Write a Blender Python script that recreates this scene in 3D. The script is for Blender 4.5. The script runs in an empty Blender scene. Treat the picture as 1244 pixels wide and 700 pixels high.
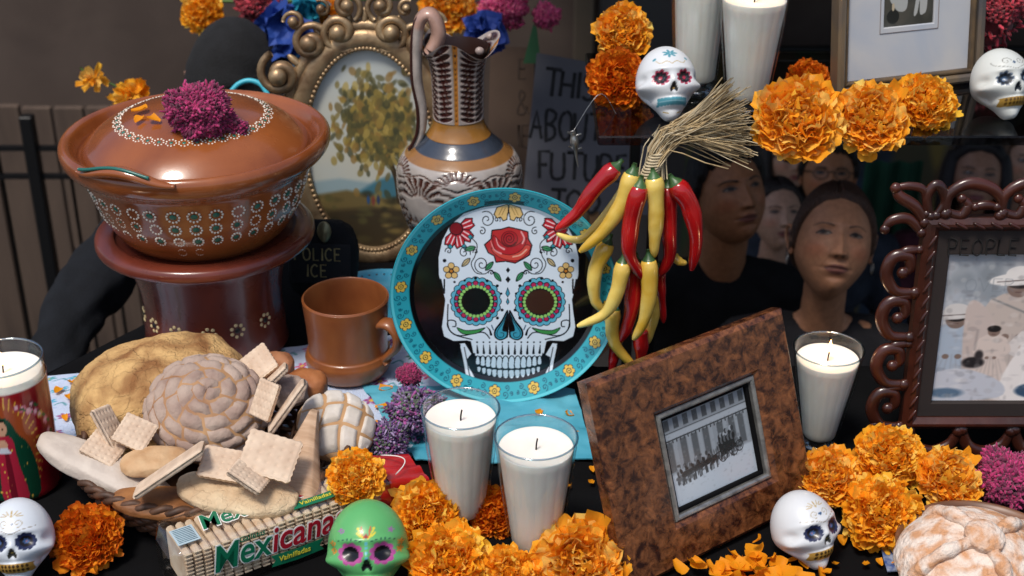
import bpy, math, random
import numpy as np
from mathutils import Vector, Matrix, Euler
random.seed(7); rng = np.random.default_rng(11)
S = bpy.context.scene
COL = S.collection
R = math.radians
PI = math.pi

# ---------------------------------------------------------------- camera
CAM_H = 0.94; PITCH = R(27); FPX = 1709.0
cam_d = bpy.data.cameras.new('camera'); cam = bpy.data.objects.new('camera', cam_d); COL.objects.link(cam)
cam.location = (0, 0, CAM_H); cam.rotation_euler = (PI/2-PITCH, 0, 0)
cam_d.sensor_width = 36; cam_d.lens = FPX/1244*36
cam_d.clip_start = .05; cam_d.clip_end = 200
cam_d.dof.use_dof = True; cam_d.dof.focus_distance = 1.52; cam_d.dof.aperture_fstop = 8.0
S.camera = cam
# ---------------------------------------------------------------- light
W = bpy.data.worlds.new("World"); S.world = W; W.use_nodes = True
wn = W.node_tree; bg = wn.nodes['Background']
sky = wn.nodes.new('ShaderNodeTexSky'); sky.sky_type = 'NISHITA'; sky.sun_disc = False
SUN_EL = R(64); SUN_AZ = R(212)     # compass-like angle the light comes from: behind the camera, a little left
sky.sun_elevation = SUN_EL; sky.sun_rotation = SUN_AZ; sky.dust_density = 2.5; sky.ozone_density = 1.0
wn.links.new(sky.outputs[0], bg.inputs[0]); bg.inputs[1].default_value = 0.11
sd = bpy.data.lights.new('sun', 'SUN'); sd.energy = 2.4; sd.angle = R(14); sd.color = (1, .94, .86)
sun = bpy.data.objects.new('sun', sd); COL.objects.link(sun)
dirv = Vector((math.sin(SUN_AZ)*math.cos(SUN_EL), math.cos(SUN_AZ)*math.cos(SUN_EL), math.sin(SUN_EL)))
sun.rotation_euler = dirv.to_track_quat('Z', 'Y').to_euler(); sun.location = (-2, -3, 5)
vs = S.view_settings; vs.view_transform = 'Standard'; vs.look = 'None'; vs.exposure = 0.30; vs.gamma = 1; vs.use_curve_mapping = False

# ---------------------------------------------------------------- geometry helpers
FW = np.array([0, math.cos(PITCH), -math.sin(PITCH)]); UP = np.array([0, math.sin(PITCH), math.cos(PITCH)])
def ray(px, py):
    return FW + np.array([(px-622)/FPX, 0, 0]) + UP*(350-py)/FPX
def PZ(px, py, z=0.0):
    d = ray(px, py); t = (z-CAM_H)/d[2]; return np.array([d[0]*t, d[1]*t, z])
def PY(px, py, y):
    d = ray(px, py); t = y/d[1]; return np.array([d[0]*t, y, CAM_H+d[2]*t])
def PD(px, py, dep):
    d = ray(px, py)*dep; return d+np.array([0, 0, CAM_H])

def lin(c):
    c = np.asarray(c, float); return np.where(c <= .04045, c/12.92, ((c+.055)/1.055)**2.4)
def hx(s):
    return np.array([int(s[i:i+2], 16)/255 for i in (0, 2, 4)])
def snoise(P, f=1.0, seed=0, oct=3):
    """cheap vectorised smooth noise, about -1..1"""
    r = np.random.default_rng(seed); P = np.asarray(P, float)*f; o = np.zeros(len(P)); a = 1; tot = 0
    for k in range(oct):
        s = np.zeros(len(P))
        for j in range(6):
            d = r.normal(size=P.shape[1]); d /= np.linalg.norm(d); q = r.uniform(0, 6.28); w = r.uniform(.7, 1.6)
            s += np.sin(P@d*w*3+q + 1.3*np.sin(P@r.normal(size=P.shape[1])*1.1+q*2))
        o += a*s/3.2; tot += a; a *= .5; P = P*2.03
    return o/tot

class MB:
    def __init__(s): s.V = []; s.F = []; s.C = []; s.n = 0; s.hasC = False
    def add(s, V, F, C=None):
        V = np.asarray(V, float).reshape(-1, 3)
        s.V.append(V); s.F += [tuple(int(i)+s.n for i in f) for f in F]; s.n += len(V)
        if C is not None:
            C = np.asarray(C, float); C = np.tile(C, (len(V), 1)) if C.ndim == 1 else C; s.hasC = True
        else: C = np.ones((len(V), 3))*.5
        s.C.append(C); return s
    def xf(s, M):
        M = np.array(M); s.V = [v@M[:3, :3].T+M[:3, 3] for v in s.V]; return s
    def build(s, name, mat, parent=None, smooth=True, **k):
        V = np.concatenate(s.V); me = bpy.data.meshes.new(name); me.from_pydata(V.tolist(), [], s.F)
        if s.hasC:
            C = np.concatenate(s.C); a = me.color_attributes.new('Col', 'FLOAT_COLOR', 'POINT')
            a.data.foreach_set('color', np.concatenate([C, np.ones((len(C), 1))], 1).astype(np.float32).ravel())
        if smooth: me.polygons.foreach_set('use_smooth', [True]*len(me.polygons))
        me.materials.append(mat); me.update()
        return link(name, me, parent, **k)
def link(name, me, parent=None, loc=None, rot=None, label=None, cat=None, group=None, kind=None):
    o = bpy.data.objects.new(name, me); COL.objects.link(o)
    if parent: o.parent = parent
    if loc is not None: o.location = tuple(loc)
    if rot is not None: o.rotation_euler = rot
    tag(o, label, cat, group, kind); return o
def tag(o, label=None, cat=None, group=None, kind=None):
    if label: o['label'] = label
    if cat: o['category'] = cat
    if group: o['group'] = group
    if kind: o['kind'] = kind
    return o
def thing(name, label, cat, loc=(0, 0, 0), rot=(0, 0, 0), group=None):
    o = bpy.data.objects.new(name, None); COL.objects.link(o); o.location = tuple(loc); o.rotation_euler = rot
    o.empty_display_size = .05
    return tag(o, label, cat, group)
def dup(root, loc, rot, label, scale=None, group=None):
    r = root.copy(); COL.objects.link(r); r.location = tuple(loc); r.rotation_euler = rot; r['label'] = label
    if scale is not None: r.scale = (scale,)*3 if not hasattr(scale, '__len__') else scale
    if group: r['group'] = group
    for ch in list(root.children):
        c = ch.copy(); COL.objects.link(c); c.parent = r
        for g in list(ch.children):
            d = g.copy(); COL.objects.link(d); d.parent = c
    return r

def gridF(nu, nv, cu=False, cv=False):
    F = []
    for i in range(nu if cu else nu-1):
        a = i*nv; b = ((i+1) % nu)*nv
        for j in range(nv if cv else nv-1):
            k = (j+1) % nv; F.append((a+j, b+j, b+k, a+k))
    return F
def lathe(prof, n=64, mod=None):
    """prof [(r,z)...] outside from bottom to top; index [angle][profile]"""
    p = np.array(prof, float); th = np.arange(n)*2*PI/n
    Rr = np.repeat(p[None, :, 0], n, 0)
    if mod is not None: Rr = Rr*mod(th[:, None], p[None, :, 1])
    V = np.stack([Rr*np.cos(th)[:, None], Rr*np.sin(th)[:, None], np.repeat(p[None, :, 1], n, 0)], -1)
    return V.reshape(-1, 3), gridF(n, len(p), cu=True)
def smoothp(pts, n=60, closed=False):
    """Catmull-Rom resample"""
    P = np.array(pts, float); m = len(P)
    if m < 3 and not closed: return np.array([P[0]+(P[-1]-P[0])*t for t in np.linspace(0, 1, n)])
    segs = m if closed else m-1; out = []
    for t in np.linspace(0, segs, n, endpoint=not closed):
        i = min(int(t), segs-1); f = t-i
        g = (lambda k: P[k % m]) if closed else (lambda k: P[min(max(k, 0), m-1)])
        a, b, c, d = g(i-1), g(i), g(i+1), g(i+2)
        out.append(.5*((2*b)+(c-a)*f+(2*a-5*b+4*c-d)*f*f+(3*b-a-3*c+d)*f**3))
    return np.array(out)
def tube(pts, rad, n=10, closed=False, sq=(1, 1), up=None):
    P = np.array(pts, float); m = len(P); rad = np.broadcast_to(np.asarray(rad, float), (m,)) if np.ndim(rad) < 1 or len(np.atleast_1d(rad)) != m else np.asarray(rad, float)
    T = np.roll(P, -1, 0)-np.roll(P, 1, 0)
    if not closed: T[0] = P[1]-P[0]; T[-1] = P[-1]-P[-2]
    T /= np.linalg.norm(T, axis=1)[:, None]+1e-12
    V = []
    N = np.array(up, float) if up is not None else (np.array([0, 0, 1.]) if abs(T[0][2]) < .9 else np.array([1., 0, 0]))
    a = np.arange(n)*2*PI/n
    for i in range(m):
        if up is not None: N = np.array(up, float)
        N = N-T[i]*(N@T[i]); N /= np.linalg.norm(N)+1e-12; B = np.cross(T[i], N)
        V.append(P[i]+rad[i]*(np.cos(a)[:, None]*N*sq[0]+np.sin(a)[:, None]*B*sq[1]))
    V = np.concatenate(V); F = gridF(m, n, cu=closed, cv=True)
    F = [f[::-1] for f in F]
    if not closed:
        V = np.concatenate([V, P[:1], P[-1:]]); k = m*n
        F += [(k, (j+1) % n, j)[::-1] for j in range(n)] + [(k+1, (m-1)*n+(j+1) % n, (m-1)*n+j) for j in range(n)]
    return V, F
def box(c, s, M=None, bev=0):
    x, y, z = [v/2 for v in s]
    b = min(bev, x*.9, y*.9, z*.9)
    V = []; F = []
    if b <= 0:
        V = [(sx*x, sy*y, sz*z) for sx in (-1, 1) for sy in (-1, 1) for sz in (-1, 1)]
        F = [(0, 1, 3, 2), (4, 6, 7, 5), (0, 4, 5, 1), (2, 3, 7, 6), (0, 2, 6, 4), (1, 5, 7, 3)]
    else:
        idx = {}
        for sx in (-1, 1):
            for sy in (-1, 1):
                for sz in (-1, 1):
                    for ax, v in enumerate(((sx*x, sy*(y-b), sz*(z-b)), (sx*(x-b), sy*y, sz*(z-b)), (sx*(x-b), sy*(y-b), sz*z))):
                        idx[(sx, sy, sz, ax)] = len(V); V.append(v)
        q = ((-1, -1), (1, -1), (1, 1), (-1, 1))
        for s_ in (-1, 1):
            for ax in range(3):
                f = []
                for a_, b_ in q:
                    k = [0, 0, 0]; k[ax] = s_; o = [i for i in range(3) if i != ax]; k[o[0]] = a_; k[o[1]] = b_
                    f.append(idx[(k[0], k[1], k[2], ax)])
                if (s_ > 0) ^ (ax == 1): pass
                else: f = f[::-1]
                F.append(tuple(f))
        for ax in range(3):     # edges along axis ax
            o = [i for i in range(3) if i != ax]
            for a_ in (-1, 1):
                for b_ in (-1, 1):
                    k1 = [0, 0, 0]; k1[o[0]] = a_; k1[o[1]] = b_; k2 = list(k1); k1[ax] = -1; k2[ax] = 1
                    f = [idx[(*k1, o[0])], idx[(*k2, o[0])], idx[(*k2, o[1])], idx[(*k1, o[1])]]; F.append(tuple(f))
        for sx in (-1, 1):
            for sy in (-1, 1):
                for sz in (-1, 1): F.append(tuple(idx[(sx, sy, sz, a)] for a in range(3)))
    V = np.array(V, float)
    if M is not None: V = V@np.array(M)[:3, :3].T
    return V+np.array(c), F
def prism(poly, z0, z1, axis='z'):
    """extrude 2-D polygon; axis y: poly is (x,z), from y=z0 to z1"""
    n = len(poly); P = np.array(poly, float)
    if axis == 'z': V = np.concatenate([np.c_[P, np.full(n, z0)], np.c_[P, np.full(n, z1)]])
    else: V = np.concatenate([np.c_[P[:, 0], np.full(n, z0), P[:, 1]], np.c_[P[:, 0], np.full(n, z1), P[:, 1]]])
    return V, [tuple(range(n))[::-1], tuple(range(n, 2*n))]+[(i, (i+1) % n, n+(i+1) % n, n+i) for i in range(n)]
def sphere_dirs(nu, nv):
    """lat-long grid of unit directions with poles; returns V, F"""
    th = np.arange(nu)*2*PI/nu; ph = np.linspace(0, PI, nv+2)[1:-1]
    V = np.stack([np.cos(th)[:, None]*np.sin(ph), np.sin(th)[:, None]*np.sin(ph), np.repeat(-np.cos(ph)[None], nu, 0)], -1).reshape(-1, 3)
    F = gridF(nu, nv, cu=True); k = len(V)
    V = np.concatenate([V, [[0, 0, -1.], [0, 0, 1.]]])
    F += [(k, ((i+1) % nu)*nv, i*nv) for i in range(nu)] + [(k+1, i*nv+nv-1, ((i+1) % nu)*nv+nv-1) for i in range(nu)]
    return V, F
def blob(c, s, nu=48, nv=30, amp=.08, f=1.5, seed=0, p=1.0, flat=None):
    V, F = sphere_dirs(nu, nv); n = snoise(V, f, seed)
    if p != 1: V = np.sign(V)*np.abs(V)**p
    V = V*(1+amp*n[:, None])
    V = V*np.array(s)
    if flat is not None: V[:, 2] = np.where(V[:, 2] < 0, V[:, 2]*flat, V[:, 2])
    return V+np.array(c), F

# ---------------------------------------------------------------- materials
def M(name, col, col2=None, nscale=20, rough=.5, metal=0, bump=0, bscale=60, coat=0, attr=False, spec=.5, sss=0, detail=6, stretch=(1, 1, 1), nd=.5, contrast=(.35, .65), rvar=0, sheen=0, trans=0, crack=0, cscale=20):
    m = bpy.data.materials.new(name); m.use_nodes = True; nt = m.node_tree; b = nt.nodes['Principled BSDF']; L = nt.links.new
    N = nt.nodes.new
    tc = N('ShaderNodeTexCoord'); mp = N('ShaderNodeMapping'); mp.inputs['Scale'].default_value = stretch; L(tc.outputs['Object'], mp.inputs[0])
    c1 = lin(col if not isinstance(col, str) else hx(col))
    if attr:
        at = N('ShaderNodeAttribute'); at.attribute_name = 'Col'; src = at.outputs['Color']
        if col2 is not None:      # slight uneven tone over the print
            nz = N('ShaderNodeTexNoise'); nz.inputs['Scale'].default_value = nscale; nz.inputs['Detail'].default_value = detail; L(mp.outputs[0], nz.inputs[0])
            rp = N('ShaderNodeValToRGB'); rp.color_ramp.elements[0].position = contrast[0]; rp.color_ramp.elements[1].position = contrast[1]
            rp.color_ramp.elements[0].color = (col2, col2, col2, 1) if not isinstance(col2, (str, tuple)) else (*lin(hx(col2)), 1); rp.color_ramp.elements[1].color = (1, 1, 1, 1)
            L(nz.outputs[0], rp.inputs[0]); mx = N('ShaderNodeMix'); mx.data_type = 'RGBA'; mx.blend_type = 'MULTIPLY'; mx.inputs[0].default_value = 1
            L(src, mx.inputs[6]); L(rp.outputs[0], mx.inputs[7]); src = mx.outputs[2]
        L(src, b.inputs['Base Color'])
    elif col2 is not None:
        nz = N('ShaderNodeTexNoise'); nz.inputs['Scale'].default_value = nscale; nz.inputs['Detail'].default_value = detail; nz.inputs['Distortion'].default_value = nd; L(mp.outputs[0], nz.inputs[0])
        rp = N('ShaderNodeValToRGB'); rp.color_ramp.elements[0].position = contrast[0]; rp.color_ramp.elements[1].position = contrast[1]
        rp.color_ramp.elements[0].color = (*c1, 1); rp.color_ramp.elements[1].color = (*lin(col2 if not isinstance(col2, str) else hx(col2)), 1)
        L(nz.outputs[0], rp.inputs[0]); L(rp.outputs[0], b.inputs['Base Color'])
    else: b.inputs['Base Color'].default_value = (*c1, 1)
    b.inputs['Roughness'].default_value = rough; b.inputs['Metallic'].default_value = metal
    b.inputs['Specular IOR Level'].default_value = spec
    if rvar:
        n3 = N('ShaderNodeTexNoise'); n3.inputs['Scale'].default_value = nscale*1.7; n3.inputs['Detail'].default_value = 4; L(mp.outputs[0], n3.inputs[0])
        mr = N('ShaderNodeMapRange'); mr.inputs[1].default_value = .3; mr.inputs[2].default_value = .7; mr.inputs[3].default_value = max(0, rough-rvar); mr.inputs[4].default_value = min(1, rough+rvar)
        L(n3.outputs[0], mr.inputs[0]); L(mr.outputs[0], b.inputs['Roughness'])
    if coat: b.inputs['Coat Weight'].default_value = coat; b.inputs['Coat Roughness'].default_value = .08
    if sheen: b.inputs['Sheen Weight'].default_value = sheen
    if trans: b.inputs['Transmission Weight'].default_value = trans
    if sss: b.inputs['Subsurface Weight'].default_value = sss; b.inputs['Subsurface Radius'].default_value = (.012, .006, .004); b.inputs['Subsurface Scale'].default_value = 1
    if crack:
        vo = N('ShaderNodeTexVoronoi'); vo.feature = 'DISTANCE_TO_EDGE'; vo.inputs['Scale'].default_value = cscale
        nw = N('ShaderNodeTexNoise'); nw.inputs['Scale'].default_value = cscale*1.2; nw.inputs['Detail'].default_value = 5; L(mp.outputs[0], nw.inputs[0])
        va = N('ShaderNodeVectorMath'); va.operation = 'SCALE'; va.inputs[3].default_value = 1.6/cscale; L(nw.outputs['Color'], va.inputs[0]); vb = N('ShaderNodeVectorMath'); L(mp.outputs[0], vb.inputs[0]); L(va.outputs[0], vb.inputs[1]); L(vb.outputs[0], vo.inputs['Vector'])
        cr_ = N('ShaderNodeMapRange'); cr_.inputs[1].default_value = 0; cr_.inputs[2].default_value = .07; L(vo.outputs['Distance'], cr_.inputs[0])
    if bump:
        n2 = N('ShaderNodeTexNoise'); n2.inputs['Scale'].default_value = bscale; n2.inputs['Detail'].default_value = 8; L(mp.outputs[0], n2.inputs[0])
        bp = N('ShaderNodeBump'); bp.inputs['Strength'].default_value = bump; bp.inputs['Distance'].default_value = .004; 
        if crack:
            ad = N('ShaderNodeMath'); ad.operation = 'MULTIPLY_ADD'; ad.inputs[1].default_value = crack; L(cr_.outputs[0], ad.inputs[0]); L(n2.outputs[0], ad.inputs[2]); L(ad.outputs[0], bp.inputs['Height'])
        else: L(n2.outputs[0], bp.inputs['Height'])
        L(bp.outputs[0], b.inputs['Normal'])
    return m
def glassmat(name, tint=(.93, .95, .95), g=.9, rough=.03, base=.035):
    m = bpy.data.materials.new(name); m.use_nodes = True; nt = m.node_tree; nt.nodes.clear(); N = nt.nodes.new; L = nt.links.new
    o = N('ShaderNodeOutputMaterial'); mx = N('ShaderNodeMixShader'); t = N('ShaderNodeBsdfTransparent'); t.inputs[0].default_value = (*tint, 1)
    gl = N('ShaderNodeBsdfGlossy'); gl.inputs['Roughness'].default_value = rough; gl.inputs[0].default_value = (g, g, g, 1)
    lw = N('ShaderNodeLayerWeight'); lw.inputs[0].default_value = .5; pw = N('ShaderNodeMath'); pw.operation = 'POWER'; pw.inputs[1].default_value = 4.0; L(lw.outputs['Facing'], pw.inputs[0])
    fr = N('ShaderNodeMapRange'); fr.inputs[3].default_value = base; fr.inputs[4].default_value = .75; L(pw.outputs[0], fr.inputs[0])
    L(fr.outputs[0], mx.inputs[0]); L(t.outputs[0], mx.inputs[1]); L(gl.outputs[0], mx.inputs[2]); L(mx.outputs[0], o.inputs[0]); return m
def emit(name, col, s):
    m = bpy.data.materials.new(name); m.use_nodes = True; b = m.node_tree.nodes['Principled BSDF']
    b.inputs['Base Color'].default_value = (*col, 1); b.inputs['Emission Color'].default_value = (*col, 1); b.inputs['Emission Strength'].default_value = s; return m

# ---------------------------------------------------------------- flat print painter (sRGB raster sampled onto vertices)
class Canvas:
    def __init__(s, x0, y0, x1, y1, w, h, bg):
        s.x0, s.y0, s.x1, s.y1, s.w, s.h = x0, y0, x1, y1, w, h
        s.a = np.tile(np.asarray(hx(bg) if isinstance(bg, str) else bg, float), (h, w, 1)); s.px = abs(x1-x0)/w
    def _win(s, xa, xb, ya, yb, pad):
        fx = lambda x: (x-s.x0)/(s.x1-s.x0)*s.w; fy = lambda y: (y-s.y0)/(s.y1-s.y0)*s.h
        i0, i1 = sorted((fx(xa-pad), fx(xb+pad))); j0, j1 = sorted((fy(ya-pad), fy(yb+pad)))
        if xa > xb: i0, i1 = min(i0, i1), max(i0, i1)
        i0 = int(max(0, math.floor(i0))); i1 = int(min(s.w, math.ceil(i1)+1)); j0 = int(max(0, math.floor(j0))); j1 = int(min(s.h, math.ceil(j1)+1))
        if i0 >= i1 or j0 >= j1: return None
        X = s.x0+(np.arange(i0, i1)+.5)/s.w*(s.x1-s.x0); Y = s.y0+(np.arange(j0, j1)+.5)/s.h*(s.y1-s.y0)
        return (slice(j0, j1), slice(i0, i1)), X[None, :], Y[:, None]
    def _put(s, sl, d, col, al=1, soft=None):
        c = np.asarray(hx(col) if isinstance(col, str) else col, float); so = soft or s.px
        m = np.clip(.5-d/so, 0, 1)[..., None]*al; s.a[sl] = s.a[sl]*(1-m)+c*m
    def ell(s, cx, cy, rx, ry, col, rot=0, al=1, soft=None):
        r = max(rx, ry); w = s._win(cx-r, cx+r, cy-r, cy+r, (soft or 0)+s.px)
        if not w: return
        sl, X, Y = w; c, n = math.cos(rot), math.sin(rot); u = (X-cx)*c+(Y-cy)*n; v = -(X-cx)*n+(Y-cy)*c
        q = np.sqrt((u/rx)**2+(v/ry)**2); s._put(sl, (q-1)*min(rx, ry), col, al, soft)
    def circ(s, cx, cy, r, col, **k): s.ell(cx, cy, r, r, col, **k)
    def ring(s, cx, cy, r, w, col): 
        q = s._win(cx-r, cx+r, cy-r, cy+r, w+s.px)
        if q: sl, X, Y = q; s._put(sl, np.abs(np.hypot(X-cx, Y-cy)-r)-w/2, col)
    def poly(s, pts, col, al=1, soft=None, smooth=0, edge=None, ew=1):
        P = np.array(pts, float)
        if smooth: P = smoothp(P, smooth, closed=True)
        w = s._win(P[:, 0].min(), P[:, 0].max(), P[:, 1].min(), P[:, 1].max(), (soft or 0)+s.px)
        if not w: return
        sl, X, Y = w; X, Y = np.broadcast_arrays(X, Y); ins = np.zeros(X.shape, bool); dm = np.full(X.shape, 1e9)
        for i in range(len(P)):
            a, b = P[i], P[(i+1) % len(P)]
            cond = (a[1] > Y) != (b[1] > Y)
            xi = (b[0]-a[0])*(Y-a[1])/((b[1]-a[1]) or 1e-9)+a[0]; ins ^= cond & (X < xi)
            ab = b-a; t = np.clip(((X-a[0])*ab[0]+(Y-a[1])*ab[1])/(ab@ab+1e-12), 0, 1)
            dm = np.minimum(dm, np.hypot(X-a[0]-t*ab[0], Y-a[1]-t*ab[1]))
        s._put(sl, np.where(ins, -dm, dm), col, al, soft)
        if edge is not None: s.line(list(P)+[P[0]], ew, edge)
    def line(s, pts, w, col, smooth=0, taper=None, al=1, soft=None):
        P = np.array(pts, float)
        if smooth: P = smoothp(P, smooth)
        q = s._win(P[:, 0].min(), P[:, 0].max(), P[:, 1].min(), P[:, 1].max(), w+(soft or 0)+s.px)
        if not q: return
        sl, X, Y = q; dm = np.full(np.broadcast(X, Y).shape, 1e9); n = len(P)-1
        for i in range(n):
            a, b = P[i], P[i+1]; ab = b-a; t = np.clip(((X-a[0])*ab[0]+(Y-a[1])*ab[1])/(ab@ab+1e-12), 0, 1)
            ww = w/2
            if taper is not None: f = (i+t)/n; ww = w/2*(taper[0]+(taper[1]-taper[0])*f)
            dm = np.minimum(dm, np.hypot(X-a[0]-t*ab[0], Y-a[1]-t*ab[1])-ww)
        s._put(sl, dm, col, al, soft)
    def sample(s, x, y):
        i = np.clip((np.asarray(x)-s.x0)/(s.x1-s.x0)*s.w-.5, 0, s.w-1.001); j = np.clip((np.asarray(y)-s.y0)/(s.y1-s.y0)*s.h-.5, 0, s.h-1.001)
        a = i.astype(int); b = j.astype(int); f = (i-a)[:, None]; g = (j-b)[:, None]
        c = (s.a[b, a]*(1-f)+s.a[b, a+1]*f)*(1-g)+(s.a[b+1, a]*(1-f)+s.a[b+1, a+1]*f)*g
        return lin(c)
def spiral(cx, cy, r0, turns, a0, dirn=1, n=24):
    t = np.linspace(0, 1, n); r = r0*(1-t*.88); a = a0+dirn*turns*2*PI*t
    return np.c_[cx+r*np.cos(a), cy+r*np.sin(a)]
def print_sheet(name, cv, w, h, nx, ny, mat, parent, loc=(0, 0, 0), rot=(PI/2, 0, 0), **k):
    """flat print in local x,y plane, centred; canvas x0..x1 across, y0 at the top"""
    u = np.linspace(0, 1, nx); v = np.linspace(0, 1, ny); U, Vv = np.meshgrid(u, v, indexing='ij'); U = U.ravel(); Vv = Vv.ravel()
    C = cv.sample(cv.x0+U*(cv.x1-cv.x0), cv.y0+(1-Vv)*(cv.y1-cv.y0))
    P = np.c_[(U-.5)*w, (Vv-.5)*h, U*0]
    return MB().add(P, gridF(nx, ny), C).build(name, mat, parent, loc=loc, rot=rot, **k)

# handwritten stroke letters, unit height, x advance
GL = {'T': ([[(0, 1), (.7, 1)], [(.35, 1), (.33, 0)]], .75), 'H': ([[(0, 1), (.02, 0)], [(.5, 1), (.5, 0)], [(0, .5), (.5, .52)]], .68),
 'I': ([[(.1, 1), (.08, 0)]], .3), 'S': ([[(.5, .9), (.3, 1), (.06, .85), (.1, .6), (.42, .42), (.5, .2), (.28, 0), (0, .1)]], .65),
 'A': ([[(0, 0), (.3, 1), (.58, 0)], [(.1, .38), (.5, .38)]], .72), 'B': ([[(.02, 0), (.02, 1), (.35, .97), (.44, .75), (.3, .55), (.04, .53)], [(.04, .53), (.42, .45), (.5, .2), (.35, .02), (.02, 0)]], .66),
 'O': ([[(.28, 1), (.05, .8), (0, .45), (.1, .1), (.3, 0), (.5, .15), (.56, .5), (.48, .85), (.28, 1)]], .72), 'U': ([[(0, 1), (.02, .3), (.12, .03), (.32, 0), (.48, .15), (.52, .5), (.52, 1)]], .68),
 'M': ([[(0, 0), (.08, 1), (.34, .3), (.6, 1), (.7, 0)]], .86), 'Y': ([[(0, 1), (.28, .5)], [(.56, 1), (.2, -.1)]], .7),
 'F': ([[(.04, 0), (.04, 1), (.5, 1)], [(.04, .52), (.4, .54)]], .6), 'R': ([[(.02, 0), (.02, 1), (.36, .96), (.44, .74), (.3, .54), (.04, .5), (.5, 0)]], .66),
 'E': ([[(.48, 1), (.03, 1), (.03, 0), (.5, 0)], [(.03, .52), (.4, .52)]], .64), 'P': ([[(.02, 0), (.02, 1), (.38, .97), (.46, .76), (.36, .54), (.03, .5)]], .62),
 'L': ([[(.02, 1), (.02, 0), (.46, 0)]], .58), 'C': ([[(.5, .85), (.3, 1), (.07, .8), (0, .45), (.1, .12), (.3, 0), (.5, .12)]], .64), 'V': ([[(0, 1), (.27, 0), (.56, 1)]], .68),
 '&': ([[(.55, 0), (.12, .72), (.2, .97), (.36, .9), (.36, .7), (.05, .35), (.06, .1), (.22, 0), (.42, .1), (.56, .4)]], .72),
 '8': ([[(.25, .52), (.06, .72), (.12, .95), (.3, 1), (.46, .88), (.42, .68), (.08, .35), (.04, .12), (.2, 0), (.42, .05), (.5, .25), (.25, .52)]], .66)}
ROUND = set('SOUBCRP&8')
def write_strokes(mb, text, x, y, h, w, z=0, slant=0, wob=.03, sp=1.0, col=None, xs=1.0, th=.0006):
    for ch in text:
        if ch == ' ': x += .4*h*xs; continue
        st, adv = GL[ch]
        for s_ in st:
            P = np.array(s_, float)+rng.normal(0, wob, (len(s_), 2))*.5; P = smoothp(P, 26 if ch in ROUND and len(P) > 3 else 3*(len(P)-1)+1) if ch in ROUND else P
            P = np.c_[x+(P[:, 0]*xs+slant*P[:, 1])*h, y+P[:, 1]*h, np.full(len(P), z)]
            ww = w*(1+.15*np.sin(np.arange(len(P))*1.7))
            V, F = tube(P, ww/2, n=8, sq=(th*2/w, 1), up=(0, 0, 1)); mb.add(V, F, col)
        x += adv*h*sp*xs
    return x
def text_mesh(txt, size, extrude=.0004, offset=0, shear=0, bold=0):
    c = bpy.data.curves.new('lettering', 'FONT'); c.body = txt; c.size = size; c.extrude = extrude; c.offset = offset+bold; c.shear = shear; c.resolution_u = 4
    c.align_x = 'LEFT'; c.align_y = 'BOTTOM_BASELINE'
    o = bpy.data.objects.new('tmp', c); COL.objects.link(o); dg = bpy.context.evaluated_depsgraph_get()
    me = bpy.data.meshes.new_from_object(o.evaluated_get(dg)); bpy.data.objects.remove(o); return me
# ---------------------------------------------------------------- shared materials
BLK = M('black_cloth_mat', '060607', '0c0c0e', 9, rough=.9, bump=.3, bscale=40, spec=.12)
CLAY = M('glazed_clay', '7a3f1e', '97552a', 9, rough=.22, coat=.5, bump=.12, bscale=22, rvar=.08)
CLAYA = M('glazed_clay_print', '8a3f17', .72, 9, rough=.22, coat=.5, bump=.1, bscale=22, attr=True, rvar=.08)
MUGM = M('mug_clay', '7c4424', '94592f', 14, rough=.35, coat=.25, bump=.15, bscale=30)
PRINT = M('printed', 'ffffff', attr=True, rough=.55)
PRINTG = M('glossy_print', 'ffffff', attr=True, rough=.16, coat=.3)
WHITEW = M('white_wax', 'efe6da', 'f6efe4', 30, rough=.42, bump=.05, bscale=30, sss=.15)
GLASS = glassmat('clear_glass'); GLASSB = glassmat('rim_glass', (.62, .74, .80), 1.0, base=.25)
SILVER = M('silver_moulding', 'a8a8a4', '8b8986', 40, rough=.32, metal=.8, bump=.05)
WICK = M('charred_wick', '17120f', rough=.9)
WOODD = M('dark_wood', '1d110b', '2c1a10', 12, rough=.3, coat=.3, stretch=(1, 8, 1), bump=.1)

# ---------------------------------------------------------------- setting: terrace, steps, back wall, added overhead shade
CONC = M('concrete', '4a4642', '5b5650', 6, rough=.9, bump=.3, bscale=30)
PAVE = M('paving', '2c2a28', '3a3734', 5, rough=.9, bump=.3, bscale=30)
V, F = box((0, -.6, -.98), (7, 5.2, .2)); MB().add(V, F).build('terrace', CONC, smooth=False, kind='structure')
V, F = box((0, 0, -3.9), (120, 120, .2)); MB().add(V, F).build('ground', PAVE, smooth=False, kind='structure')
mb = MB()
def ground_z(y):
    k = max(0, int((y-2.2)//.3)); return -1.62-.17*min(k, 9)
for k in range(10):
    z = -1.62-.17*k; y0 = 2.2+.3*k; y1 = y0+.298 if k < 9 else 12
    V, F = box((0, (y0+y1)/2, (z-3.79)/2), (9, y1-y0, z+3.79)); mb.add(V, F)
mb.build('steps', CONC, smooth=False, kind='structure')
V, F = box((0, 2.09, -2.4), (9, .19, 2.6)); MB().add(V, F).build('retaining_wall', CONC, smooth=False, kind='structure')
SHADEM = M('added_shade_cloth', '2a2320', '332b27', 3, rough=.95, bump=.2)
mb = MB(); V, F = box((2.9, 4.15, .80), (6.2, 4.3, .06)); mb.add(V, F); mb.build('added_shade_canopy', SHADEM, smooth=False, kind='structure')  # added out of view overhead to shade the people behind the altar
ROOFY = 6.4
WALLM = M('dark_wall', '463a33', '54473f', 2.5, rough=.95, bump=.2, bscale=8)
# back wall behind everything
V, F = box((0, 6.35, -1.4), (12, .1, 7.4)); MB().add(V, F).build('back_wall', WALLM, smooth=False, kind='structure')

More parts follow.
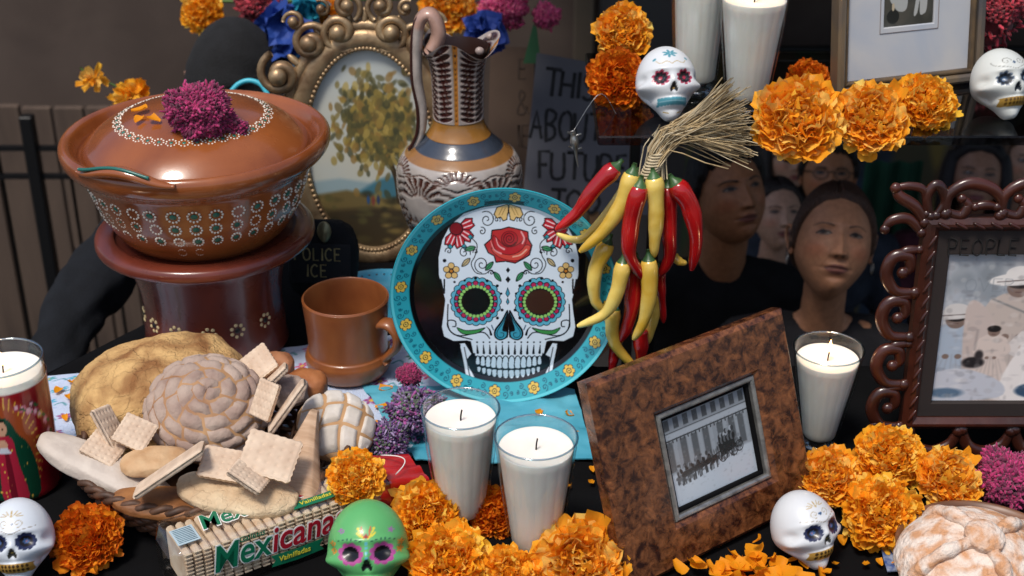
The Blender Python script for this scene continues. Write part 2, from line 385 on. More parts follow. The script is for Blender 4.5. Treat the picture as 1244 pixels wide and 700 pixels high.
# plank fence at the left, planks are parts
PLK = M('fence_plank_wood', '43362e', '5c4c40', 3, rough=.9, stretch=(3, 3, .4), bump=.4, bscale=14)
fence = thing('plank_fence', 'dark brown vertical plank fence standing behind the iron railing at left', 'fence', (0, 5.2, -3.2))
x = -3.1; pm = None; FTOP = PY(0, 128, 5.2)[2]+3.2
while x < -.72:
    w = .125
    V, F = box((0, rng.uniform(-.004, .004), 1.46), (w-.012, .03, FTOP+rng.uniform(-.01, .01)), bev=.004); V = V+[0, 0, FTOP/2-1.46]
    if pm is None or rng.random() < .5:
        o = MB().add(V, F).build('plank', PLK, fence, smooth=False); pm = o.data
    else: o = link('plank', pm, fence)
    o.location = (x, rng.uniform(-.004, .004), 0); x += w
for zz in (.5, 1.6):
    V, F = box((-1.9, .05, zz), (2.5, .05, .1)); MB().add(V, F).build('fence_rail', PLK, fence, smooth=False)
IRON = M('black_iron', '0c0c0e', rough=.5, metal=.3)
rail = thing('iron_railing', 'black iron railing with two thin crossbars in front of the brown plank fence', 'railing', (0, 4.3, ground_z(4.3)))
rb = PY(42, 140, 4.3)
for zpx in (180, 214):
    zz = PY(42, zpx, 4.3)[2]-ground_z(4.3)
    V, F = box((-1.55, 0, zz), (2.0, .018, .016)); MB().add(V, F).build('crossbar', IRON, rail, smooth=False)
for i, px in enumerate((-85, 42, 165)):
    xx = PY(px, 200, 4.3)[0]; hh = rb[2]-ground_z(4.3)
    V, F = box((xx, -.002, hh/2), (.042, .042, hh), bev=.004); MB().add(V, F).build('post', IRON, rail, smooth=False)
for i, px in enumerate((0, 84, 124)):
    xx = PY(px, 200, 4.3)[0]
    V, F = tube([(xx, 0, .1), (xx, 0, rb[2]-ground_z(4.3)-.12)], .006, 8); MB().add(V, F).build('baluster', IRON, rail)

# grey wall panel + door jamb top centre, painted banner at right
GREYP = M('grey_panel', '3c3a3a', '454343', 2, rough=.8)
t = thing('grey_door', 'flat dark grey door behind the orange marigolds, top centre', 'door', tuple(PY(775, 60, 6.2)*[1, 1, 0]+[0, 0, -2.4]))
V, F = box((.13, 0, 1.2), (.62, .05, 3.2)); MB().add(V, F).build('door_panel', GREYP, t, smooth=False)
JAMB = M('door_frame_paint', '4a4034', '564a3c', 3, rough=.7)
for xx in (-.25, .47):
    V, F = box((xx, -.02, 1.2), (.09, .07, 3.2), bev=.006); MB().add(V, F).build('door_frame', JAMB, t, smooth=False)
V, F = tube([(-.12, -.03, 1.1), (-.12, -.075, 1.1), (-.02, -.075, 1.1)], .009, 8); MB().add(V, F).build('handle', SILVER, t)

cv = Canvas(0, 0, 400, 120, 400, 120, '4a4430')
for i in range(60):
    c = ['5c5430', '3a4a30', '2c3a4c', '6b5a2c', '7a6634', '28303a', '52402c'][i % 7]
    cv.ell(rng.uniform(0, 400), rng.uniform(0, 120), rng.uniform(8, 46), rng.uniform(5, 20), c, rot=rng.uniform(-1, 1), soft=4)
for i in range(14):
    p = np.array([rng.uniform(0, 400), rng.uniform(0, 120)]); cv.line([p, p+rng.normal(0, 25, 2), p+rng.normal(0, 40, 2)], rng.uniform(2, 6), ['1b2740', '1a1c20', '8a7a40'][i % 3], smooth=12, soft=2)
bl = PY(830, 235, 5.6); br = PY(1320, 235, 5.6); tp = PY(1000, 60, 5.6)
w = br[0]-bl[0]; h = tp[2]-bl[2]+1.2
ban = thing('painted_banner', 'mottled yellow green and blue painted banner hanging behind the crowd', 'banner', ((bl[0]+br[0])/2, 5.6, tp[2]-h/2))
print_sheet('banner_cloth', cv, w, h, 200, 90, M('banner_print', 'ffffff', attr=True, rough=.9), ban)
V, F = tube([(-w/2, 0, h/2), (w/2, 0, h/2)], .015, 8); MB().add(V, F).build('banner_pole', IRON, ban)
gf = PY(1075, 285, 4.9)
fl = thing('green_banner', 'plain dark green cloth banner hanging behind the woman with pulled back hair', 'banner', gf)
u = np.linspace(-1, 1, 24); v = np.linspace(-1, 1, 24); U, Vv = np.meshgrid(u, v, indexing='ij')
P = np.c_[U.ravel()*.11, .012*np.sin(U.ravel()*9), Vv.ravel()*.3]
MB().add(P, gridF(24, 24)).build('banner_cloth', M('green_cloth', '12402c', '1a4d36', 6, rough=.9), fl)

# ---------------------------------------------------------------- altar table and cloths
TP = [(-1.1, .62), (1.1, .62), (1.1, 1.62), (.10, 1.62), (.09, 2.05), (-.30, 2.06), (-.47, 1.86), (-.52, 1.73), (-.64, 1.565), (-1.1, 1.45)]
tab = thing('altar_table', 'wide low table under a black cloth that carries the whole lower offering', 'table', (0, 1.2, -.88))
V, F = prism([(x_, y_-1.2) for x_, y_ in TP], .835, .862); MB().add(V, F).build('tabletop', WOODD, tab, smooth=False)
for (lx, ly) in ((-1.0, .72), (1.0, .72), (1.0, 1.55), (-1.0, 1.4), (-.25, 2.0), (.04, 2.0)):
    V, F = box((lx, ly-1.2, .417), (.05, .05, .835), bev=.004); MB().add(V, F).build('leg', WOODD, tab, smooth=False)
# cloth: fine triangulated top with soft creases and a short drop round the edge
def inpoly(X, Y, P):
    ins = np.zeros(X.shape, bool)
    for i in range(len(P)):
        a, b = P[i], P[(i+1) % len(P)]
        c = (a[1] > Y) != (b[1] > Y); ins ^= c & (X < (b[0]-a[0])*(Y-a[1])/((b[1]-a[1]) or 1e-9)+a[0])
    return ins
mb = MB(); V, F = prism(TP, -.0178, -.004); mb.add(V, F)
st = .012; xs = np.arange(-1.1, 1.1, st); ys = np.arange(.62, 2.06, st); X, Y = np.meshgrid(xs, ys, indexing='ij')
def clothz(x_, y_):
    P = np.c_[np.ravel(x_), np.ravel(y_)]
    return -.0025+.0016*snoise(P, 3.2, 5, 4)
Z = clothz(X, Y).reshape(X.shape)
ins_ = inpoly(X, Y, TP); nx, ny = X.shape
ok = np.zeros(X.shape, bool); ok[:-1, :-1] = ins_[:-1, :-1] | ins_[1:, :-1] | ins_[:-1, 1:] | ins_[1:, 1:]
bd = np.full(X.shape, 1e9); BX_, BY_ = X.copy(), Y.copy()
for i in range(len(TP)):
    a, b = np.array(TP[i]), np.array(TP[(i+1) % len(TP)]); ab = b-a; t_ = np.clip(((X-a[0])*ab[0]+(Y-a[1])*ab[1])/(ab@ab), 0, 1); qx, qy = a[0]+t_*ab[0], a[1]+t_*ab[1]; dd = np.hypot(X-qx, Y-qy); m_ = dd < bd
    bd = np.where(m_, dd, bd); BX_ = np.where(m_, qx, BX_); BY_ = np.where(m_, qy, BY_)
X = np.where(ins_, X, BX_); Y = np.where(ins_, Y, BY_)
F = [(i*ny+j, (i+1)*ny+j, (i+1)*ny+j+1, i*ny+j+1) for i in range(nx-1) for j in range(ny-1) if ok[i, j]]
mb.add(np.c_[X.ravel(), Y.ravel(), Z.ravel()], F)
for i in range(len(TP)):        # hanging drop
    a, b = np.array(TP[i]), np.array(TP[(i+1) % len(TP)]); L_ = np.linalg.norm(b-a); n = max(4, int(L_/.02)); tt = np.linspace(0, 1, n); nn = np.array([b[1]-a[1], a[0]-b[0]])/L_
    rows = []
    for k, zz in enumerate(np.linspace(-.004, -.42, 8)):
        wv = .002+.012*(k/7)*np.sin(tt*L_*38+i); rows.append(np.c_[a+(b-a)*tt[:, None]+nn*wv[:, None], np.full(n, zz)])
    mb.add(np.concatenate(rows), gridF(8, n))
mb.build('black_tablecloth', BLK, label='black cloth spread over the altar table under all the offerings', cat='tablecloth')

# embroidered white-blue cloth under the bread and the clay pot
cv = Canvas(0, 0, 900, 500, 900, 500, 'b9c6de')
for i in range(500):
    p = rng.uniform(0, 1, 2)*[900, 500]; cv.line([p, p+rng.normal(0, 9, 2)], 3, ['8fa6cf', 'd2dbea', 'a0b4d6'][i % 3])
for k in range(90):
    cx, cy = (k % 15)*62+rng.uniform(-6, 6)+15, (k//15)*86+rng.uniform(-8, 8)+30
    c = ['1f8f93', '2a9fc0', '8c3b78', '2c6f5a', 'c04a7a'][k % 5]
    for j in range(6):
        a = j*PI/3; cv.ell(cx+11*math.cos(a), cy+11*math.sin(a), 7.5, 4, c, rot=a)
    cv.circ(cx, cy, 5, 'd9b23c'); cv.line([(cx+18, cy+20), (cx+32, cy+8), (cx+44, cy+24)], 4, '1d7f86', smooth=8)
EMB = M('embroidered_cotton', 'ffffff', attr=True, rough=.9, bump=.5, bscale=500)
def cloth_quad(name, c00, c10, c01, c11, nx, ny, cvs, mat, lift=.002, amp=.004, seed=3, f=8, **k):
    u = np.linspace(0, 1, nx); v = np.linspace(0, 1, ny); U, Vv = np.meshgrid(u, v, indexing='ij'); U = U.ravel()[:, None]; Vv = Vv.ravel()[:, None]
    c00, c10, c01, c11 = [np.array(c, float) for c in (c00, c10, c01, c11)]
    P = (c00*(1-U)+c10*U)*(1-Vv)+(c01*(1-U)+c11*U)*Vv
    n = snoise(P[:, :2], f, seed, 3); P[:, 0] += .006*snoise(P[:, :2], 12, seed+1, 2); P[:, 1] += .006*snoise(P[:, :2], 12, seed+2, 2)
    P[:, 2] += lift+amp*(.9+n)
    mb = MB(); C = None
    if cvs is not None: C = cvs.sample(cvs.x0+U[:, 0]*(cvs.x1-cvs.x0), cvs.y0+(1-Vv[:, 0])*(cvs.y1-cvs.y0))
    top = P.copy(); bot = P.copy(); bot[:, 2] -= .0012
    mb.add(top, gridF(nx, ny), C); mb.add(bot, gridF(nx, ny), C); return mb.build(name, mat, **k)
a = PZ(60, 505); b = PZ(430, 560); c = PZ(58, 456); d = PZ(178, 400)
cloth_quad('embroidered_cloth', (-.66, 1.40, 0), (-.10, 1.40, 0), (-.615, 1.585, 0), (-.08, 1.72, 0), 260, 150, cv, EMB, lift=.0006, amp=.002, label='white and blue cloth embroidered with small teal and pink flowers under the bread and pot', cat='cloth')
# light blue paper under the plate
BLUEP = M('blue_paper', '2f8aa4', '58a6ba', 9, rough=.55, bump=.2, bscale=20)
cloth_quad('blue_paper_sheet', PZ(505, 566), PZ(722, 562), PZ(440, 470), PZ(700, 478), 60, 40, None, BLUEP, amp=.006, seed=9, lift=.001, f=22, label='crumpled light blue paper sheet lying under the skull plate and two candles', cat='paper')

# upper shelf with posts
SZ = .354
sh = thing('upper_shelf', 'smoked glass raised shelf on thin posts carrying the upper candles and marigolds', 'shelf', (.5, 1.72, 0))
V, F = box((.06, -.02, SZ-.0065), (.92, .32, .012), bev=.002); MB().add(V, F).build('shelf_board', glassmat('smoked_glass', (.50, .52, .54), .7, .05, base=.03), sh, smooth=False)
for xx, yy in ((-.328, -.16), (.50, .12), (.50, -.16), (-.328, .12)):
    V, F = box((xx, yy, (SZ-.014-.87)/2), (.014, .014, SZ-.014+.87)); MB().add(V, F).build('post', IRON, sh, smooth=False)

# ---------------------------------------------------------------- plate with skull
def plate_canvas():
    cv = Canvas(-1.02, -1.02, 1.02, 1.02, 1100, 1100, '0b0b0d')
    T = '2f9fae'; K = '10151c'; WH = 'cfdbe6'
    q = lambda x, y: ((x-396)/382, (y-347)/341)
    Q = lambda L_: [q(*p) for p in L_]
    s = 1/362.
    mir = lambda p: (820-p[0], p[1])
    half = [(410, 60), (330, 72), (262, 92), (215, 132), (190, 175), (176, 230), (176, 285), (186, 325), (196, 365), (190, 410), (183, 452), (190, 484), (222, 499), (268, 497), (288, 502)]
    full = half+[mir(p) for p in half[::-1]]
    cv.poly(Q(full), WH)
    # jaw
    jaw = [(243, 508), (254, 560), (262, 606), (285, 642), (345, 668), (410, 678)]
    jf = jaw+[mir(p) for p in jaw[::-1]]
    inner = [(556, 520), (535, 560), (532, 600), (410, 560), (288, 600), (285, 560), (262, 520)]
    cv.poly(Q(jf+[(560, 506), (536, 545), (528, 590), (410, 640), (292, 590), (284, 545), (260, 506)]), WH)
    cv.poly(Q([(280, 495), (540, 495), (526, 560), (512, 620), (470, 650), (350, 650), (308, 620), (294, 560)]), WH)
    for sgn in (0, 1):
        mm = (lambda L_: [mir(p) for p in L_]) if sgn else (lambda L_: L_)
        # contour lines
        cv.line(Q(mm([(182, 300), (192, 345), (194, 300)])), 5*s, K, smooth=10)
        cv.line(Q(mm([(205, 380), (203, 440), (215, 470), (250, 482), (320, 470), (345, 490)])), 4*s, K, smooth=20)
        cv.line(Q(mm([(285, 494), (225, 478), (203, 452), (206, 432), (228, 434), (230, 450), (220, 452)])), 4*s, K, smooth=24)
        cv.poly(Q(mm([(234, 455), (262, 464), (300, 462), (330, 456), (300, 474), (255, 476)])), '3d8a4a', edge=K, ew=2.5*s, smooth=24)
        cv.line(Q(mm([(334, 452), (345, 462), (350, 478)])), 6*s, K, smooth=8, taper=(.2, 1.3)); cv.line(Q(mm([(352, 448), (358, 462)])), 4*s, '4b6478')
        # eyes
        ex, ey = (299, 370) if not sgn else (516, 372)
        for j in range(20):
            a = j*2*PI/20; cv.ell(*q(ex+72*math.cos(a), ey+66*math.sin(a)), 15*s, 15*s, K)
        for j in range(20):
            a = j*2*PI/20; cv.ell(*q(ex+72*math.cos(a), ey+66*math.sin(a)), 12.5*s, 12.5*s, '5aa9c2')
        cv.ell(*q(ex, ey), 76*s, 72*s, '5aa9c2'); cv.ell(*q(ex, ey), 70*s, 66*s, K); cv.ell(*q(ex, ey), 68*s, 64*s, '3b8ea8')
        for j in range(18):
            a = (j+.5)*2*PI/18; cv.circ(*q(ex+65*math.cos(a), ey+59*math.sin(a)), 9*s, K); cv.circ(*q(ex+64*math.cos(a), ey+58*math.sin(a)), 7*s, 'b02855')
        cv.ell(*q(ex, ey), 59*s, 55*s, K)
        for j in range(26):
            a = j*2*PI/26; cv.circ(*q(ex+53*math.cos(a), ey+48*math.sin(a)), 5.6*s, '8fc76a')
        cv.ell(*q(ex, ey), 46*s, 42*s, '0a0b0c' if not sgn else '3a241c')
        for (px, py, r) in ((228, 308, 4), (262, 303, 4), (299, 296, 5), (338, 304, 5), (372, 320, 5), (385, 345, 4), (388, 398, 5), (372, 424, 5), (196, 240, 6), (345, 322, 0)):
            if r: cv.circ(*q(*mm([(px, py)])[0]), r*s, K)
        # corner red flower
        fx, fy = 236, 140
        for a in (-.35, .55, 1.35, 2.05):
            tipx, tipy = fx+62*math.cos(a), fy+62*math.sin(a); nx_, ny_ = -math.sin(a), math.cos(a)
            pts = [(fx, fy), (fx+40*math.cos(a)+19*nx_, fy+40*math.sin(a)+19*ny_), (tipx+12*nx_, tipy+12*ny_), (tipx-4*math.cos(a), tipy-4*math.sin(a)), (tipx-12*nx_, tipy-12*ny_), (fx+40*math.cos(a)-19*nx_, fy+40*math.sin(a)-19*ny_)]
            cv.poly(Q(mm(pts)), 'b3202e', edge=K, ew=3*s)
            for o_ in (-6, 6): cv.line(Q(mm([(fx+26*math.cos(a)+o_*nx_, fy+26*math.sin(a)+o_*ny_), (tipx-9*math.cos(a)+o_*1.2*nx_, tipy-9*math.sin(a)+o_*1.2*ny_)])), 4*s, 'e8c9cf')
        cv.circ(*q(*mm([(fx, fy)])[0]), 22*s, K); cv.circ(*q(*mm([(fx, fy)])[0]), 19*s, '7c1420')
        for (px, py) in ((283, 165), (215, 195), (262, 195)): cv.poly(Q(mm([(px-9, py), (px, py-8), (px+10, py+3), (px, py+9)])), '2f8f9f', edge=K, ew=2*s)
        # swirls and vines
        for (cx, cy, r0, tn, a0, dr) in ((338, 112, 27, 1.5, 4.2, 1), (322, 148, 13, 1.2, 4.5, 1), (372, 112, 11, 1.2, .5, -1), (262, 215, 21, 1.4, .3, -1), (210, 210, 12, 1.2, 3, 1), (320, 252, 27, 1.6, 1.6, 1), (300, 213, 9, 1.1, 3, 1), (352, 278, 10, 1.2, 3, 1)):
            cv.line(Q(mm([tuple(p) for p in spiral(cx, cy, r0, tn, a0, dr)])), 3*s, K)
        cv.line(Q(mm([(285, 168), (305, 190), (298, 225), (285, 250), (300, 278), (330, 282), (352, 272), (375, 300)])), 3*s, K, smooth=30)
        for (px, py, a, c_) in ((283, 202, 2.9, '3d8a5a'), (268, 245, 2.4, 'b8a77e'), (345, 258, -.8, '3d8a5a'), (372, 290, .9, '3d8a5a')):
            pts = [(px-18*math.cos(a), py-18*math.sin(a)), (px+8*math.sin(a), py-8*math.cos(a)), (px+20*math.cos(a), py+20*math.sin(a)), (px-8*math.sin(a), py+8*math.cos(a))]
            cv.poly(Q(mm(pts)), c_, smooth=16, edge=K, ew=2.5*s); cv.line(Q(mm([pts[0], pts[2]])), 1.6*s, K)
        # yellow petal at the top
        cv.poly(Q(mm([(408, 62), (372, 74), (362, 96), (372, 108), (384, 104), (392, 116), (404, 112), (410, 80)])), 'd9b878', edge=K, ew=3*s)
        for o_ in (0, 10): cv.line(Q(mm([(400-o_, 75), (388-o_, 98)])), 2*s, '8a6a38')
        # small flower
        fx, fy = 218, 273
        for j in range(5):
            a = j*2*PI/5-PI/2; cv.circ(*q(*mm([(fx+17*math.cos(a), fy+17*math.sin(a))])[0]), 11*s, K); cv.circ(*q(*mm([(fx+17*math.cos(a), fy+17*math.sin(a))])[0]), 9*s, 'd3b070')
        cv.circ(*q(*mm([(fx, fy)])[0]), 8*s, K); cv.circ(*q(*mm([(fx, fy)])[0]), 5*s, 'b9762c')
        # nose half
        cv.poly(Q(mm([(408, 398), (385, 432), (362, 462), (362, 486), (380, 497), (402, 490), (409, 476)])), K, smooth=30)
        cv.poly(Q(mm([(405, 408), (388, 438), (368, 464), (367, 484), (381, 493), (399, 487), (403, 470), (388, 462)])), '3b93ab', smooth=30)
        cv.line(Q(mm([(404, 412), (390, 440), (371, 468), (374, 485), (390, 486), (393, 474), (383, 472)])), 2*s, K, smooth=20)
        cv.poly(Q(mm([(408, 425), (396, 446), (391, 458), (403, 464), (408, 474)])), '0b0b0d')
        # jaw contour, leaves
        cv.line(Q(mm([(258, 520), (268, 570), (276, 610), (300, 640), (345, 655)])), 3*s, K, smooth=16); cv.line(Q(mm([(244, 512), (240, 545), (262, 610)])), 4*s, K, smooth=12)
        for (px, py, a) in ((300, 628, .5), (350, 634, .1)):
            pts = [(px-18*math.cos(a), py-18*math.sin(a)), (px+8*math.sin(a), py-8*math.cos(a)), (px+18*math.cos(a), py+18*math.sin(a)), (px-8*math.sin(a), py+8*math.cos(a))]
            cv.poly(Q(mm(pts)), '3d8a5a', smooth=14, edge=K, ew=2.5*s)
        for (cx, cy, r0) in ((325, 640, 9), (365, 652, 8)): cv.line(Q(mm([tuple(p) for p in spiral(cx, cy, r0, 1.3, 2, 1)])), 2.4*s, K)
    # rose
    rx, ry = 412, 192
    outer = [(330, 190), (352, 172), (355, 145), (385, 142), (410, 135), (445, 142), (474, 150), (476, 172), (488, 192), (480, 222), (458, 235), (432, 248), (400, 242), (368, 245), (362, 225), (342, 215)]
    cv.poly(Q(outer), 'b52a2c', edge=K, ew=4*s)
    cv.poly(Q([(352, 200), (380, 230), (440, 240), (482, 205), (470, 190), (410, 212)]), 'c8453a', edge='5c0f14', ew=2.5*s, smooth=20)
    cv.poly(Q([(360, 160), (366, 205), (412, 222), (455, 205), (470, 168), (440, 190), (400, 196)]), 'b01f28', edge='5c0f14', ew=2.5*s, smooth=24)
    cv.line(Q([(350, 178), (362, 205), (385, 218)]), 6*s, 'd98f90', smooth=10, taper=(.3, 1)); cv.line(Q([(368, 168), (376, 192), (395, 204)]), 6*s, 'dda0a2', smooth=10, taper=(.3, 1.1)); cv.line(Q([(452, 150), (462, 170), (456, 186)]), 5*s, 'dda0a2', smooth=10)
    cv.line(Q([(470, 205), (450, 222), (425, 228)]), 5*s, 'e0a08a', smooth=10)
    cv.circ(*q(413, 172), 27*s, '5c0f14'); cv.circ(*q(413, 171), 24*s, 'a81c26')
    cv.line(Q([tuple(p) for p in spiral(413, 171, 23, 2.4, .5, 1, 40)]), 3*s, '4c0c12')
    # forehead diamonds
    for (py, r) in ((270, 9), (300, 11)): cv.poly(Q([(408, py-r), (408+r*.8, py), (408, py+r), (408-r*.8, py)]), K)
    cv.poly(Q([(407, 326), (414, 345), (407, 356), (400, 345)]), '3b8ea8', edge=K, ew=2*s); cv.poly(Q([(407, 360), (412, 372), (407, 380), (402, 372)]), '3b8ea8', edge=K, ew=2*s)
    # teeth
    def tooth(x_, y_, w_, h_, up_):
        pts = [(x_-w_/2, y_+h_*.35), (x_-w_*.38, y_-h_*.3), (x_, y_-h_/2), (x_+w_*.38, y_-h_*.3), (x_+w_/2, y_+h_*.35), (x_, y_+h_/2)]
        if not up_: pts = [(a_, 2*y_-b_) for a_, b_ in pts]
        cv.poly(Q(pts), 'c3d6e4', smooth=18, edge=K, ew=3.2*s)
    cv.poly(Q([(283, 540), (537, 540), (526, 620), (480, 640), (340, 640), (294, 620)]), K, smooth=20)
    cv.poly(Q([(290, 500), (530, 500), (524, 548), (410, 556), (296, 548)]), WH)
    for i in range(12):
        f = (i-5.5)/5.5; w_ = 25-10*abs(f)**1.3; x_ = 410+f*(118-12*abs(f)); tooth(x_, 570-7*f*f, w_, 44-14*f*f, True)
    for i in range(12):
        f = (i-5.5)/5.5; w_ = 22-8*abs(f)**1.3; x_ = 410+f*(112-10*abs(f)); tooth(x_, 609-16*f*f, w_, 30-10*f*f, False)
    for i in range(11):
        f = (i-5)/5; cv.line(Q([(410+f*108, 512), (410+f*106, 541-3*f*f)]), 7*s, K, taper=(.3, 1.2)); cv.circ(*q(410+f*108, 503), 3*s, K)
    # border ring
    sl = (slice(0, 1100), slice(0, 1100)); g = (np.arange(1100)+.5)/1100*2.04-1.02; rr = np.hypot(g[None, :], g[:, None])
    d = np.where(rr > .83, .83-rr, .83-rr)
    m = np.clip(.5+(rr-.838)/.002, 0, 1)[..., None]; vis = ~((g[:, None] < -.60) & (np.abs(g[None, :]) < .17) & (rr < .88))
    m = m*vis[..., None]; cv.a = cv.a*(1-m)+hx(T)*m
    for r_, c_, w_ in ((.84, '1d7f8c', .006), (.985, '5cc3cf', .02)): cv.ring(0, 0, r_, w_, c_)
    for k in range(16):
        a = -PI/2+.10+k*2*PI/16
        fx, fy = .912*math.cos(a), .912*math.sin(a)
        for j in range(6):
            b_ = a+j*PI/3; cv.circ(fx+.034*math.cos(b_), fy+.034*math.sin(b_), .0225, K)
        for j in range(6):
            b_ = a+j*PI/3; cv.circ(fx+.034*math.cos(b_), fy+.034*math.sin(b_), .0175, 'd9b44e')
        cv.circ(fx, fy, .022, K); cv.circ(fx, fy, .016, 'e3c35c'); cv.circ(fx, fy, .006, K)
        for sg in (-1, 1):
            for (da, dr, r0) in ((.105, .025, .030), (.125, -.03, .024), (.165, .015, .018)):
                b_ = a+sg*da; cv.line([tuple(p) for p in spiral((.912+dr)*math.cos(b_), (.912+dr)*math.sin(b_), r0, 1.3, b_+PI*(sg > 0), sg)], .0075, '14566a')
    return cv
cv = plate_canvas()
prad = .1405
pl = thing('skull_plate', 'round turquoise rimmed plate printed with a white sugar skull and red rose', 'plate', PZ(613, 493)+np.array([0, .018, .001]), (R(-7), 0, 0))
rs = np.concatenate([np.linspace(.001, .80, 190), np.linspace(.804, 1.0, 60)]); na = 720; th = np.arange(na)*2*PI/na
RR, TT = np.meshgrid(rs, th, indexing='ij'); RR = RR.ravel(); TT = TT.ravel()
dep = np.where(RR < .80, 0, -.016*np.clip((RR-.80)/.2, 0, 1)**1.0)   # rim rises towards the viewer
P = np.c_[RR*np.cos(TT)*prad, dep-.0, RR*np.sin(TT)*prad+prad]
MB().add(P, [f[::-1] for f in gridF(len(rs), na, cv=True)], cv.sample(RR*np.cos(TT), -RR*np.sin(TT))).build('plate_face', PRINTG, pl)
V, F = lathe([(prad*1.0, -.016), (prad*1.006, -.0145), (prad*1.0, -.012), (prad*.8, .006), (prad*.45, .009), (.0001, .009)], 120)
MB().add(np.c_[V[:, 0], V[:, 2], V[:, 1]+prad], F).build('plate_back', M('turquoise_glaze', '2f9fae', rough=.2), pl)
# ---------------------------------------------------------------- clay casserole on its brazier stand
DOT = M('white_slip_dots', 'e6dfd0', rough=.4); GRN = M('green_glaze_dots', '1f5c4e', '2a7060', 60, rough=.3); YDOT = M('cream_dots', 'd9c08a', rough=.4); DKG = M('dark_green_band', '25635a', rough=.3)
DKSLIP = M('dark_slip', '1c1712', rough=.4)
pc = np.array([-.402, 1.68, 0])
st = thing('clay_stand', 'reddish brown clay brazier stand with cream dotted flowers under the lidded casserole', 'stand', pc)
def prof(pts, n=60): return [tuple(p) for p in smoothp(pts, n)]
V, F = lathe(prof([(.0001, .004), (.088, .004), (.094, .02), (.092, .08), (.102, .13), (.112, .15), (.137, .158), (.142, .167), (.137, .176), (.118, .176), (.104, .168), (.0001, .166)], 70), 96); MB().add(V, F).build('stand_body', M('dark_red_clay', '52221a', '703222', 9, rough=.28, coat=.4, bump=.12, bscale=22, rvar=.08), st)
def dot_ring(mb, fn, cu, cv_, r, n, dr, th0=0, h=.0009):
    """fn(u,v)->(pos, normal); little raised dots round a circle"""
    for k in range(n):
        a = th0+k*2*PI/n; p, nn = fn(cu+r*math.cos(a), cv_+r*math.sin(a)); dome(mb, p, nn, dr, h)
def dome(mb, p, nn, r, h=.0009, n=8, sx=1):
    nn = nn/np.linalg.norm(nn); a = np.cross(nn, [0, 0, 1.]); 
    if np.linalg.norm(a) < 1e-3: a = np.array([1., 0, 0])
    a /= np.linalg.norm(a); b = np.cross(nn, a); t = np.arange(n)*2*PI/n
    c0 = p+r*(np.cos(t)[:, None]*a*sx+np.sin(t)[:, None]*b)-nn*.0006; c1 = p+.7*r*(np.cos(t)[:, None]*a*sx+np.sin(t)[:, None]*b)+nn*h*.8
    V = np.concatenate([c0, c1, [p+nn*h]]); F = [(i, (i+1) % n, n+(i+1) % n, n+i) for i in range(n)]+[(n+i, n+(i+1) % n, 2*n) for i in range(n)]
    mb.add(V, F)
sfn = lambda u, v: (np.array([(.0925+.13*max(0, v-.08))*math.sin(u/.095), -(.0925+.13*max(0, v-.08))*math.cos(u/.095), v]), np.array([math.sin(u/.095), -math.cos(u/.095), 0]))
for uu in (-.075, -.034, .012, .05, .095, -.115): 
    mb = MB(); dot_ring(mb, sfn, uu, .062, .0085, 7, .0027); f_ = mb.build('dotted_flower', YDOT, st); p, n_ = sfn(uu, .062); mg = MB(); dome(mg, p, n_, .004); mg.build('flower_centre', DKSLIP, f_)
    if abs(uu) < .09: mb = MB(); dot_ring(mb, sfn, uu+.02, .125, .006, 6, .0019); mb.build('dotted_flower', YDOT, st)

pot = thing('clay_casserole', 'large glazed brown clay casserole with rings of white dots round its belly', 'pot', pc+[0, 0, .155])
body = prof([(.0001, .004), (.07, .004), (.105, .022), (.128, .06), (.141, .10), (.148, .115), (.163, .126), (.1685, .136), (.1685, .146), (.163, .152), (.155, .149), (.148, .138), (.142, .13), (.12, .12), (.0001, .118)], 110)
V, F = lathe(body, 128, mod=lambda th, z: 1+.004*np.sin(2*th+1)+.003*np.sin(5*th)); MB().add(V, F).build('bowl', CLAY, pot)
def bfn(u, v):      # u = angle*0.14, v = height in the bowl
    rr = np.interp(v, [.004, .022, .06, .10, .115], [.075, .1055, .1285, .1415, .149]); a = u/.14
    return np.array([rr*math.sin(a), -rr*math.cos(a), v]), np.array([math.sin(a), -math.cos(a), -.45])
mb = MB(); mg = MB(); k = 0
for u0 in np.arange(-.215, .216, .0262):
    for j, v0 in enumerate((.094, .074, .055, .037)):
        jit = rng.normal(0, .0008); r_ = .0078-.0006*j
        sq = 1-.10*j
        for a in range(11):
            t_ = a*2*PI/11+k; p, n_ = bfn((u0+jit+r_*math.cos(t_)), v0+r_*math.sin(t_)*.95); dome(mb, p, n_, .00155)
        p, n_ = bfn(u0+jit, v0); k += 1
        if (k*7) % 5 != 0: dome(mg, p, n_, .0046, .0006)
mb.build('white_dot_rings', DOT, pot); mg.build('green_dots', GRN, pot)
# rim handle wave with green edge
def rim_curve(a, r, z): return (r*math.sin(a), -r*math.cos(a), z)
aa = np.linspace(-.74, .06, 40)
pts = [rim_curve(a, .170-.002*math.sin((a+.74)/.8*PI), .148+.013*math.sin((a+.74)/.8*PI)**2) for a in aa]
V, F = tube(pts, .0105*np.sin(np.linspace(.35, PI-.35, 40)), 10, sq=(.7, 1)); MB().add(V, F).build('handle', CLAY, pot)
pts = [rim_curve(a, .1755-.002*math.sin((a+.74)/.8*PI), .155+.0125*math.sin((a+.74)/.8*PI)**2) for a in aa[3:32]]
V, F = tube(pts, .0022, 6); MB().add(V, F).build('green_edge', DKG, pot)
# lid

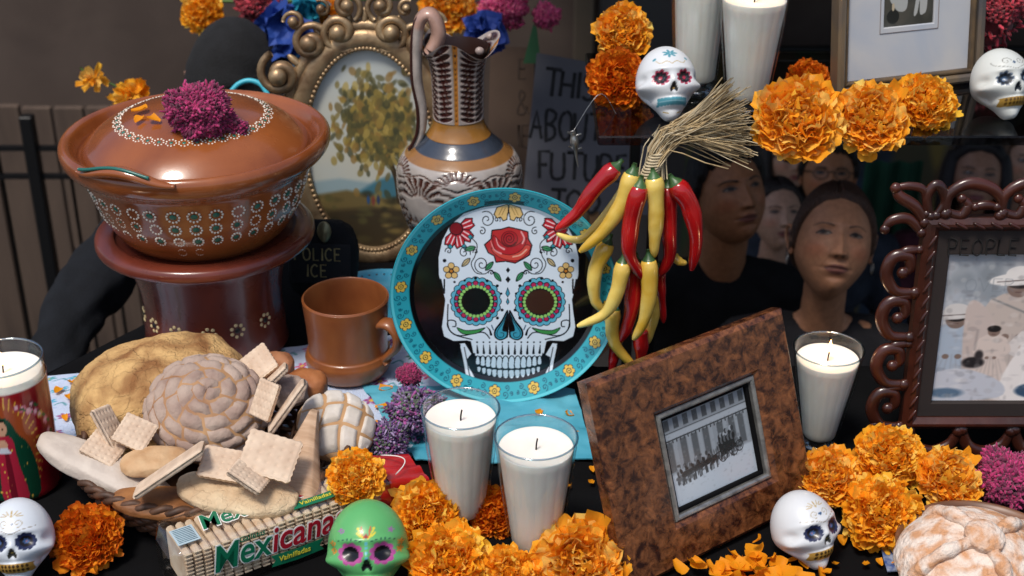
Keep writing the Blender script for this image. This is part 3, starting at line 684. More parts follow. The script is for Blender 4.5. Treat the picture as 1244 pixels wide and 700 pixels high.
lp = prof([(.0001, -.004), (.13, -.004), (.1425, .0), (.143, .006), (.136, .017), (.115, .034), (.085, .048), (.05, .056), (.0001, .059)], 80)
V, F = lathe(lp, 120, mod=lambda th, z: 1+.004*np.sin(3*th)); lid = MB().add(V, F).build('lid', CLAY, pot, loc=(0, 0, .128))
def lfn(x_, y_):
    r_ = math.hypot(x_, y_); z = np.interp(r_, [0, .05, .085, .115, .136, .143], [.0592, .0565, .0485, .0345, .0175, .006]); return np.array([x_, y_, z]), np.array([x_*4, y_*4, 1.])
mb = MB(); mg = MB()
for k in range(38):
    a = k*2*PI/38; cx, cy = .094*math.cos(a), .094*math.sin(a)
    for j in range(9):
        b_ = j*2*PI/9; dx, dy = .0062*math.cos(b_), .0050*math.sin(b_)
        p, n_ = lfn(cx+dx*-math.sin(a)+dy*math.cos(a), cy+dx*math.cos(a)+dy*math.sin(a)); dome(mb, p, n_, .0014)
    p, n_ = lfn(cx, cy); dome(mg, p, n_, .0033, .0006)
mb.build('white_dot_ring', DOT, lid); mg.build('dark_centres', GRN, lid)

# ---------------------------------------------------------------- mug
mg_ = thing('clay_mug', 'plain brown clay mug with a curled handle between the bread and the plate', 'mug', PZ(425, 452)+np.array([0, 0, .0]))
V, F = lathe(prof([(.0001, .003), (.040, .003), (.052, .010), (.0565, .026), (.054, .036), (.0515, .042), (.0525, .07), (.0555, .107), (.0553, .1105), (.0525, .110), (.0495, .07), (.049, .03), (.03, .012), (.0001, .012)], 90), 96, mod=lambda th, z: 1+.002*np.sin(z*900)*(z < .1)); MB().add(V, F).build('mug_body', MUGM, mg_)
hp = smoothp([(.047, .085), (.066, .088), (.078, .076), (.076, .058), (.066, .046), (.058, .036), (.061, .030)], 40)
V, F = tube(np.c_[hp[:, 0], hp[:, 0]*0, hp[:, 1]], .0085*np.linspace(1.1, .7, 40), 12, sq=(1.35, .75), up=(0, 1, 0)); o = MB().add(V, F).build('handle', MUGM, mg_)
mg_.rotation_euler = (0, 0, R(-28))
# blue plate edge behind the mug
bp = thing('blue_dish', 'light blue dish with dark patterned rim partly hidden behind the clay mug', 'dish', PZ(462, 374))
V, F = lathe(prof([(.0001, .002), (.05, .002), (.085, .016), (.0865, .018), (.084, .0185), (.05, .006), (.0001, .005)], 50), 90); MB().add(V, F).build('dish_body', M('blue_glaze', '2f94bb', '3fa9cc', 20, rough=.2, coat=.4), bp)
mb = MB()
for k in range(44):
    a = k*2*PI/44; r_ = .077; dome(mb, np.array([r_*math.cos(a), r_*math.sin(a), .0152]), np.array([-.4*math.cos(a), -.4*math.sin(a), 1]), .0024, .0005)
mb.build('rim_pattern', M('dark_blue_dots', '12344a', rough=.3), bp)

# ---------------------------------------------------------------- ewer
cv = Canvas(0, 0, 1000, 1000, 1000, 1000, '4a2418')      # x = angle (500 = front), y = 0 top .. 1000 bottom of the body part
cv.poly([(0, 430), (1000, 430), (1000, 1000), (0, 1000)], 'aaa29c')
cv.poly([(0, 395), (1000, 395), (1000, 432), (0, 432)], '94683a'); cv.poly([(0, 330), (1000, 330), (1000, 395), (0, 395)], '39404c')
cv.poly([(0, 300), (1000, 300), (1000, 332), (0, 332)], '98692f')
# neck ladder of dark leaves
cv.poly([(0, 0), (1000, 0), (1000, 300), (0, 300)], 'a3968e')
for c0 in (120, 370, 620, 870):
    for r_ in range(13):
        y_ = 20+r_*22
        for sg in (-1, 1): cv.ell(c0+sg*50, y_, 48, 9.5, '3b1a16', rot=sg*-.16)
    cv.poly([(c0+112, 0), (c0+138, 0), (c0+138, 300), (c0+112, 300)], 'b06f22')
    for r_ in range(14): cv.circ(c0+125, 12+r_*21, 4, '5c3010')
for c0 in range(0, 1001, 200):       # belly feather fans, loops and panels
    cv.poly([(c0-85, 1000), (c0-95, 800), (c0-60, 740), (c0+60, 740), (c0+95, 800), (c0+85, 1000)], '5b2f1c', smooth=30)
    cv.poly([(c0-60, 980), (c0-66, 820), (c0, 780), (c0+66, 820), (c0+60, 980)], 'b0702c', smooth=30)
    for k in range(9):
        a = -PI/2+(k-4)*.36; cv.line([(c0+18*math.cos(a), 600+22*math.sin(a)), (c0+60*math.cos(a), 600+118*math.sin(a)*.9)], 12, '43231a', taper=(.3, 1.2))
    for k in range(22): x_ = c0+rng.uniform(-100, 100); y_ = rng.uniform(640, 740); cv.line([(x_, y_), (x_+rng.uniform(-14, 14), y_+rng.uniform(16, 40))], rng.uniform(4, 8), ['6a4432', '8a5c34', '4a2a20'][k % 3], taper=(.4, 1.1))
    for k in range(7):
        y_ = 520+k*34
        for sg in (-1, 1): cv.line([(c0+100, y_+26), (c0+100+sg*26, y_+6), (c0+100+sg*44, y_+8)], 9, '43231a', smooth=8, taper=(1.2, .4))
    for k in range(6): cv.ring(c0-55+k*22, 690, 13, 4, '6a4a3c')
    for k in range(11): a = PI+(k+.5)*PI/11; cv.line([(c0+100+30*math.cos(a), 520+40*math.sin(a)), (c0+100+62*math.cos(a), 520+84*math.sin(a))], 9, '5a3526', taper=(.4, 1.2))
    cv.line([(c0-100, 470), (c0-50, 500), (c0, 470), (c0+50, 500), (c0+100, 470)], 6, '5a3526', smooth=30)
    for k in range(5):
        a = PI/2+(k-2)*.5; cv.line([(c0+100+14*math.cos(a), 800+20*math.sin(a)), (c0+100+46*math.cos(a), 800+95*math.sin(a))], 11, '3b1f18', taper=(.4, 1.1))
ew = thing('painted_ewer', 'tall brown and white painted clay ewer standing behind the skull plate', 'jug', (PY(558, 200, 1.80)[0], 1.80, .0))
ep = smoothp([(.045, .002), (.05, .012), (.046, .022), (.062, .06), (.082, .105), (.086, .145), (.078, .175), (.06, .196), (.048, .208), (.0385, .222), (.0345, .235), (.034, .25), (.0345, .28), (.036, .31), (.041, .335), (.046, .348)], 240)
V, F = lathe([tuple(p) for p in ep], 220)
ang = (np.arctan2(V[:, 0], -V[:, 1])/(2*PI)+.5)*1000
zz = V[:, 2]; yy = np.interp(zz, [.0, .02, .178, .194, .212, .224, .236, .35], [1000, 990, 440, 400, 332, 316, 300, 0])
rel = .0
C = cv.sample(ang, yy); lum = C.mean(1); nrm = np.c_[V[:, :2]/np.linalg.norm(V[:, :2], axis=1)[:, None], zz*0]
V = V+nrm*(np.clip(lum-.2, -.2, .3)*.006)[:, None]; top = V[:, 2] > .325
V[top, 2] += .012*np.cos(np.arctan2(V[top, 0], -V[top, 1])*3+.6)*(V[top, 2]-.325)/.023
EZ = lambda z: np.interp(z, [0, .06, .145, .196, .235, .348, .40], [0, .10, .205, .243, .282, .385, .437])
V[:, :2] *= (1+.25*np.clip((V[:, 2]-.33)/.03, 0, 1)*np.maximum(0, np.cos(np.arctan2(V[:, 1], V[:, 0])))**3)[:, None]
V[:, 2] = EZ(V[:, 2]); MB().add(V, F, C).build('ewer_body', M('ewer_glaze', 'ffffff', .75, 30, attr=True, rough=.25, coat=.5, bump=.1), ew)
V, F = lathe([(.0001, .01), (.04, .02), (.055, .06), (.075, .12), (.07, .17), (.03, .22), (.03, .3), (.042, .345)], 40); V[:, 2] = EZ(V[:, 2]); MB().add(V, F).build('ewer_inside', M('dark_glaze', '2a1610', rough=.4), ew)
hp = smoothp([(-.034, .335), (-.024, .362), (-.034, .388), (-.050, .372), (-.054, .30), (-.048, .25), (-.05, .215), (-.062, .19)], 60); hp[:, 1] = EZ(hp[:, 1])
V, F = tube(np.c_[hp[:, 0], hp[:, 0]*0-.002, hp[:, 1]], .0095*np.linspace(1.9, .7, 60), 14, sq=(1, .62), up=(0, 1, 0))
HC = np.where((np.arange(60)[:, None] < 26) & True, hx('b59080'), hx('b0a59c')); HC = np.repeat(lin(HC), 14, 0); HC = np.concatenate([HC, HC[:1], HC[-1:]])
MB().add(V, F, HC).build('handle', M('handle_glaze', 'ffffff', .7, 60, attr=True, rough=.28, coat=.4), ew)
V, F = tube(np.c_[hp[8:, 0]-.0065, hp[8:, 0]*0-.009, hp[8:, 1]], .0022, 6); MB().add(V, F).build('handle_line', M('dark_line', '34150f', rough=.4), ew)
KNOB = M('knob_glaze', '9c8a82', rough=.3)
for i, a in enumerate((-.9, .5)): V, F = blob((.049*math.cos(a), .049*math.sin(a), .387), (.006, .005, .005), 12, 8, .1, 2, i); MB().add(V, F).build('rim_knob', KNOB, ew)

# ---------------------------------------------------------------- gold oval frame with landscape
GOLD = M('antique_gold', 'b09672', '7c6248', 30, rough=.42, metal=.6, bump=.4, bscale=60)
gy = 1.95; gz = .172
gf = thing('gold_oval_frame', 'ornate antique gold oval frame around a landscape with a golden tree', 'picture frame', (PY(449, 185, gy)[0], gy, 0), (R(-4), 0, 0))
cv = Canvas(-1, -1, 1, 1, 420, 560, 'b9bcb4')
for i in range(40): cv.ell(rng.uniform(-1, 1), rng.uniform(-1, .3), rng.uniform(.2, .5), rng.uniform(.05, .14), ['c4c2b4', 'aab3b4', 'c9bfa8', 'b3bdbf'][i % 4], al=.4, soft=.15)
cv.poly([(-1, .32), (-.5, .28), (0, .33), (.4, .2), (1, .26), (1, .6), (-1, .6)], '8fa3a8', soft=.04); 
cv.poly([(-.3, .45), (.1, .3), (.4, .25), (.7, .3), (1, .33), (1, .6), (-.3, .6)], '3f6f80', soft=.05); cv.poly([(-1, .46), (-.4, .40), (.2, .48), (1, .5), (1, 1), (-1, 1)], '6a5a34', soft=.04)
cv.poly([(-1, .62), (0, .58), (1, .62), (1, 1), (-1, 1)], '3a2f1c', soft=.06)
for i in range(60): cv.ell(rng.uniform(-1, 1), rng.uniform(.42, .95), rng.uniform(.03, .12), rng.uniform(.012, .04), ['8a7440', '4c4426', '2c2818', '7a6a3c', '54502c'][i % 5], al=.7, soft=.03)
cv.line([(.44, .50), (.40, .28), (.28, .05), (.22, -.25), (.1, -.5)], .075, '3a2c18', smooth=20, taper=(1.3, .4)); cv.line([(.32, .12), (.5, -.1), (.6, -.3)], .03, '3a2c18', smooth=12); cv.line([(.28, .0), (0, -.15), (-.25, -.2)], .025, '3a2c18', smooth=12)
for i in range(1100):
    a = rng.uniform(0, 6.28); r_ = abs(rng.normal(0, .50)); cx = .17+r_*.75*math.cos(a); cy = -.26+r_*.5*math.sin(a)
    if cx < -.62: continue
    cv.ell(cx, cy, rng.uniform(.03, .08), rng.uniform(.02, .05), ['7c6c34', '96803c', '5c5630', '4a482a', 'ae964e', '3f4028', '6a5a30', '8a6a34'][i % 8], rot=rng.uniform(-1, 1), al=.75, soft=.015)
for (cx, cy, c) in ((-.06, .50, '2a4a78'), (.02, .51, '7a3a30'), (.10, .50, '2a3a5c')): cv.ell(cx, cy, .025, .045, c, soft=.02)
ow, oh = .094, .155; n_ = 160; rs = np.linspace(.002, 1, 110); th = np.arange(n_*2)*PI/n_
RR, TT = np.meshgrid(rs, th, indexing='ij'); RR = RR.ravel(); TT = TT.ravel()
MB().add(np.c_[RR*np.cos(TT)*ow, RR*0-.004, RR*np.sin(TT)*oh+gz], [f[::-1] for f in gridF(110, n_*2, cv=True)], cv.sample(RR*np.cos(TT), -RR*np.sin(TT))).build('painting', PRINT, gf)
def oval_tube(mb, rx, rz, r, sq=(1, 1), y=0, n=120, wob=0, m=0):
    t = np.arange(n)*2*PI/n; w_ = 1+wob*np.cos(m*t); V, F = tube(np.c_[rx*w_*np.cos(t), t*0+y, gz+rz*w_*np.sin(t)], r, 12, closed=True, sq=sq, up=(0, 1, 0)); mb.add(V, F)
mb = MB(); oval_tube(mb, ow+.014, oh+.014, .016, sq=(.8, 1), y=-.004); oval_tube(mb, ow+.033, oh+.033, .010, y=-.002)
mb.build('oval_moulding', GOLD, gf)
mb = MB()
for k in range(110):
    t = k*2*PI/110; V, F = sphere_dirs(8, 5); mb.add(V*.0036+[(ow+.001)*math.cos(t), -.012, gz+(oh+.001)*math.sin(t)], F)
mb.build('beading', GOLD, gf)
def scroll(mb, cx, cz, r0, turns, a0, d, rad, y=0, lead=None):
    P = spiral(cx, cz, r0, turns, a0, d, 34)
    if lead is not None: P = np.concatenate([smoothp([lead, tuple(P[0])], 8)[:-1], P])
    V, F = tube(np.c_[P[:, 0], P[:, 0]*0+y-.004*np.linspace(0, 1, len(P)), P[:, 1]], rad*np.linspace(.6, 1, len(P)), 10, up=(0, 1, 0)); mb.add(V, F); V, F = sphere_dirs(12, 8); mb.add(V*rad*1.5+[P[-1][0], y-.006, P[-1][1]], F)
for sg in (-1, 1):
    for (cx, cz, r0, tn, a0, d, rad) in ((.035, .352, .030, 1.3, -2.2, 1, .008), (.078, .336, .028, 1.4, 2.6, -1, .008), (.025, .388, .022, 1.3, 4.2, -1, .006), (.125, .29, .032, 1.3, 1.2, -1, .009), (.10, .366, .016, 1.1, 0, 1, .005), (.142, .245, .022, 1.2, 2.5, 1, .008), (.142, .12, .024, 1.3, .6, -1, .008), (.11, .05, .024, 1.3, 0, 1, .007), (.06, .385, .013, 1, 1, 1, .004)):
        mb = MB(); P0 = (sg*cx, cz)
        scroll(mb, sg*cx, cz, r0, tn, a0 if sg > 0 else PI-a0, d*sg, rad*1.05, y=-.01)
        mb.build('scroll', GOLD, gf)
mb = MB()
for i, a in enumerate(np.linspace(.25, PI-.25, 17)):
    x_, z_ = (ow+.044)*math.cos(a), gz+(oh+.042)*math.sin(a); V, F = blob((0, 0, 0), (.006, .006, .017), 12, 8, .05, 1, i); c_, s_ = math.cos(a-PI/2), math.sin(a-PI/2)
    V = np.c_[V[:, 0]*c_-V[:, 2]*s_, V[:, 1]-.004, V[:, 0]*s_+V[:, 2]*c_]; mb.add(V+[x_, 0, z_], F)
mb.build('acanthus_edge', GOLD, gf)
V, F = box((0, .012, .10), (.16, .012, .2)); MB().add(V, F).build('back_support', WOODD, gf, smooth=False)

# ---------------------------------------------------------------- candles in fluted glasses
FLAME = emit('flame', (1, .62, .22), 9)
def glass_candle(name, label, loc, h=.148, rt=.0425, rb=.0265, wax=.915, lit=False, rotz=0, flutes=18):
    t = thing(name, label, 'candle', loc, (0, 0, rotz))
    fl = lambda th, z: 1+.03*np.abs(np.cos(flutes/2*th))*np.clip((h*.80-z)/.01, 0, 1)*np.clip((z-.014)/.01, 0, 1)
    po = [(.0001, .0), (rb*.97, .0), (rb*1.02, .003), (rb, .010)]+[(rb+(rt-rb)*((z-.01)/(h-.01))**1.0, z) for z in np.linspace(.014, h-.002, 26)]+[(rt-.0002, h), (rt-.0016, h)]
    V, F = lathe(po, 144, mod=fl); MB().add(V, F).build('glass', GLASS, t)
    V, F = lathe([(rt-.0017, h), (rt-.0022, h-.004)]+[(rb+(rt-rb)*((z-.01)/(h-.01))-.0022, z) for z in np.linspace(h-.008, .016, 20)]+[(.0001, .015)], 72); MB().add(V, F).build('glass_inside', GLASS, t)
    tt = np.arange(72)*2*PI/72; V, F = tube(np.c_[(rt-.0008)*np.cos(tt), (rt-.0008)*np.sin(tt), tt*0+h], .0011, 8, closed=True, up=(0, 0, 1)); MB().add(V, F).build('glass_rim', GLASSB, t)
    V, F = lathe([(.0001, .0008), (rb*.9, .0008), (rb*.9, .007), (.0001, .007)], 40); MB().add(V, F).build('glass_foot', GLASSB, t)
    zt = h*wax; rw = lambda z: rb+(rt-rb)*((z-.01)/(h-.01))-.0030
    pw = [(.0001, .018), (rw(.018)-.001, .018)]+[(rw(z), z) for z in np.linspace(.02, zt, 14)]+[(rw(zt)-.0006, zt+.001), (rw(zt)-.004, zt-.0012), (rw(zt)*.5, zt-.003), (.006, zt-.0032), (.0001, zt-.0028)]
    V, F = lathe(pw, 144, mod=lambda th, z: 1+.016*(np.abs(np.cos(flutes/2*th))-.7)*(z < zt-.004)*(z > .02)); MB().add(V, F).build('wax', WHITEW, t)
    V, F = tube(smoothp([(0, 0, zt-.004), (.0004, 0, zt+.004), (.0016, .0005, zt+.010)], 8), .0009, 6); MB().add(V, F).build('wick', WICK, t)
    if lit:
        V, F = lathe([(.0001, 0), (.0022, .003), (.0026, .006), (.0015, .011), (.0001, .017)], 14); o = MB().add(V, F).build('flame', FLAME, t, loc=(.0016, .0005, zt+.008))
        l = bpy.data.lights.new('flame_light', 'POINT'); l.energy = .05; l.color = (1, .6, .3); l.shadow_soft_size = .004; lo = bpy.data.objects.new('flame_light', l); COL.objects.link(lo); lo.parent = t; lo.location = (0, 0, zt+.022)
    return t
glass_candle('glass_candle', 'unlit white candle in fluted glass before the skull plate, left of a pair', PZ(562, 634), rotz=.1)
glass_candle('glass_candle', 'unlit white candle in a fluted glass nearest the front, left of the burl frame', PZ(650, 676), h=.152, rt=.0432, rotz=.3)
glass_candle('glass_candle', 'lit white candle in a tapering glass right of the burl wood frame', PZ(993, 543), h=.136, rt=.0415, rb=.0205, lit=True, wax=.90)
glass_candle('glass_candle', 'tall white candle in a glass on the upper shelf behind the teal mouthed skull', PZ(846, 118, SZ)+np.array([0, .02, 0]), h=.165, rt=.037, rb=.0265, wax=.90)
glass_candle('glass_candle', 'white candle in a tapering glass on the upper shelf beside the silver frame', PZ(906, 134, SZ), h=.152, rt=.0425, rb=.025, wax=.90, lit=True, rotz=.2)
# red devotional candle
vt = thing('devotional_candle', 'lit candle in a glass with a red print of a green cloaked Virgin', 'candle', PZ(26, 592)+np.array([0, .01, 0]), (0, 0, R(8)))
cv = Canvas(-200, 0, 200, 200, 1000, 500, '8f1220')
for i in range(50): cv.ell(rng.uniform(-200, 200), rng.uniform(0, 200), rng.uniform(20, 60), rng.uniform(10, 30), ['a3141f', '7a0d18', 'b01a22', '5e0a14'][i % 4], al=.35, soft=12)
cv.poly([(-200, 0), (200, 0), (200, 18), (-200, 18)], 'e8e2da')
cv.ell(0, 110, 50, 86, 'a8702c', al=.6, soft=14)
for k in range(40):
    a = k*2*PI/40; cv.line([(44*math.cos(a), 112+74*math.sin(a)), (54*math.cos(a), 112+90*math.sin(a))], 2.5, 'd09a3c')
cv.poly([(-6, 52), (-18, 60), (-24, 86), (-36, 110), (-42, 160), (-34, 196), (34, 196), (42, 150), (34, 104), (20, 82), (10, 58)], '10402c', smooth=40)
cv.poly([(-12, 88), (-16, 130), (-20, 196), (20, 196), (14, 130), (10, 88)], 'a8243a', smooth=30); cv.poly([(-4, 92), (-8, 196), (4, 196), (2, 92)], '6c1424')
for k in range(26): a = rng.uniform(0, 1); cv.circ(-40+75*rng.random(), 95+95*rng.random(), 1.4, 'd8b04a')
cv.ell(-4, 72, 10, 13, 'c99a7c', rot=.2); cv.poly([(-15, 64), (-8, 56), (2, 57), (8, 68), (4, 62), (-6, 62), (-13, 74)], '1c1210'); cv.circ(-7, 72, 1.3, '2a1610'); cv.circ(-1, 72, 1.3, '2a1610'); cv.line([(-7, 79), (-3, 80)], 1.2, '8a3030')
cv.ell(-4, 98, 7, 8, 'c99a7c'); cv.poly([(-10, 104), (2, 104), (6, 112), (-14, 112)], 'c8ccd4')
for (cx, cy, c) in ((34, 46, 'c86a80'), (44, 52, 'd890a0'), (55, 58, 'a85064'), (62, 66, 'c09a50'), (72, 80, 'c86a80'), (26, 42, '9a3c50'), (50, 44, '6a2434'), (-44, 48, 'c86a80'), (-56, 56, 'd890a0'), (76, 100, 'c06070')):
    cv.circ(cx, cy, 6, c); cv.circ(cx-1, cy-1, 3, 'e0b0b8'); cv.ell(cx+7, cy+4, 5, 2.5, '2c5a34', rot=.5)
V, F = lathe([(.0001, 0), (.041, 0), (.0432, .004)]+[(.0432+.0025*z/.16, z) for z in np.linspace(.008, .160, 60)], 300)
a_ = np.arctan2(V[:, 0], -V[:, 1])/PI*200; C = cv.sample(a_, 12+(.148-V[:, 2])/.148*188)
mb = MB(); k = V[:, 2] < .1465
keep = set(np.nonzero(k)[0]); F1 = [f for f in F if all(i in keep for i in f)]; mb.add(V*[1.006, 1.006, 1], F1, C); mb.build('printed_sleeve', PRINTG, vt)
V, F = lathe([(.0431, .004)]+[(.0431+.0025*z/.16, z) for z in np.linspace(.01, .165, 20)]+[(.0445, .166), (.0433, .165), (.0415, .02), (.0001, .015)], 96); MB().add(V, F).build('glass', GLASS, vt)
tt = np.arange(72)*2*PI/72; V, F = tube(np.c_[.0445*np.cos(tt), .0445*np.sin(tt), tt*0+.1655], .0013, 8, closed=True, up=(0, 0, 1)); MB().add(V, F).build('glass_rim', GLASSB, vt)
V, F = lathe([(.0001, .02), (.041, .02), (.0422, .150), (.040, .1495), (.02, .1475), (.0001, .147)], 64); MB().add(V, F).build('wax', WHITEW, vt)
V, F = tube([(0, 0, .146), (.001, 0, .158)], .0009, 6); MB().add(V, F).build('wick', WICK, vt)
V, F = lathe([(.0001, 0), (.0022, .003), (.0026, .006), (.0015, .011), (.0001, .017)], 14); MB().add(V, F).build('flame', FLAME, vt, loc=(.001, 0, .156))
l = bpy.data.lights.new('flame_light', 'POINT'); l.energy = .03; l.color = (1, .6, .3); l.shadow_soft_size = .004; lo = bpy.data.objects.new('flame_light', l); COL.objects.link(lo); lo.parent = vt; lo.location = (0, 0, .166)

# ---------------------------------------------------------------- burl frame with carriage photograph
BURL = M('burl_wood', '280f08', '8c5632', 70, rough=.30, coat=.3, detail=15, nd=.5, contrast=(.41, .68), bump=.08, rvar=.08)
LINER = M('silver_liner', 'aaa9a4', '7f7e7c', 90, rough=.3, metal=.7)
[setattr(n.inputs['Roughness'], 'default_value', .72) for n in BURL.node_tree.nodes if n.type == 'TEX_NOISE']
def frame_ring(mb, W_, H_, w_, h_, d0, d1, inset=.003, ox=0, oz=0, woz=0, wox=0):
    """flat frame in x,z; outer WxH, opening w x h, y from d0(front, negative) to d1"""
    o = [(-W_/2, -H_/2), (W_/2, -H_/2), (W_/2, H_/2), (-W_/2, H_/2)]; i_ = [(wox-w_/2, woz-h_/2), (wox+w_/2, woz-h_/2), (wox+w_/2, woz+h_/2), (wox-w_/2, woz+h_/2)]
    sh_ = lambda P, k: [(x_-math.copysign(k, x_-(0)), z_-math.copysign(k, z_)) for x_, z_ in P]
    ii = [(wox+math.copysign(w_/2+inset, x_-wox), woz+math.copysign(h_/2+inset, z_-woz)) for x_, z_ in i_]
    rows = [[(x_, d1, z_) for x_, z_ in o], [(x_, d0+inset, z_) for x_, z_ in o], [(x_, d0, z_) for x_, z_ in sh_(o, inset)], [(x_, d0, z_) for x_, z_ in ii], [(x_, d0+inset, z_) for x_, z_ in i_], [(x_, d1, z_) for x_, z_ in i_]]
    V = np.array(rows).reshape(-1, 3)+[ox, 0, oz]; F = []
    for r_ in range(6):
        s_ = (r_+1) % 6
        for k in range(4): F.append((r_*4+k, r_*4+(k+1) % 4, s_*4+(k+1) % 4, s_*4+k))
    mb.add(V, F)
FWd, FHt = .276, .226
bl = PZ(759, 719); yaw = R(36)
fc = bl+np.array([math.cos(yaw), math.sin(yaw), 0])*FWd/2
bf = thing('burl_photo_frame', 'wide brown burl wood photo frame leaning back on the black cloth', 'picture frame', fc+np.array([0, 0, .001]), (R(-20), 0, yaw))
mb = MB(); frame_ring(mb, FWd, FHt, .142, .120, -.010, .010, .005, woz=-.008+.002, wox=.010); mb.xf(Matrix.Translation((0, 0, FHt/2))).build('wood_border', BURL, bf, smooth=False)
mb = MB(); frame_ring(mb, .141, .119, .129, .107, -.0075, .006, .002, ox=.010, oz=-.006+FHt/2); mb.build('silver_liner', LINER, bf, smooth=False)
mb = MB(); frame_ring(mb, .1285, .1065, .120, .098, -.002, .006, .001, ox=.010, oz=-.006+FHt/2); mb.build('black_liner', BLK, bf, smooth=False)
V, F = box((0, .012, FHt/2), (FWd*.9, .003, FHt*.9)); MB().add(V, F).build('back_board', BLK, bf, smooth=False)
V, F = box((0, .05, FHt*.36), (.05, .003, FHt*.78), M=Matrix.Rotation(R(20), 3, 'X').to_4x4()); MB().add(V, F).build('easel_strut', BLK, bf, smooth=False)
cv = Canvas(0, 0, 270, 200, 540, 400, '8f9aa2')
g_ = lambda v: '%02x%02x%02x' % (int(v*.93), int(v*.98), int(min(255, v*1.03)))
cv.poly([(0, 0), (270, 0), (270, 150), (0, 110)], g_(140)); cv.poly([(0, 128), (270, 128), (270, 200), (0, 200)], g_(186), soft=6)
for k in range(7):     # facade
    x0 = 6+k*38+(k*k*5) % 9; cv.poly([(x0, 56), (x0+19, 56), (x0+19, 122), (x0, 122)], g_(88), soft=3); cv.poly([(x0+22, 50), (x0+32, 50), (x0+32, 128), (x0+22, 128)], g_(150), soft=2)
cv.poly([(0, 38), (270, 38), (270, 50), (0, 50)], g_(165), soft=2); cv.line([(0, 52), (270, 52)], 3, g_(60)); cv.line([(0, 36), (270, 36)], 2, g_(80))
for k in range(22): cv.line([(4+k*12, 52), (4+k*12, 58)], 4, g_(70))
for k in range(9): cv.poly([(8+k*30, 6), (24+k*30, 6), (24+k*30, 30), (8+k*30, 30)], g_(75), soft=2)
for i in range(420):
    x_ = rng.uniform(20, 235); t_ = (x_-30)/185; y_ = 138-16*t_+rng.normal(0, 9); cv.ell(x_, y_, rng.uniform(1.5, 5), rng.uniform(2, 6), g_(rng.choice([40, 60, 85, 120, 160])), al=.7, soft=1.5)
for x_ in (48, 66, 84, 104, 120, 140):     # horses
    y_ = 136-(x_-40)*.07; cv.ell(x_, y_, 13, 6.5, g_(40), rot=-.1); cv.ell(x_-12, y_-9, 4, 7, g_(38), rot=-.5)
    for lx in (-8, -5, 6, 9): cv.line([(x_+lx, y_+3), (x_+lx+rng.uniform(-2, 2), y_+22)], 2, g_(48))
cv.poly([(160, 104), (212, 96), (216, 124), (166, 134)], g_(38)); 
for k in range(9): cv.ell(168+k*5.5, 92-rng.uniform(0, 14), 5, 6, g_([60, 130, 45, 160][k % 4])); cv.ell(168+k*5.5, 100-rng.uniform(0, 5), 5, 8, g_([40, 90][k % 2]))
for x_, r_ in ((170, 13), (206, 14), (226, 12)):
    cv.ring(x_, 132-(x_-170)*.12, r_, 2, g_(35))
    for k in range(8): cv.line([(x_, 132-(x_-170)*.12), (x_+r_*math.cos(k*PI/4), 132-(x_-170)*.12+r_*math.sin(k*PI/4))], .8, g_(60))
cv.line([(110, 130), (170, 118)], 2, g_(30))
for i in range(400): cv.ell(rng.uniform(0, 270), rng.uniform(0, 200), rng.uniform(1, 5), rng.uniform(1, 3), g_(rng.uniform(70, 200)), al=.12, soft=1)
print_sheet('photograph', cv, .121, .099, 270, 200, PRINTG, bf, loc=(.010, .003, -.006+FHt/2))

# ---------------------------------------------------------------- carved dark frame with family photograph
CARV = M('carved_varnished_wood', '2c130c', '4a2216', 18, rough=.3, coat=.3, bump=.25, bscale=40)
cy_ = 1.40; c0 = PY(1088, 575, cy_); x0 = PY(1118, 250, cy_)[0]
CW, CH = .30, .262
cf = thing('carved_photo_frame', 'dark reddish carved wooden frame with pierced scrolls around a pale family photograph', 'picture frame', (x0+CW/2+.014, cy_, .0), (R(-5), 0, 0))
BZ = .042
mb = MB(); frame_ring(mb, CW, CH, CW-.034, CH-.030, -.012, .008, .006); mb.xf(Matrix.Translation((0, 0, BZ+CH/2))).build('inner_moulding', CARV, cf, smooth=False)
mb = MB()
for k in range(13): V, F = blob((0, 0, 0), (.0022, .0022, .009), 8, 6, 0, 1); V = V@np.array(Matrix.Rotation(.5, 3, 'Y')).T; mb.add(V+[-CW/2+.009, -.0125, BZ+.02+k*.018], F)
for k in range(15): V, F = blob((0, 0, 0), (.009, .0022, .0022), 8, 6, 0, 1); V = V@np.array(Matrix.Rotation(.5, 3, 'Y')).T; mb.add(V+[-CW/2+.02+k*.0195, -.0125, BZ+CH-.0075], F)
mb.build('chip_carving', CARV, cf)
mb = MB(); frame_ring(mb, CW-.033, CH-.029, CW-.066, CH-.077, -.004, .006, .001, woz=-.006); mb.xf(Matrix.Translation((0, 0, BZ+CH/2))).build('dark_mat', M('brown_mat', '241b18', rough=.8), cf, smooth=False)
mb = MB(); write_strokes(mb, 'PEOPLE', -.120, BZ+CH-.045, .019, .0018, th=.0006, sp=1.12, xs=1.0); V_ = np.concatenate(mb.V); 
mb.V = [v[:, [0, 2, 1]]*[1, -1, 1]-[0, .0052, 0] for v in mb.V]; mb.build('lettering', M('ghost_sign_strokes', '0e0a09', rough=.9), cf)  # see-through ghost of a background sign, put on the mat as dark strokes
cv = Canvas(0, 0, 240, 240, 600, 600, 'b4b8c0')
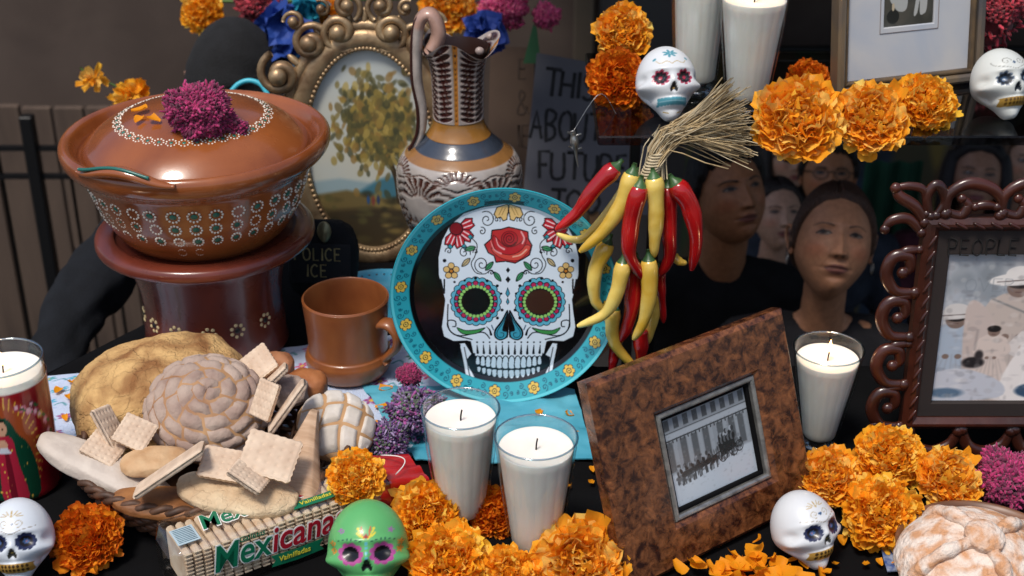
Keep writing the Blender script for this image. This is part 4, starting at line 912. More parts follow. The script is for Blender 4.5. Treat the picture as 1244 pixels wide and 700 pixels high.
def fig(cx, top, w_, h_, dress, skin, hat=None, hc='3a3230', sit=False):
    cv.poly([(cx-w_*.28, top+h_*.2), (cx+w_*.28, top+h_*.2), (cx+w_*.36, top+h_*.5), (cx+w_*.62, top+h_), (cx-w_*.62, top+h_), (cx-w_*.36, top+h_*.5)], dress, smooth=30, soft=2)
    for k in range(7): cv.line([(cx+(k-3)*w_*.06, top+h_*.5), (cx+(k-3)*w_*.17, top+h_*.98)], 1.5, '847a7c', al=.25, soft=2)
    for sg in (-1, 1): cv.line([(cx+sg*w_*.3, top+h_*.24), (cx+sg*w_*.44, top+h_*.42), (cx+sg*w_*.12, top+h_*.52)], w_*.14, dress, smooth=10); cv.circ(cx+sg*w_*.1, top+h_*.52, w_*.055, skin, soft=1)
    cv.ell(cx, top+h_*.12, w_*.165, w_*.20, skin, soft=1); cv.ell(cx, top+h_*.085, w_*.18, w_*.12, hc, soft=1.5); cv.circ(cx-w_*.05, top+h_*.125, w_*.018, '4a3a38'); cv.circ(cx+w_*.05, top+h_*.125, w_*.018, '4a3a38'); cv.line([(cx-w_*.04, top+h_*.165), (cx+w_*.04, top+h_*.165)], 1, '6a4a48')
    if hat: cv.ell(cx, top+h_*.06, w_*.42, w_*.12, hat, rot=-.12, soft=1); cv.ell(cx, top+h_*.02, w_*.2, w_*.14, hat, soft=1); cv.line([(cx-w_*.3, top+h_*.085), (cx+w_*.3, top+h_*.06)], 1.6, '7a6c68')
for i in range(50): cv.ell(rng.uniform(0, 240), rng.uniform(0, 150), rng.uniform(10, 40), rng.uniform(8, 30), ['a8b0ba', 'bcbec2', '9aa6b4', 'c0b8b4'][i % 4], al=.3, soft=12)
cv.poly([(0, 190), (240, 184), (240, 240), (0, 240)], 'b0aaa8', soft=6); cv.poly([(30, 226), (90, 214), (160, 222), (240, 216), (240, 240), (30, 240)], '6c8aa6', soft=8)
for i in range(60): cv.ell(rng.uniform(0, 240), rng.uniform(0, 90), rng.uniform(6, 22), rng.uniform(6, 22), ['8c96a0', '9aa2a8', '7c868e'][i % 3], al=.35, soft=8)
fig(188, 30, 78, 195, 'b4a8a0', '8c7468', 'c6beb6'); fig(20, 88, 74, 150, '9fb0c4', '8c7468', 'c9c4c0'); fig(88, 30, 86, 200, 'c2b0a4', '94786a', 'dcd6d0'); fig(132, 96, 96, 140, 'd2c8c2', '94786a'); fig(220, 100, 90, 136, 'cdc0ba', '94786a')
cv.poly([(30, 92), (50, 84), (78, 150), (70, 232), (40, 234)], 'c4b0a6', smooth=30, soft=2); fig(66, 112, 44, 108, 'd0bcb0', '94786a')
cv.poly([(100, 150), (140, 120), (165, 170), (180, 236), (84, 236)], 'dcd4cf', smooth=30, soft=2)
for k in range(14): x_ = rng.uniform(0, 240); y_ = rng.uniform(120, 220); cv.line([(x_, y_), (x_+rng.normal(0, 6), y_+rng.uniform(14, 34))], rng.uniform(1.5, 4), ['8c8484', 'e2dcd8', '9a9090'][k % 3], al=.5, soft=3)
for x_ in (60, 72): cv.line([(x_, 210), (x_, 228)], 8, '35506c', soft=2); cv.ell(x_-2, 231, 7, 3.5, '2c2828', soft=1)
cv.ell(46, 176, 13, 9, '3c3638', soft=3); cv.ell(52, 164, 5, 8, '4a4244', soft=3); cv.line([(60, 74), (108, 100)], 3, '6c7478', soft=2, al=.6)
cv.poly([(0, 196), (36, 186), (82, 208), (80, 234), (0, 236)], 'b8bcc8', smooth=20, soft=2); cv.ell(122, 222, 22, 12, '3f6084', soft=3); cv.ell(18, 226, 20, 8, '5c7c9c', soft=4)
for i in range(420): cv.ell(rng.uniform(0, 240), rng.uniform(0, 240), rng.uniform(1, 6), rng.uniform(1, 5), ['dad6d2', '6c686c', 'a09898'][i % 3], al=.2, soft=2)
cv.a *= np.array([1.0, .985, .975])
xx = 26  # second ghost word of that sign, painted into the picture's colours
for ch in 'OVER':
    for s_ in GL[ch][0]: cv.line([(xx+p[0]*22, 62-p[1]*20) for p in s_], 1.1, '7c848c', al=.5)
    xx += 22*GL[ch][1]
b_ = cv.a.copy()
for sh_ in range(1, 3):
    b_ += np.roll(cv.a, sh_, 0)+np.roll(cv.a, -sh_, 0)+np.roll(cv.a, sh_, 1)+np.roll(cv.a, -sh_, 1)
b_ /= 9; g1 = b_.mean(2, keepdims=True); b_ = g1+(b_-g1)*.6; m1 = b_.mean((0, 1)); cv.a = np.clip((b_-m1)*1.25+m1-.01, 0, 1)
print_sheet('family_photograph', cv, CW-.064, CH-.075, 300, 260, PRINT, cf, loc=(0, .003, BZ+CH/2-.006))
V, F = box((0, .012, BZ+CH/2), (CW*.96, .004, CH*.96)); MB().add(V, F).build('back_board', BLK, cf, smooth=False)
V, F = box((0, .062, BZ+.09), (.05, .004, .27), M=Matrix.Rotation(R(14), 3, 'X').to_4x4()); MB().add(V, F).build('easel_strut', BLK, cf, smooth=False)
def carve(pts, rad, n=36, closed=False, taper=True, name='carved_scroll'):
    P = smoothp(pts, n, closed); mb = MB(); r_ = rad*(.55+.45*np.sin(np.linspace(.25, PI-.1, len(P)))) if taper else rad
    V, F = tube(np.c_[P[:, 0], P[:, 0]*0-.004, P[:, 1]], r_, 12, closed=closed, sq=(.75, 1), up=(0, 1, 0)); mb.add(V, F)
    for e in (0, -1):
        if not closed: V, F = sphere_dirs(10, 7); mb.add(V*[rad*.9, rad*.7, rad*.9]+[P[e][0], -.005, P[e][1]], F)
    return mb.build(name, CARV, cf)
L0 = -CW/2; T0 = BZ+CH
# left column of pierced scrolls
for z_ in (BZ+.02, BZ+.075, BZ+.135, BZ+.19):
    carve([(L0-.002, z_-.018), (L0-.024, z_-.016), (L0-.036, z_+.004), (L0-.030, z_+.024), (L0-.014, z_+.026), (L0-.010, z_+.012), (L0-.018, z_+.006)], .0078)
    carve([(L0-.002, z_+.034), (L0-.016, z_+.032), (L0-.022, z_+.028)], .006)
# corner leaf and top row
carve([(L0, T0-.006), (L0-.012, T0+.012), (L0-.03, T0+.024), (L0-.036, T0+.034)], .007, name='carved_leaf')
carve([(L0-.002, T0-.018), (L0-.018, T0-.002), (L0-.036, T0-.004), (L0-.043, T0-.014)], .0065, name='carved_leaf')
carve([(L0-.036, T0+.034), (L0-.020, T0+.036), (L0-.004, T0+.030), (L0+.001, T0+.004)], .005, name='carved_leaf')
carve([(L0+.006, T0+.001), (L0+.000, T0+.022), (L0+.006, T0+.036), (L0+.014, T0+.034), (L0+.020, T0+.018), (L0+.012, T0+.002)], .0062, name='carved_bud')
for k in range(5):
    x_ = L0+.022+k*.062
    carve([(x_, T0+.004), (x_+.002, T0+.026), (x_+.022, T0+.039), (x_+.046, T0+.034), (x_+.060, T0+.020), (x_+.060, T0+.002)], .0072)
    carve([(x_+.002, T0+.006), (x_+.018, T0+.002), (x_+.024, T0+.014), (x_+.016, T0+.022)], .0062)
    carve([(x_+.032, T0+.012), (x_+.044, T0+.014), (x_+.056, T0+.012)], .0058)
for k in range(5):
    x_ = L0+.01+k*.062
    carve([(x_, BZ-.002), (x_+.01, BZ-.024), (x_+.03, BZ-.032), (x_+.05, BZ-.022), (x_+.058, BZ-.004)], .0085)
carve([(L0-.03, BZ+.004), (L0-.026, BZ-.02), (L0-.006, BZ-.03), (L0+.01, BZ-.018)], .008)
for z_ in (BZ+.02, BZ+.085, BZ+.15, BZ+.21): carve([(-L0+.002, z_-.018), (-L0+.026, z_-.012), (-L0+.034, z_+.014), (-L0+.012, z_+.026)], .008)

# ---------------------------------------------------------------- silver frame on the shelf
SW, SHh = .185, .235
p0 = PZ(1012, 118, SZ); p1 = PZ(1188, 97, SZ); yw = math.atan2(p1[1]-p0[1], p1[0]-p0[0]); 
sf = thing('silver_photo_frame', 'weathered silver and wood frame with wide cream mat behind the upper marigolds', 'picture frame', (p0+p1)/2, (R(-9), 0, yw))
SW = np.linalg.norm(p1-p0)
WEA = M('weathered_silver_wood', '4a4e56', '7c6a52', 25, rough=.35, metal=.35, stretch=(1, 1, .3), bump=.2)
mb = MB(); frame_ring(mb, SW, SHh, SW-.022, SHh-.022, -.012, .008, .003); mb.xf(Matrix.Translation((0, 0, SHh/2))).build('outer_moulding', WEA, sf, smooth=False)
mb = MB(); frame_ring(mb, SW-.0225, SHh-.0225, SW-.034, SHh-.034, -.007, .006, .002); mb.xf(Matrix.Translation((0, 0, SHh/2))).build('inner_moulding', M('worn_gilt', '7c6548', '5a4c3c', 40, rough=.4, metal=.5), sf, smooth=False)
mb = MB(); frame_ring(mb, SW-.033, SHh-.033, .072, .10, .000, .006, .001, woz=.012); mb.xf(Matrix.Translation((0, 0, SHh/2))).build('cream_mat', M('cream_mat', 'bfbdba', 'a4acb8', 9, rough=.6), sf, smooth=False)
mb = MB()
for (a_, b_) in (((-.042, -.045), (.042, -.045)), ((-.042, .07), (.042, .07)), ((-.042, -.045), (-.042, .07)), ((.042, -.045), (.042, .07))):
    V, F = tube([(a_[0], -.0004, a_[1]+SHh/2), (b_[0], -.0004, b_[1]+SHh/2)], .0004, 6); mb.add(V, F)
mb.build('mat_line', M('mat_ink', '5a4a44', rough=.7), sf)
cv = Canvas(0, 0, 72, 100, 288, 400, '3c3c38')
for i in range(50): cv.ell(rng.uniform(0, 72), rng.uniform(0, 100), rng.uniform(4, 16), rng.uniform(4, 16), ['44423c', '34342f', '4e4a42'][i % 3], al=.5, soft=4)
cv.poly([(2, 30), (28, 20), (34, 60), (33, 80), (22, 82), (14, 74), (8, 64)], 'a5a6a2', smooth=24); cv.poly([(44, 20), (62, 20), (63, 78), (58, 88), (53, 87), (52, 70), (49, 86), (44, 88), (47, 60)], 'a8a8a4', smooth=30); cv.circ(14, 88, 9, '1c1d1c'); cv.ell(14, 76, 2, 5, 'b5a68c')
cv.ell(20, 12, 8, 9, '9c8c7c'); cv.ell(53, 12, 8, 9, '9c8c7c')
print_sheet('old_photograph', cv, .0715, .0995, 110, 150, PRINTG, sf, loc=(0, .003, SHh/2+.012))
V, F = box((0, .011, SHh/2), (SW*.95, .003, SHh*.95)); MB().add(V, F).build('back_board', BLK, sf, smooth=False)
V, F = box((0, .05, .08), (.05, .003, .17), M=Matrix.Rotation(R(22), 3, 'X').to_4x4()); MB().add(V, F).build('easel_strut', BLK, sf, smooth=False)
# ---------------------------------------------------------------- flowers
PET = M('marigold_petal', 'ffffff', attr=True, rough=.6, spec=.25)
def _pet_trans(m):
    nt = m.node_tree; b = nt.nodes['Principled BSDF']; o = nt.nodes['Material Output']; at = [n for n in nt.nodes if n.type == 'ATTRIBUTE'][0]
    t = nt.nodes.new('ShaderNodeBsdfTranslucent'); mx = nt.nodes.new('ShaderNodeMixShader'); mx.inputs[0].default_value = .35
    nt.links.new(at.outputs['Color'], t.inputs[0]); nt.links.new(b.outputs[0], mx.inputs[1]); nt.links.new(t.outputs[0], mx.inputs[2]); nt.links.new(mx.outputs[0], o.inputs[0])
_pet_trans(PET)
def petals_mesh(n=190, rad=.042, hgt=.024, plen=.016, pw=.010, cols=('f08a08', 'f8a416', 'e87408', 'fbb32a'), edge=None, centre='c8680e', seed=0, ruff=.25, dome_=1.0):
    r = np.random.default_rng(seed); mb = MB(); ga = PI*(3-5**.5)
    cols = [lin(hx(c)) for c in cols]; cc = lin(hx(centre)); ed = lin(hx(edge)) if edge else None
    us = np.linspace(0, 1, 5); vs_ = np.linspace(-1, 1, 6)
    for i in range(n):
        f = ((i+.5)/n)**.5; az = i*ga+r.normal(0, .1)
        el = (1-f)*PI/2*dome_*.95+r.normal(0, .10)-.25*f**4          # elevation of the outward direction
        d = np.array([math.cos(az)*math.cos(el), math.sin(az)*math.cos(el), math.sin(el)])
        s = np.array([-math.sin(az), math.cos(az), 0]); u_ = np.cross(d, s)
        base = np.array([math.cos(az)*f*rad*.66, math.sin(az)*f*rad*.66, hgt*.75*(1-f**2.2)-hgt*.12])
        L_ = plen*(.75+.5*r.random())*(.75+.35*f); w_ = pw*(.75+.6*r.random())*(.7+.45*f); curl = r.normal(.25, .30); ph = r.uniform(0, 6.28); tw = r.normal(0, .35)
        c = cols[r.integers(len(cols))]*(1+r.normal(0, .10)); P = []; C = []
        ct, st_ = math.cos(tw), math.sin(tw); s2 = s*ct+u_*st_; u2 = u_*ct-s*st_
        for a in us:
            wid = w_*(.34+1.15*a**.8-.42*a**5)
            for b in vs_:
                z = curl*L_*a*a+ruff*w_*a*math.sin(b*4.2+ph)+.22*w_*b*b*a
                ll = L_*a*(1-.22*b*b)+.07*L_*a*a*math.sin(b*5+ph*1.7)
                P.append(base+d*ll+s2*b*wid*.5+u2*z)
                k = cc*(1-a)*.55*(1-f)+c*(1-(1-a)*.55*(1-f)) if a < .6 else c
                if ed is not None and (a > .8 or (a > .5 and abs(b) > .7)): k = ed*.6+c*.4
                C.append(k)
        mb.add(P, gridF(5, 6), np.clip(C, 0, 1))
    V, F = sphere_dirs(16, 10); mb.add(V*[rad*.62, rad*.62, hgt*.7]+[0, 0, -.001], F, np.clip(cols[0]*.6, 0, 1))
    return mb
GREEN = M('calyx_green', '3d5a24', '55742f', 30, rough=.6)
def make_mesh(mb, name, mat):
    o = mb.build(name, mat); me = o.data; bpy.data.objects.remove(o); return me
MG = []
ORA = ('ffb42c', 'ffc23e', 'fda61e', 'ffd05c'); DEEP = ('f58e18', 'f9a024', 'ea7812'); PALE = ('ffc244', 'ffb432', 'ffd068', 'fdaa28')
for k, (cs, n, edge, hg) in enumerate(((ORA, 230, None, .026), (DEEP, 210, 'a83c10', .022), (PALE, 170, None, .020), (ORA, 260, None, .032))):
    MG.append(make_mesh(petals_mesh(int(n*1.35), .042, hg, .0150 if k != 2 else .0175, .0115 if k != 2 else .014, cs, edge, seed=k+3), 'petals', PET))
mb = MB(); V, F = lathe([(.0001, -.022), (.004, -.021), (.008, -.014), (.017, -.006), (.019, .0), (.0001, .001)], 20); mb.add(V, F); CAL = make_mesh(mb, 'calyx', GREEN)
def marigold(label, loc, tilt=(0, 0, 0), size=1.0, kind=0, lift=None, group='orange marigold heads', cat='flower'):
    t = thing('marigold', label, cat, loc, tilt, group); t.rotation_mode = 'ZYX'; t.scale = (size,)*3
    link('petals', MG[kind], t); link('calyx', CAL, t); return t
def toward(px, py, extra=(0, 0)):
    """tilt that turns a flower's top from straight up part way to the front"""
    return (R(42+extra[0]), R(extra[1]), random.uniform(-.2, .2))
# lower row, front
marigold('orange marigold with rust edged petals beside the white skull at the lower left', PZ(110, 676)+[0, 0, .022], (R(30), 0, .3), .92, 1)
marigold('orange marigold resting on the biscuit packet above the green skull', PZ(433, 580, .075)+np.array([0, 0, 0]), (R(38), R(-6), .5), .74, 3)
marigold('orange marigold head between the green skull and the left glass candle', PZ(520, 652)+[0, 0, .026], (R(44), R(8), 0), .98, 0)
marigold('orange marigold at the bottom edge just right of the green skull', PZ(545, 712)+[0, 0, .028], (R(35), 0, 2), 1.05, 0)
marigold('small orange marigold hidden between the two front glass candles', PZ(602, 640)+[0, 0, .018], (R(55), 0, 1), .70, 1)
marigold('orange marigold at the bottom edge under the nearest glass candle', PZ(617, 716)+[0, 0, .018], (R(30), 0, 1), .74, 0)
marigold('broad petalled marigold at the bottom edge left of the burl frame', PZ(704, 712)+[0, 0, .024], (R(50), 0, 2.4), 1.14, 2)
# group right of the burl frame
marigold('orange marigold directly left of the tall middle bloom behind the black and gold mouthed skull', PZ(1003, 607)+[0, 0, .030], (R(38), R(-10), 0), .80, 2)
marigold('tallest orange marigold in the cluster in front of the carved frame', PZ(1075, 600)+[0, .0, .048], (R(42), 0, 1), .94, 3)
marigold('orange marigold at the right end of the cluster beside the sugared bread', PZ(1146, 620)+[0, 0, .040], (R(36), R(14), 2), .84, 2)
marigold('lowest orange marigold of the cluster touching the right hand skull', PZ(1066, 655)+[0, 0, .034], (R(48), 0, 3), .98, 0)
# shelf
marigold('left marigold of the three on the shelf edge under the silver frame', PZ(966, 168, SZ)+[0, .0, .022], (R(52), R(-6), 0), 1.14, 2)
marigold('middle marigold of the three on the shelf edge under the silver frame', PZ(1055, 165, SZ)+[0, 0, .020], (R(50), 0, 2), .98, 2)
marigold('right marigold of the three on the shelf edge under the silver frame', PZ(1121, 148, SZ)+[0, 0, .022], (R(45), R(8), 1), .90, 3)
marigold('small marigold tucked behind the left one of three under the silver frame', PZ(985, 118, SZ)+[0, .02, .018], (R(30), 0, 1), .62, 1)
marigold('upper marigold of the stacked pair left of the teal mouthed skull', PZ(757, 92, SZ)+[0, .04, .046], (R(60), 0, .4), .82, 2)
marigold('lower marigold of the stacked pair left of the teal mouthed skull', PZ(751, 118, SZ)+[0, .0, .024], (R(48), 0, 2), .92, 1)
# garland strung behind the gold frame
gar = thing('garland_cord', 'thin green cord strung across the back carrying the blurred flowers', 'cord', PD(430, 20, 2.75))
P0 = PD(430, 20, 2.75)
gp = [PD(-60, -30, 2.75)-P0, PD(245, 0, 2.75)-P0, PD(388, 0, 2.75)-P0, PD(548, -4, 2.75)-P0, PD(700, -20, 2.75)-P0, PD(820, -70, 2.75)-P0]
V, F = tube(smoothp(gp, 60), .003, 6); MB().add(V, F).build('cord', GREEN, gar)
marigold('blurred orange marigold hanging at the top edge above the clay pot', PD(246, 16, 2.72), (R(70), 0, 0), .95, 0)
marigold('blurred orange marigold hanging just left of the gold frame crest', PD(388, 18, 2.72), (R(70), 0, 1), 1.0, 2)
marigold('blurred orange marigold hanging above the ewer handle', PD(546, 8, 2.72), (R(70), 0, 2), 1.2, 2)
# orange sprig behind the pot at the left
sp = thing('marigold_sprig', 'blurred diagonal sprig of loose orange petals hanging left of the clay lid', 'flower', PD(135, 105, 2.5))
mb = petals_mesh(26, .022, .03, .022, .014, ORA, None, seed=44); mb.xf(Matrix.Rotation(R(60), 4, 'X')); mb.xf(Matrix.Translation((.035, 0, -.018))); mb.build('petal_tuft', PET, sp)
mb = petals_mesh(14, .012, .02, .020, .011, PALE, None, seed=45); mb.xf(Matrix.Rotation(R(60), 4, 'X')); mb.xf(Matrix.Translation((-.028, 0, .012))); mb.build('petal_tuft', PET, sp)
V, F = tube(smoothp([(-.05, 0, .035), (-.03, 0, .01), (.0, .01, 0), (.05, 0, -.03)], 20), .002, 6); MB().add(V, F).build('stem', GREEN, sp)
# pink and magenta paper blooms of the garland and celosia heads
def celosia_mesh(cols, n=420, s=(.03, .028, .02), seed=0, tuft=.0055):
    r = np.random.default_rng(seed); mb = MB(); cols = [lin(hx(c)) for c in cols]; D, _ = sphere_dirs(6, 4)
    V, F = blob((0, 0, 0), np.array(s)*.9, 24, 16, .2, 1.6, seed); mb.add(V, F, np.clip(cols[0]*.55, 0, 1))
    tv, tf = sphere_dirs(5, 2); n = n*4
    for i in range(n):
        d = r.normal(size=3); d /= np.linalg.norm(d); d[2] = abs(d[2]) if r.random() < .75 else d[2]
        k = 1+.22*snoise(d[None], 2.2, seed, 2)[0]+r.normal(0, .06); p = d*np.array(s)*k
        dd = d+r.normal(0, .5, 3); dd /= np.linalg.norm(dd); e1 = np.cross(dd, r.normal(size=3)); e1 /= np.linalg.norm(e1); q = np.array([e1, np.cross(dd, e1), dd]); sc = tuft*(.5+r.random())*np.array([.22, .30, .72])
        mb.add((tv*sc)@q+p, tf, np.clip(cols[r.integers(len(cols))]*(1+r.normal(0, .2)), 0, 1))
    return mb
CEL = M('celosia_plush', 'ffffff', attr=True, rough=.8, sheen=.2)
MAG = ('780c44', '941650', '5a0832', 'a42860')
cme = make_mesh(celosia_mesh(MAG, 620, (.036, .030, .026), 3, .0062), 'flower_head', CEL)
pm = make_mesh(celosia_mesh(('c03068', 'd84c80', 'a82050', 'e06c88'), 420, (.04, .035, .035), 9, .010), 'flower_head', CEL)
pur = make_mesh(celosia_mesh(('5a3a70', '7a5a8c', '8c7a9c', '463058', '9c4a8c', '5c6a58'), 420, (.030, .022, .034), 5, .0055), 'flower_head', CEL)
def head(me, name, label, loc, rot=(0, 0, 0), sc=1.0, cat='flower', stem=True, g=None):
    t = thing(name, label, cat, loc, rot, g); t.scale = (sc,)*3 if np.isscalar(sc) else sc; link('flower_head', me, t)
    V, F = tube(smoothp([(0, 0, -.01), (.004, .006, -.03), (.012, .016, -.042)], 10), .003, 6); MB().add(V, F).build('stem', GREEN, t); return t
lz = .155+.128+.052
head(cme, 'celosia', 'magenta celosia head with a curled side lobe lying on the clay lid', pc+[.024, -.062, lz+.018], (R(35), R(20), .2), 1.02)
mb = MB(); mb = celosia_mesh(MAG, 260, (.012, .012, .024), 8, .005); mb.xf(Matrix.Rotation(R(38), 4, 'Y')); t = [o for o in COL.objects if o.name == 'celosia'][0]; mb.xf(Matrix.Translation((.036, -.004, -.016))); mb.build('side_lobe', CEL, t)
head(cme, 'celosia', 'magenta celosia head behind the sugared bread at the right edge', PZ(1226, 625)+[0, .02, .03], (R(20), 0, 1), 1.05)
red = make_mesh(celosia_mesh(('7c0c1c', '9c1828', '5c0a18', 'a82c3c'), 420, (.034, .03, .040), 13, .007), 'flower_head', CEL)
head(red, 'celosia', 'dark red celosia bloom behind the upper right skull on the shelf', PZ(1208, 62, SZ)+[0, .04, .04], (0, 0, 0), 1.15)
head(red, 'celosia', 'dark red blurred bloom at the very top left of the blue paper', PD(315, 10, 2.75), (0, 0, 2), 1.3)
head(pm, 'celosia', 'blurred pink bloom hanging at the top right of the ewer', PD(612, 14, 2.72), (0, 0, 0), 1.0)
head(pm, 'celosia', 'smaller blurred pink bloom hanging above the protest sign', PD(664, 20, 2.72), (0, 0, 2), .62)
head(pur, 'celosia', 'upright lavender celosia plume between the bread and the left glass candle', PZ(505, 540)+[0, .01, .035], (R(18), R(20), 0), (1.05, 1, 1.1))
head(pur, 'celosia', 'low purple grey celosia plume beside the white cracked bread', PZ(470, 566)+[0, .0, .026], (R(10), R(-30), 1), .9)
head(cme, 'celosia', 'small pink purple celosia tip leaning over the lavender plume', PZ(498, 520)+[0, .02, .062], (0, 0, 2), (.42, .42, .5))
for (px, py, d_, s_, rz) in ((345, 45, 2.6, .075, .3), (352, 92, 2.6, .06, 1.2), (590, 42, 2.62, .055, .2), (372, 8, 2.66, .05, .5), (455, 60, 2.66, .06, 1)):
    r = np.random.default_rng(px); mb = MB()
    for k in range(16):
        d = r.normal(size=3); d /= np.linalg.norm(d); u = np.linspace(-1, 1, 6); U, Vv = np.meshgrid(u, u, indexing='ij'); P = np.c_[U.ravel()*s_*.45, Vv.ravel()*s_*.45, .25*s_*snoise(np.c_[U.ravel(), Vv.ravel()], .8, k+px, 2)]
        q, _ = np.linalg.qr(r.normal(size=(3, 3))); mb.add(P@q+d*s_*.35, gridF(6, 6))
    lab = {345: 'crumpled deep blue paper bloom beside the black beanie', 352: 'crumpled green blue paper bloom under the deep blue one', 590: 'crumpled royal blue paper bloom right of the ewer handle', 372: 'crumpled turquoise paper bloom at the top edge left of the gold frame', 455: 'crumpled bright blue paper bloom seen behind the gold frame crest'}[px]
    o = mb.build('paper_bloom', M('blue_crepe_%d' % px, {345: '1c3f8c', 352: '1a4c6c', 590: '1c3a8a', 372: '1f8fa6', 455: '1f4a9a'}[px], rough=.7), smooth=False); o.location = tuple(PD(px, py, d_)); tag(o, lab, 'paper flower')
cord = thing('turquoise_cord', 'bright turquoise cord arching over the black beanie behind the pot', 'cord', PD(310, 105, 2.25))
P = [PD(x_, y_, 2.25)-PD(310, 105, 2.25) for x_, y_ in ((280, 112), (290, 102), (303, 98), (317, 103), (327, 118))]; V, F = tube(smoothp(P, 24), .0042, 8); MB().add(V, F).build('cord', M('turquoise_plastic', '3fb0c4', rough=.4), cord)

# loose petals
mb = MB(); u = np.linspace(0, 1, 5); v = np.linspace(-1, 1, 5)
P = []
for a in u:
    for b in v: P.append(((a-.5)*.017*(1-.25*b*b*a), b*.0062*(.35+1.0*a**.7-.35*a**5), .0020+.004*a*a+.0022*b*b+.0008*math.sin(b*5)*a))
mb.add(P, gridF(5, 5), lin(hx('f09a14'))); LP = make_mesh(mb, 'petal', PET)
def plab(px, py, i):
    if px < 110: return 'small orange petal on the embroidered cloth left of the round loaf'
    if px < 520: return 'loose orange petal on the cloth between the mug and the lavender celosia'
    if py < 560 and px < 745: return 'loose orange petal lying on the light blue paper right of the candles'
    if px < 780: return 'loose orange petal on black cloth between the nearest candle and the burl frame'
    if px < 1000: return 'loose orange petal on black cloth in front of the burl frame'
    return 'loose orange petal on black cloth between the right skull and the wooden bowl'
loc_ = [(720, 575), (735, 560), (706, 533), (690, 508), (655, 505), (718, 590), (735, 545), (690, 595), (668, 615), (1042, 672), (1024, 662), (1052, 690), (1032, 640), (940, 690), (962, 686), (905, 684), (890, 690), (975, 690), (88, 470), (95, 500), (84, 488), (80, 512), (70, 480), (463, 500), (478, 540), (470, 478), (455, 520), (925, 698), (1014, 690), (952, 655), (1068, 688), (1000, 700), (500, 600), (760, 560), (740, 610), (1150, 690), (1090, 690), (1120, 640)]
for i, (px, py) in enumerate(loc_):
    o = link('loose_petal', LP, None, loc=PZ(px, py)+[0, 0, .0035], rot=(rng.uniform(-.3, .3), rng.uniform(-.3, .3), rng.uniform(0, 6.28)), label=plab(px, py, i), cat='petal', group='loose marigold petals on the cloths'); o.scale = (rng.uniform(.5, 1.15),)*3
for (dx, dy, rz, s_) in ((-.062, -.018, .2, 1.2), (-.058, -.045, 1.4, .9), (-.036, -.052, 2.6, 1.05)):
    p, n_ = lfn(dx, dy); o = link('lid_petal', LP, None, loc=pc+[0, 0, .283]+p+[0, 0, .002], rot=(-.5*dy*10*.3, 0, rz), label={1.2: 'curled orange petal lying farthest back on the clay lid', .9: 'small orange petal at the left on the clay lid', 1.05: 'orange petal nearest the magenta celosia on the clay lid'}[s_], cat='petal'); o.scale = (s_,)*3
# petal heap at the bottom, right of the burl frame
hp_ = thing('petal_heap', 'heap of pulled marigold petals at the bottom edge right of the burl frame', 'flower', PZ(905, 704))
for k in range(34):
    o = link('petal', LP, hp_, loc=(rng.normal(0, .032), rng.normal(0, .012), .004+abs(rng.normal(0, .008))), rot=(rng.uniform(-.9, .9), rng.uniform(-.9, .9), rng.uniform(0, 6.28))); o.scale = (rng.uniform(.8, 1.5),)*3

# ---------------------------------------------------------------- skulls
SKM = M('glazed_ceramic_skull', 'ffffff', .9, 12, attr=True, rough=.36, coat=.15, bump=.06, bscale=30)
def skull_geo(nu=170, nv=130):
    D, F = sphere_dirs(nu, nv)
    x, y, z = D.T; s = lambda a, b, t: np.clip((t-a)/(b-a), 0, 1)**2*(3-2*np.clip((t-a)/(b-a), 0, 1))
    w = .80-.05*s(0, -.3, z)-.30*s(-.15, -.85, z); d = .86-.34*s(-.1, -.8, z)
    X = x*w; Y = y*d; Z = z*1.0
    Y = np.where(z < -.2, Y-.14*s(-.2, -.7, z), Y)               # jaw sits forward
    fr = s(.15, -.35, y)
    g = lambda cx, cz, sx, sz: np.exp(-((X-cx)/sx)**2-((Z-cz)/sz)**2)*fr
    dy = .15*g(.30, .05, .18, .16)+.15*g(-.30, .05, .18, .16)+.10*g(0, -.20, .085, .12)-.05*g(.32, .29, .30, .07)-.05*g(-.32, .29, .30, .07)-.05*g(0, -.05, .07, .1)
    dy += -.055*g(0, -.54, .32, .11)+.03*g(0, -.40, .3, .05)+.03*g(0, -.72, .26, .05)-.05*g(0, -.92, .2, .1)
    Y = Y+dy
    ck = np.exp(-((Z+.15)/.13)**2)*np.exp(-((Y+.42)/.30)**2); X = X*(1+.17*ck); X = X*(1-.16*np.exp(-((Z+.40)/.12)**2)*s(.2, -.1, y)-.10*np.exp(-((Z-.07)/.12)**2)*np.exp(-((Y+.35)/.2)**2))
    tz = np.clip((-.36-y), 0, 1)*(np.abs(Z+.54) < .12); Y = Y-.012*tz*np.abs(np.sin(X*26))
    bz = Z < -.96; Z = np.maximum(Z, -.965)
    return np.c_[X, Y, Z], F
SKV, SKF = skull_geo()
def sugar_skull(label, loc, rot, size, base, paint):
    cv = Canvas(-1, -1, 1, 1, 520, 520, base); paint(cv)
    C = cv.sample(SKV[:, 0]*.88, np.interp(-SKV[:, 2], [-1, -.62, -.30, -.05, .20, .54, 1], [-1, -.52, -.17, .07, .32, .60, 1])); b = lin(hx(base)); back = np.clip((SKV[:, 1]+.12)/.08, 0, 1)[:, None]; C = C*(1-back)+b*back
    t = thing('sugar_skull', label, 'skull', loc, rot, 'small painted sugar skulls'); MB().add(SKV*size/2+[0, 0, size/2*.965], SKF, C).build('skull', SKM, t); return t
def scallop(cv, cx, cy, r, n, c, r2=None):
    for k in range(n): a = k*2*PI/n; cv.circ(cx+r*math.cos(a), cy+r*math.sin(a), r2 or r*.32, c)
    cv.circ(cx, cy, r, c)
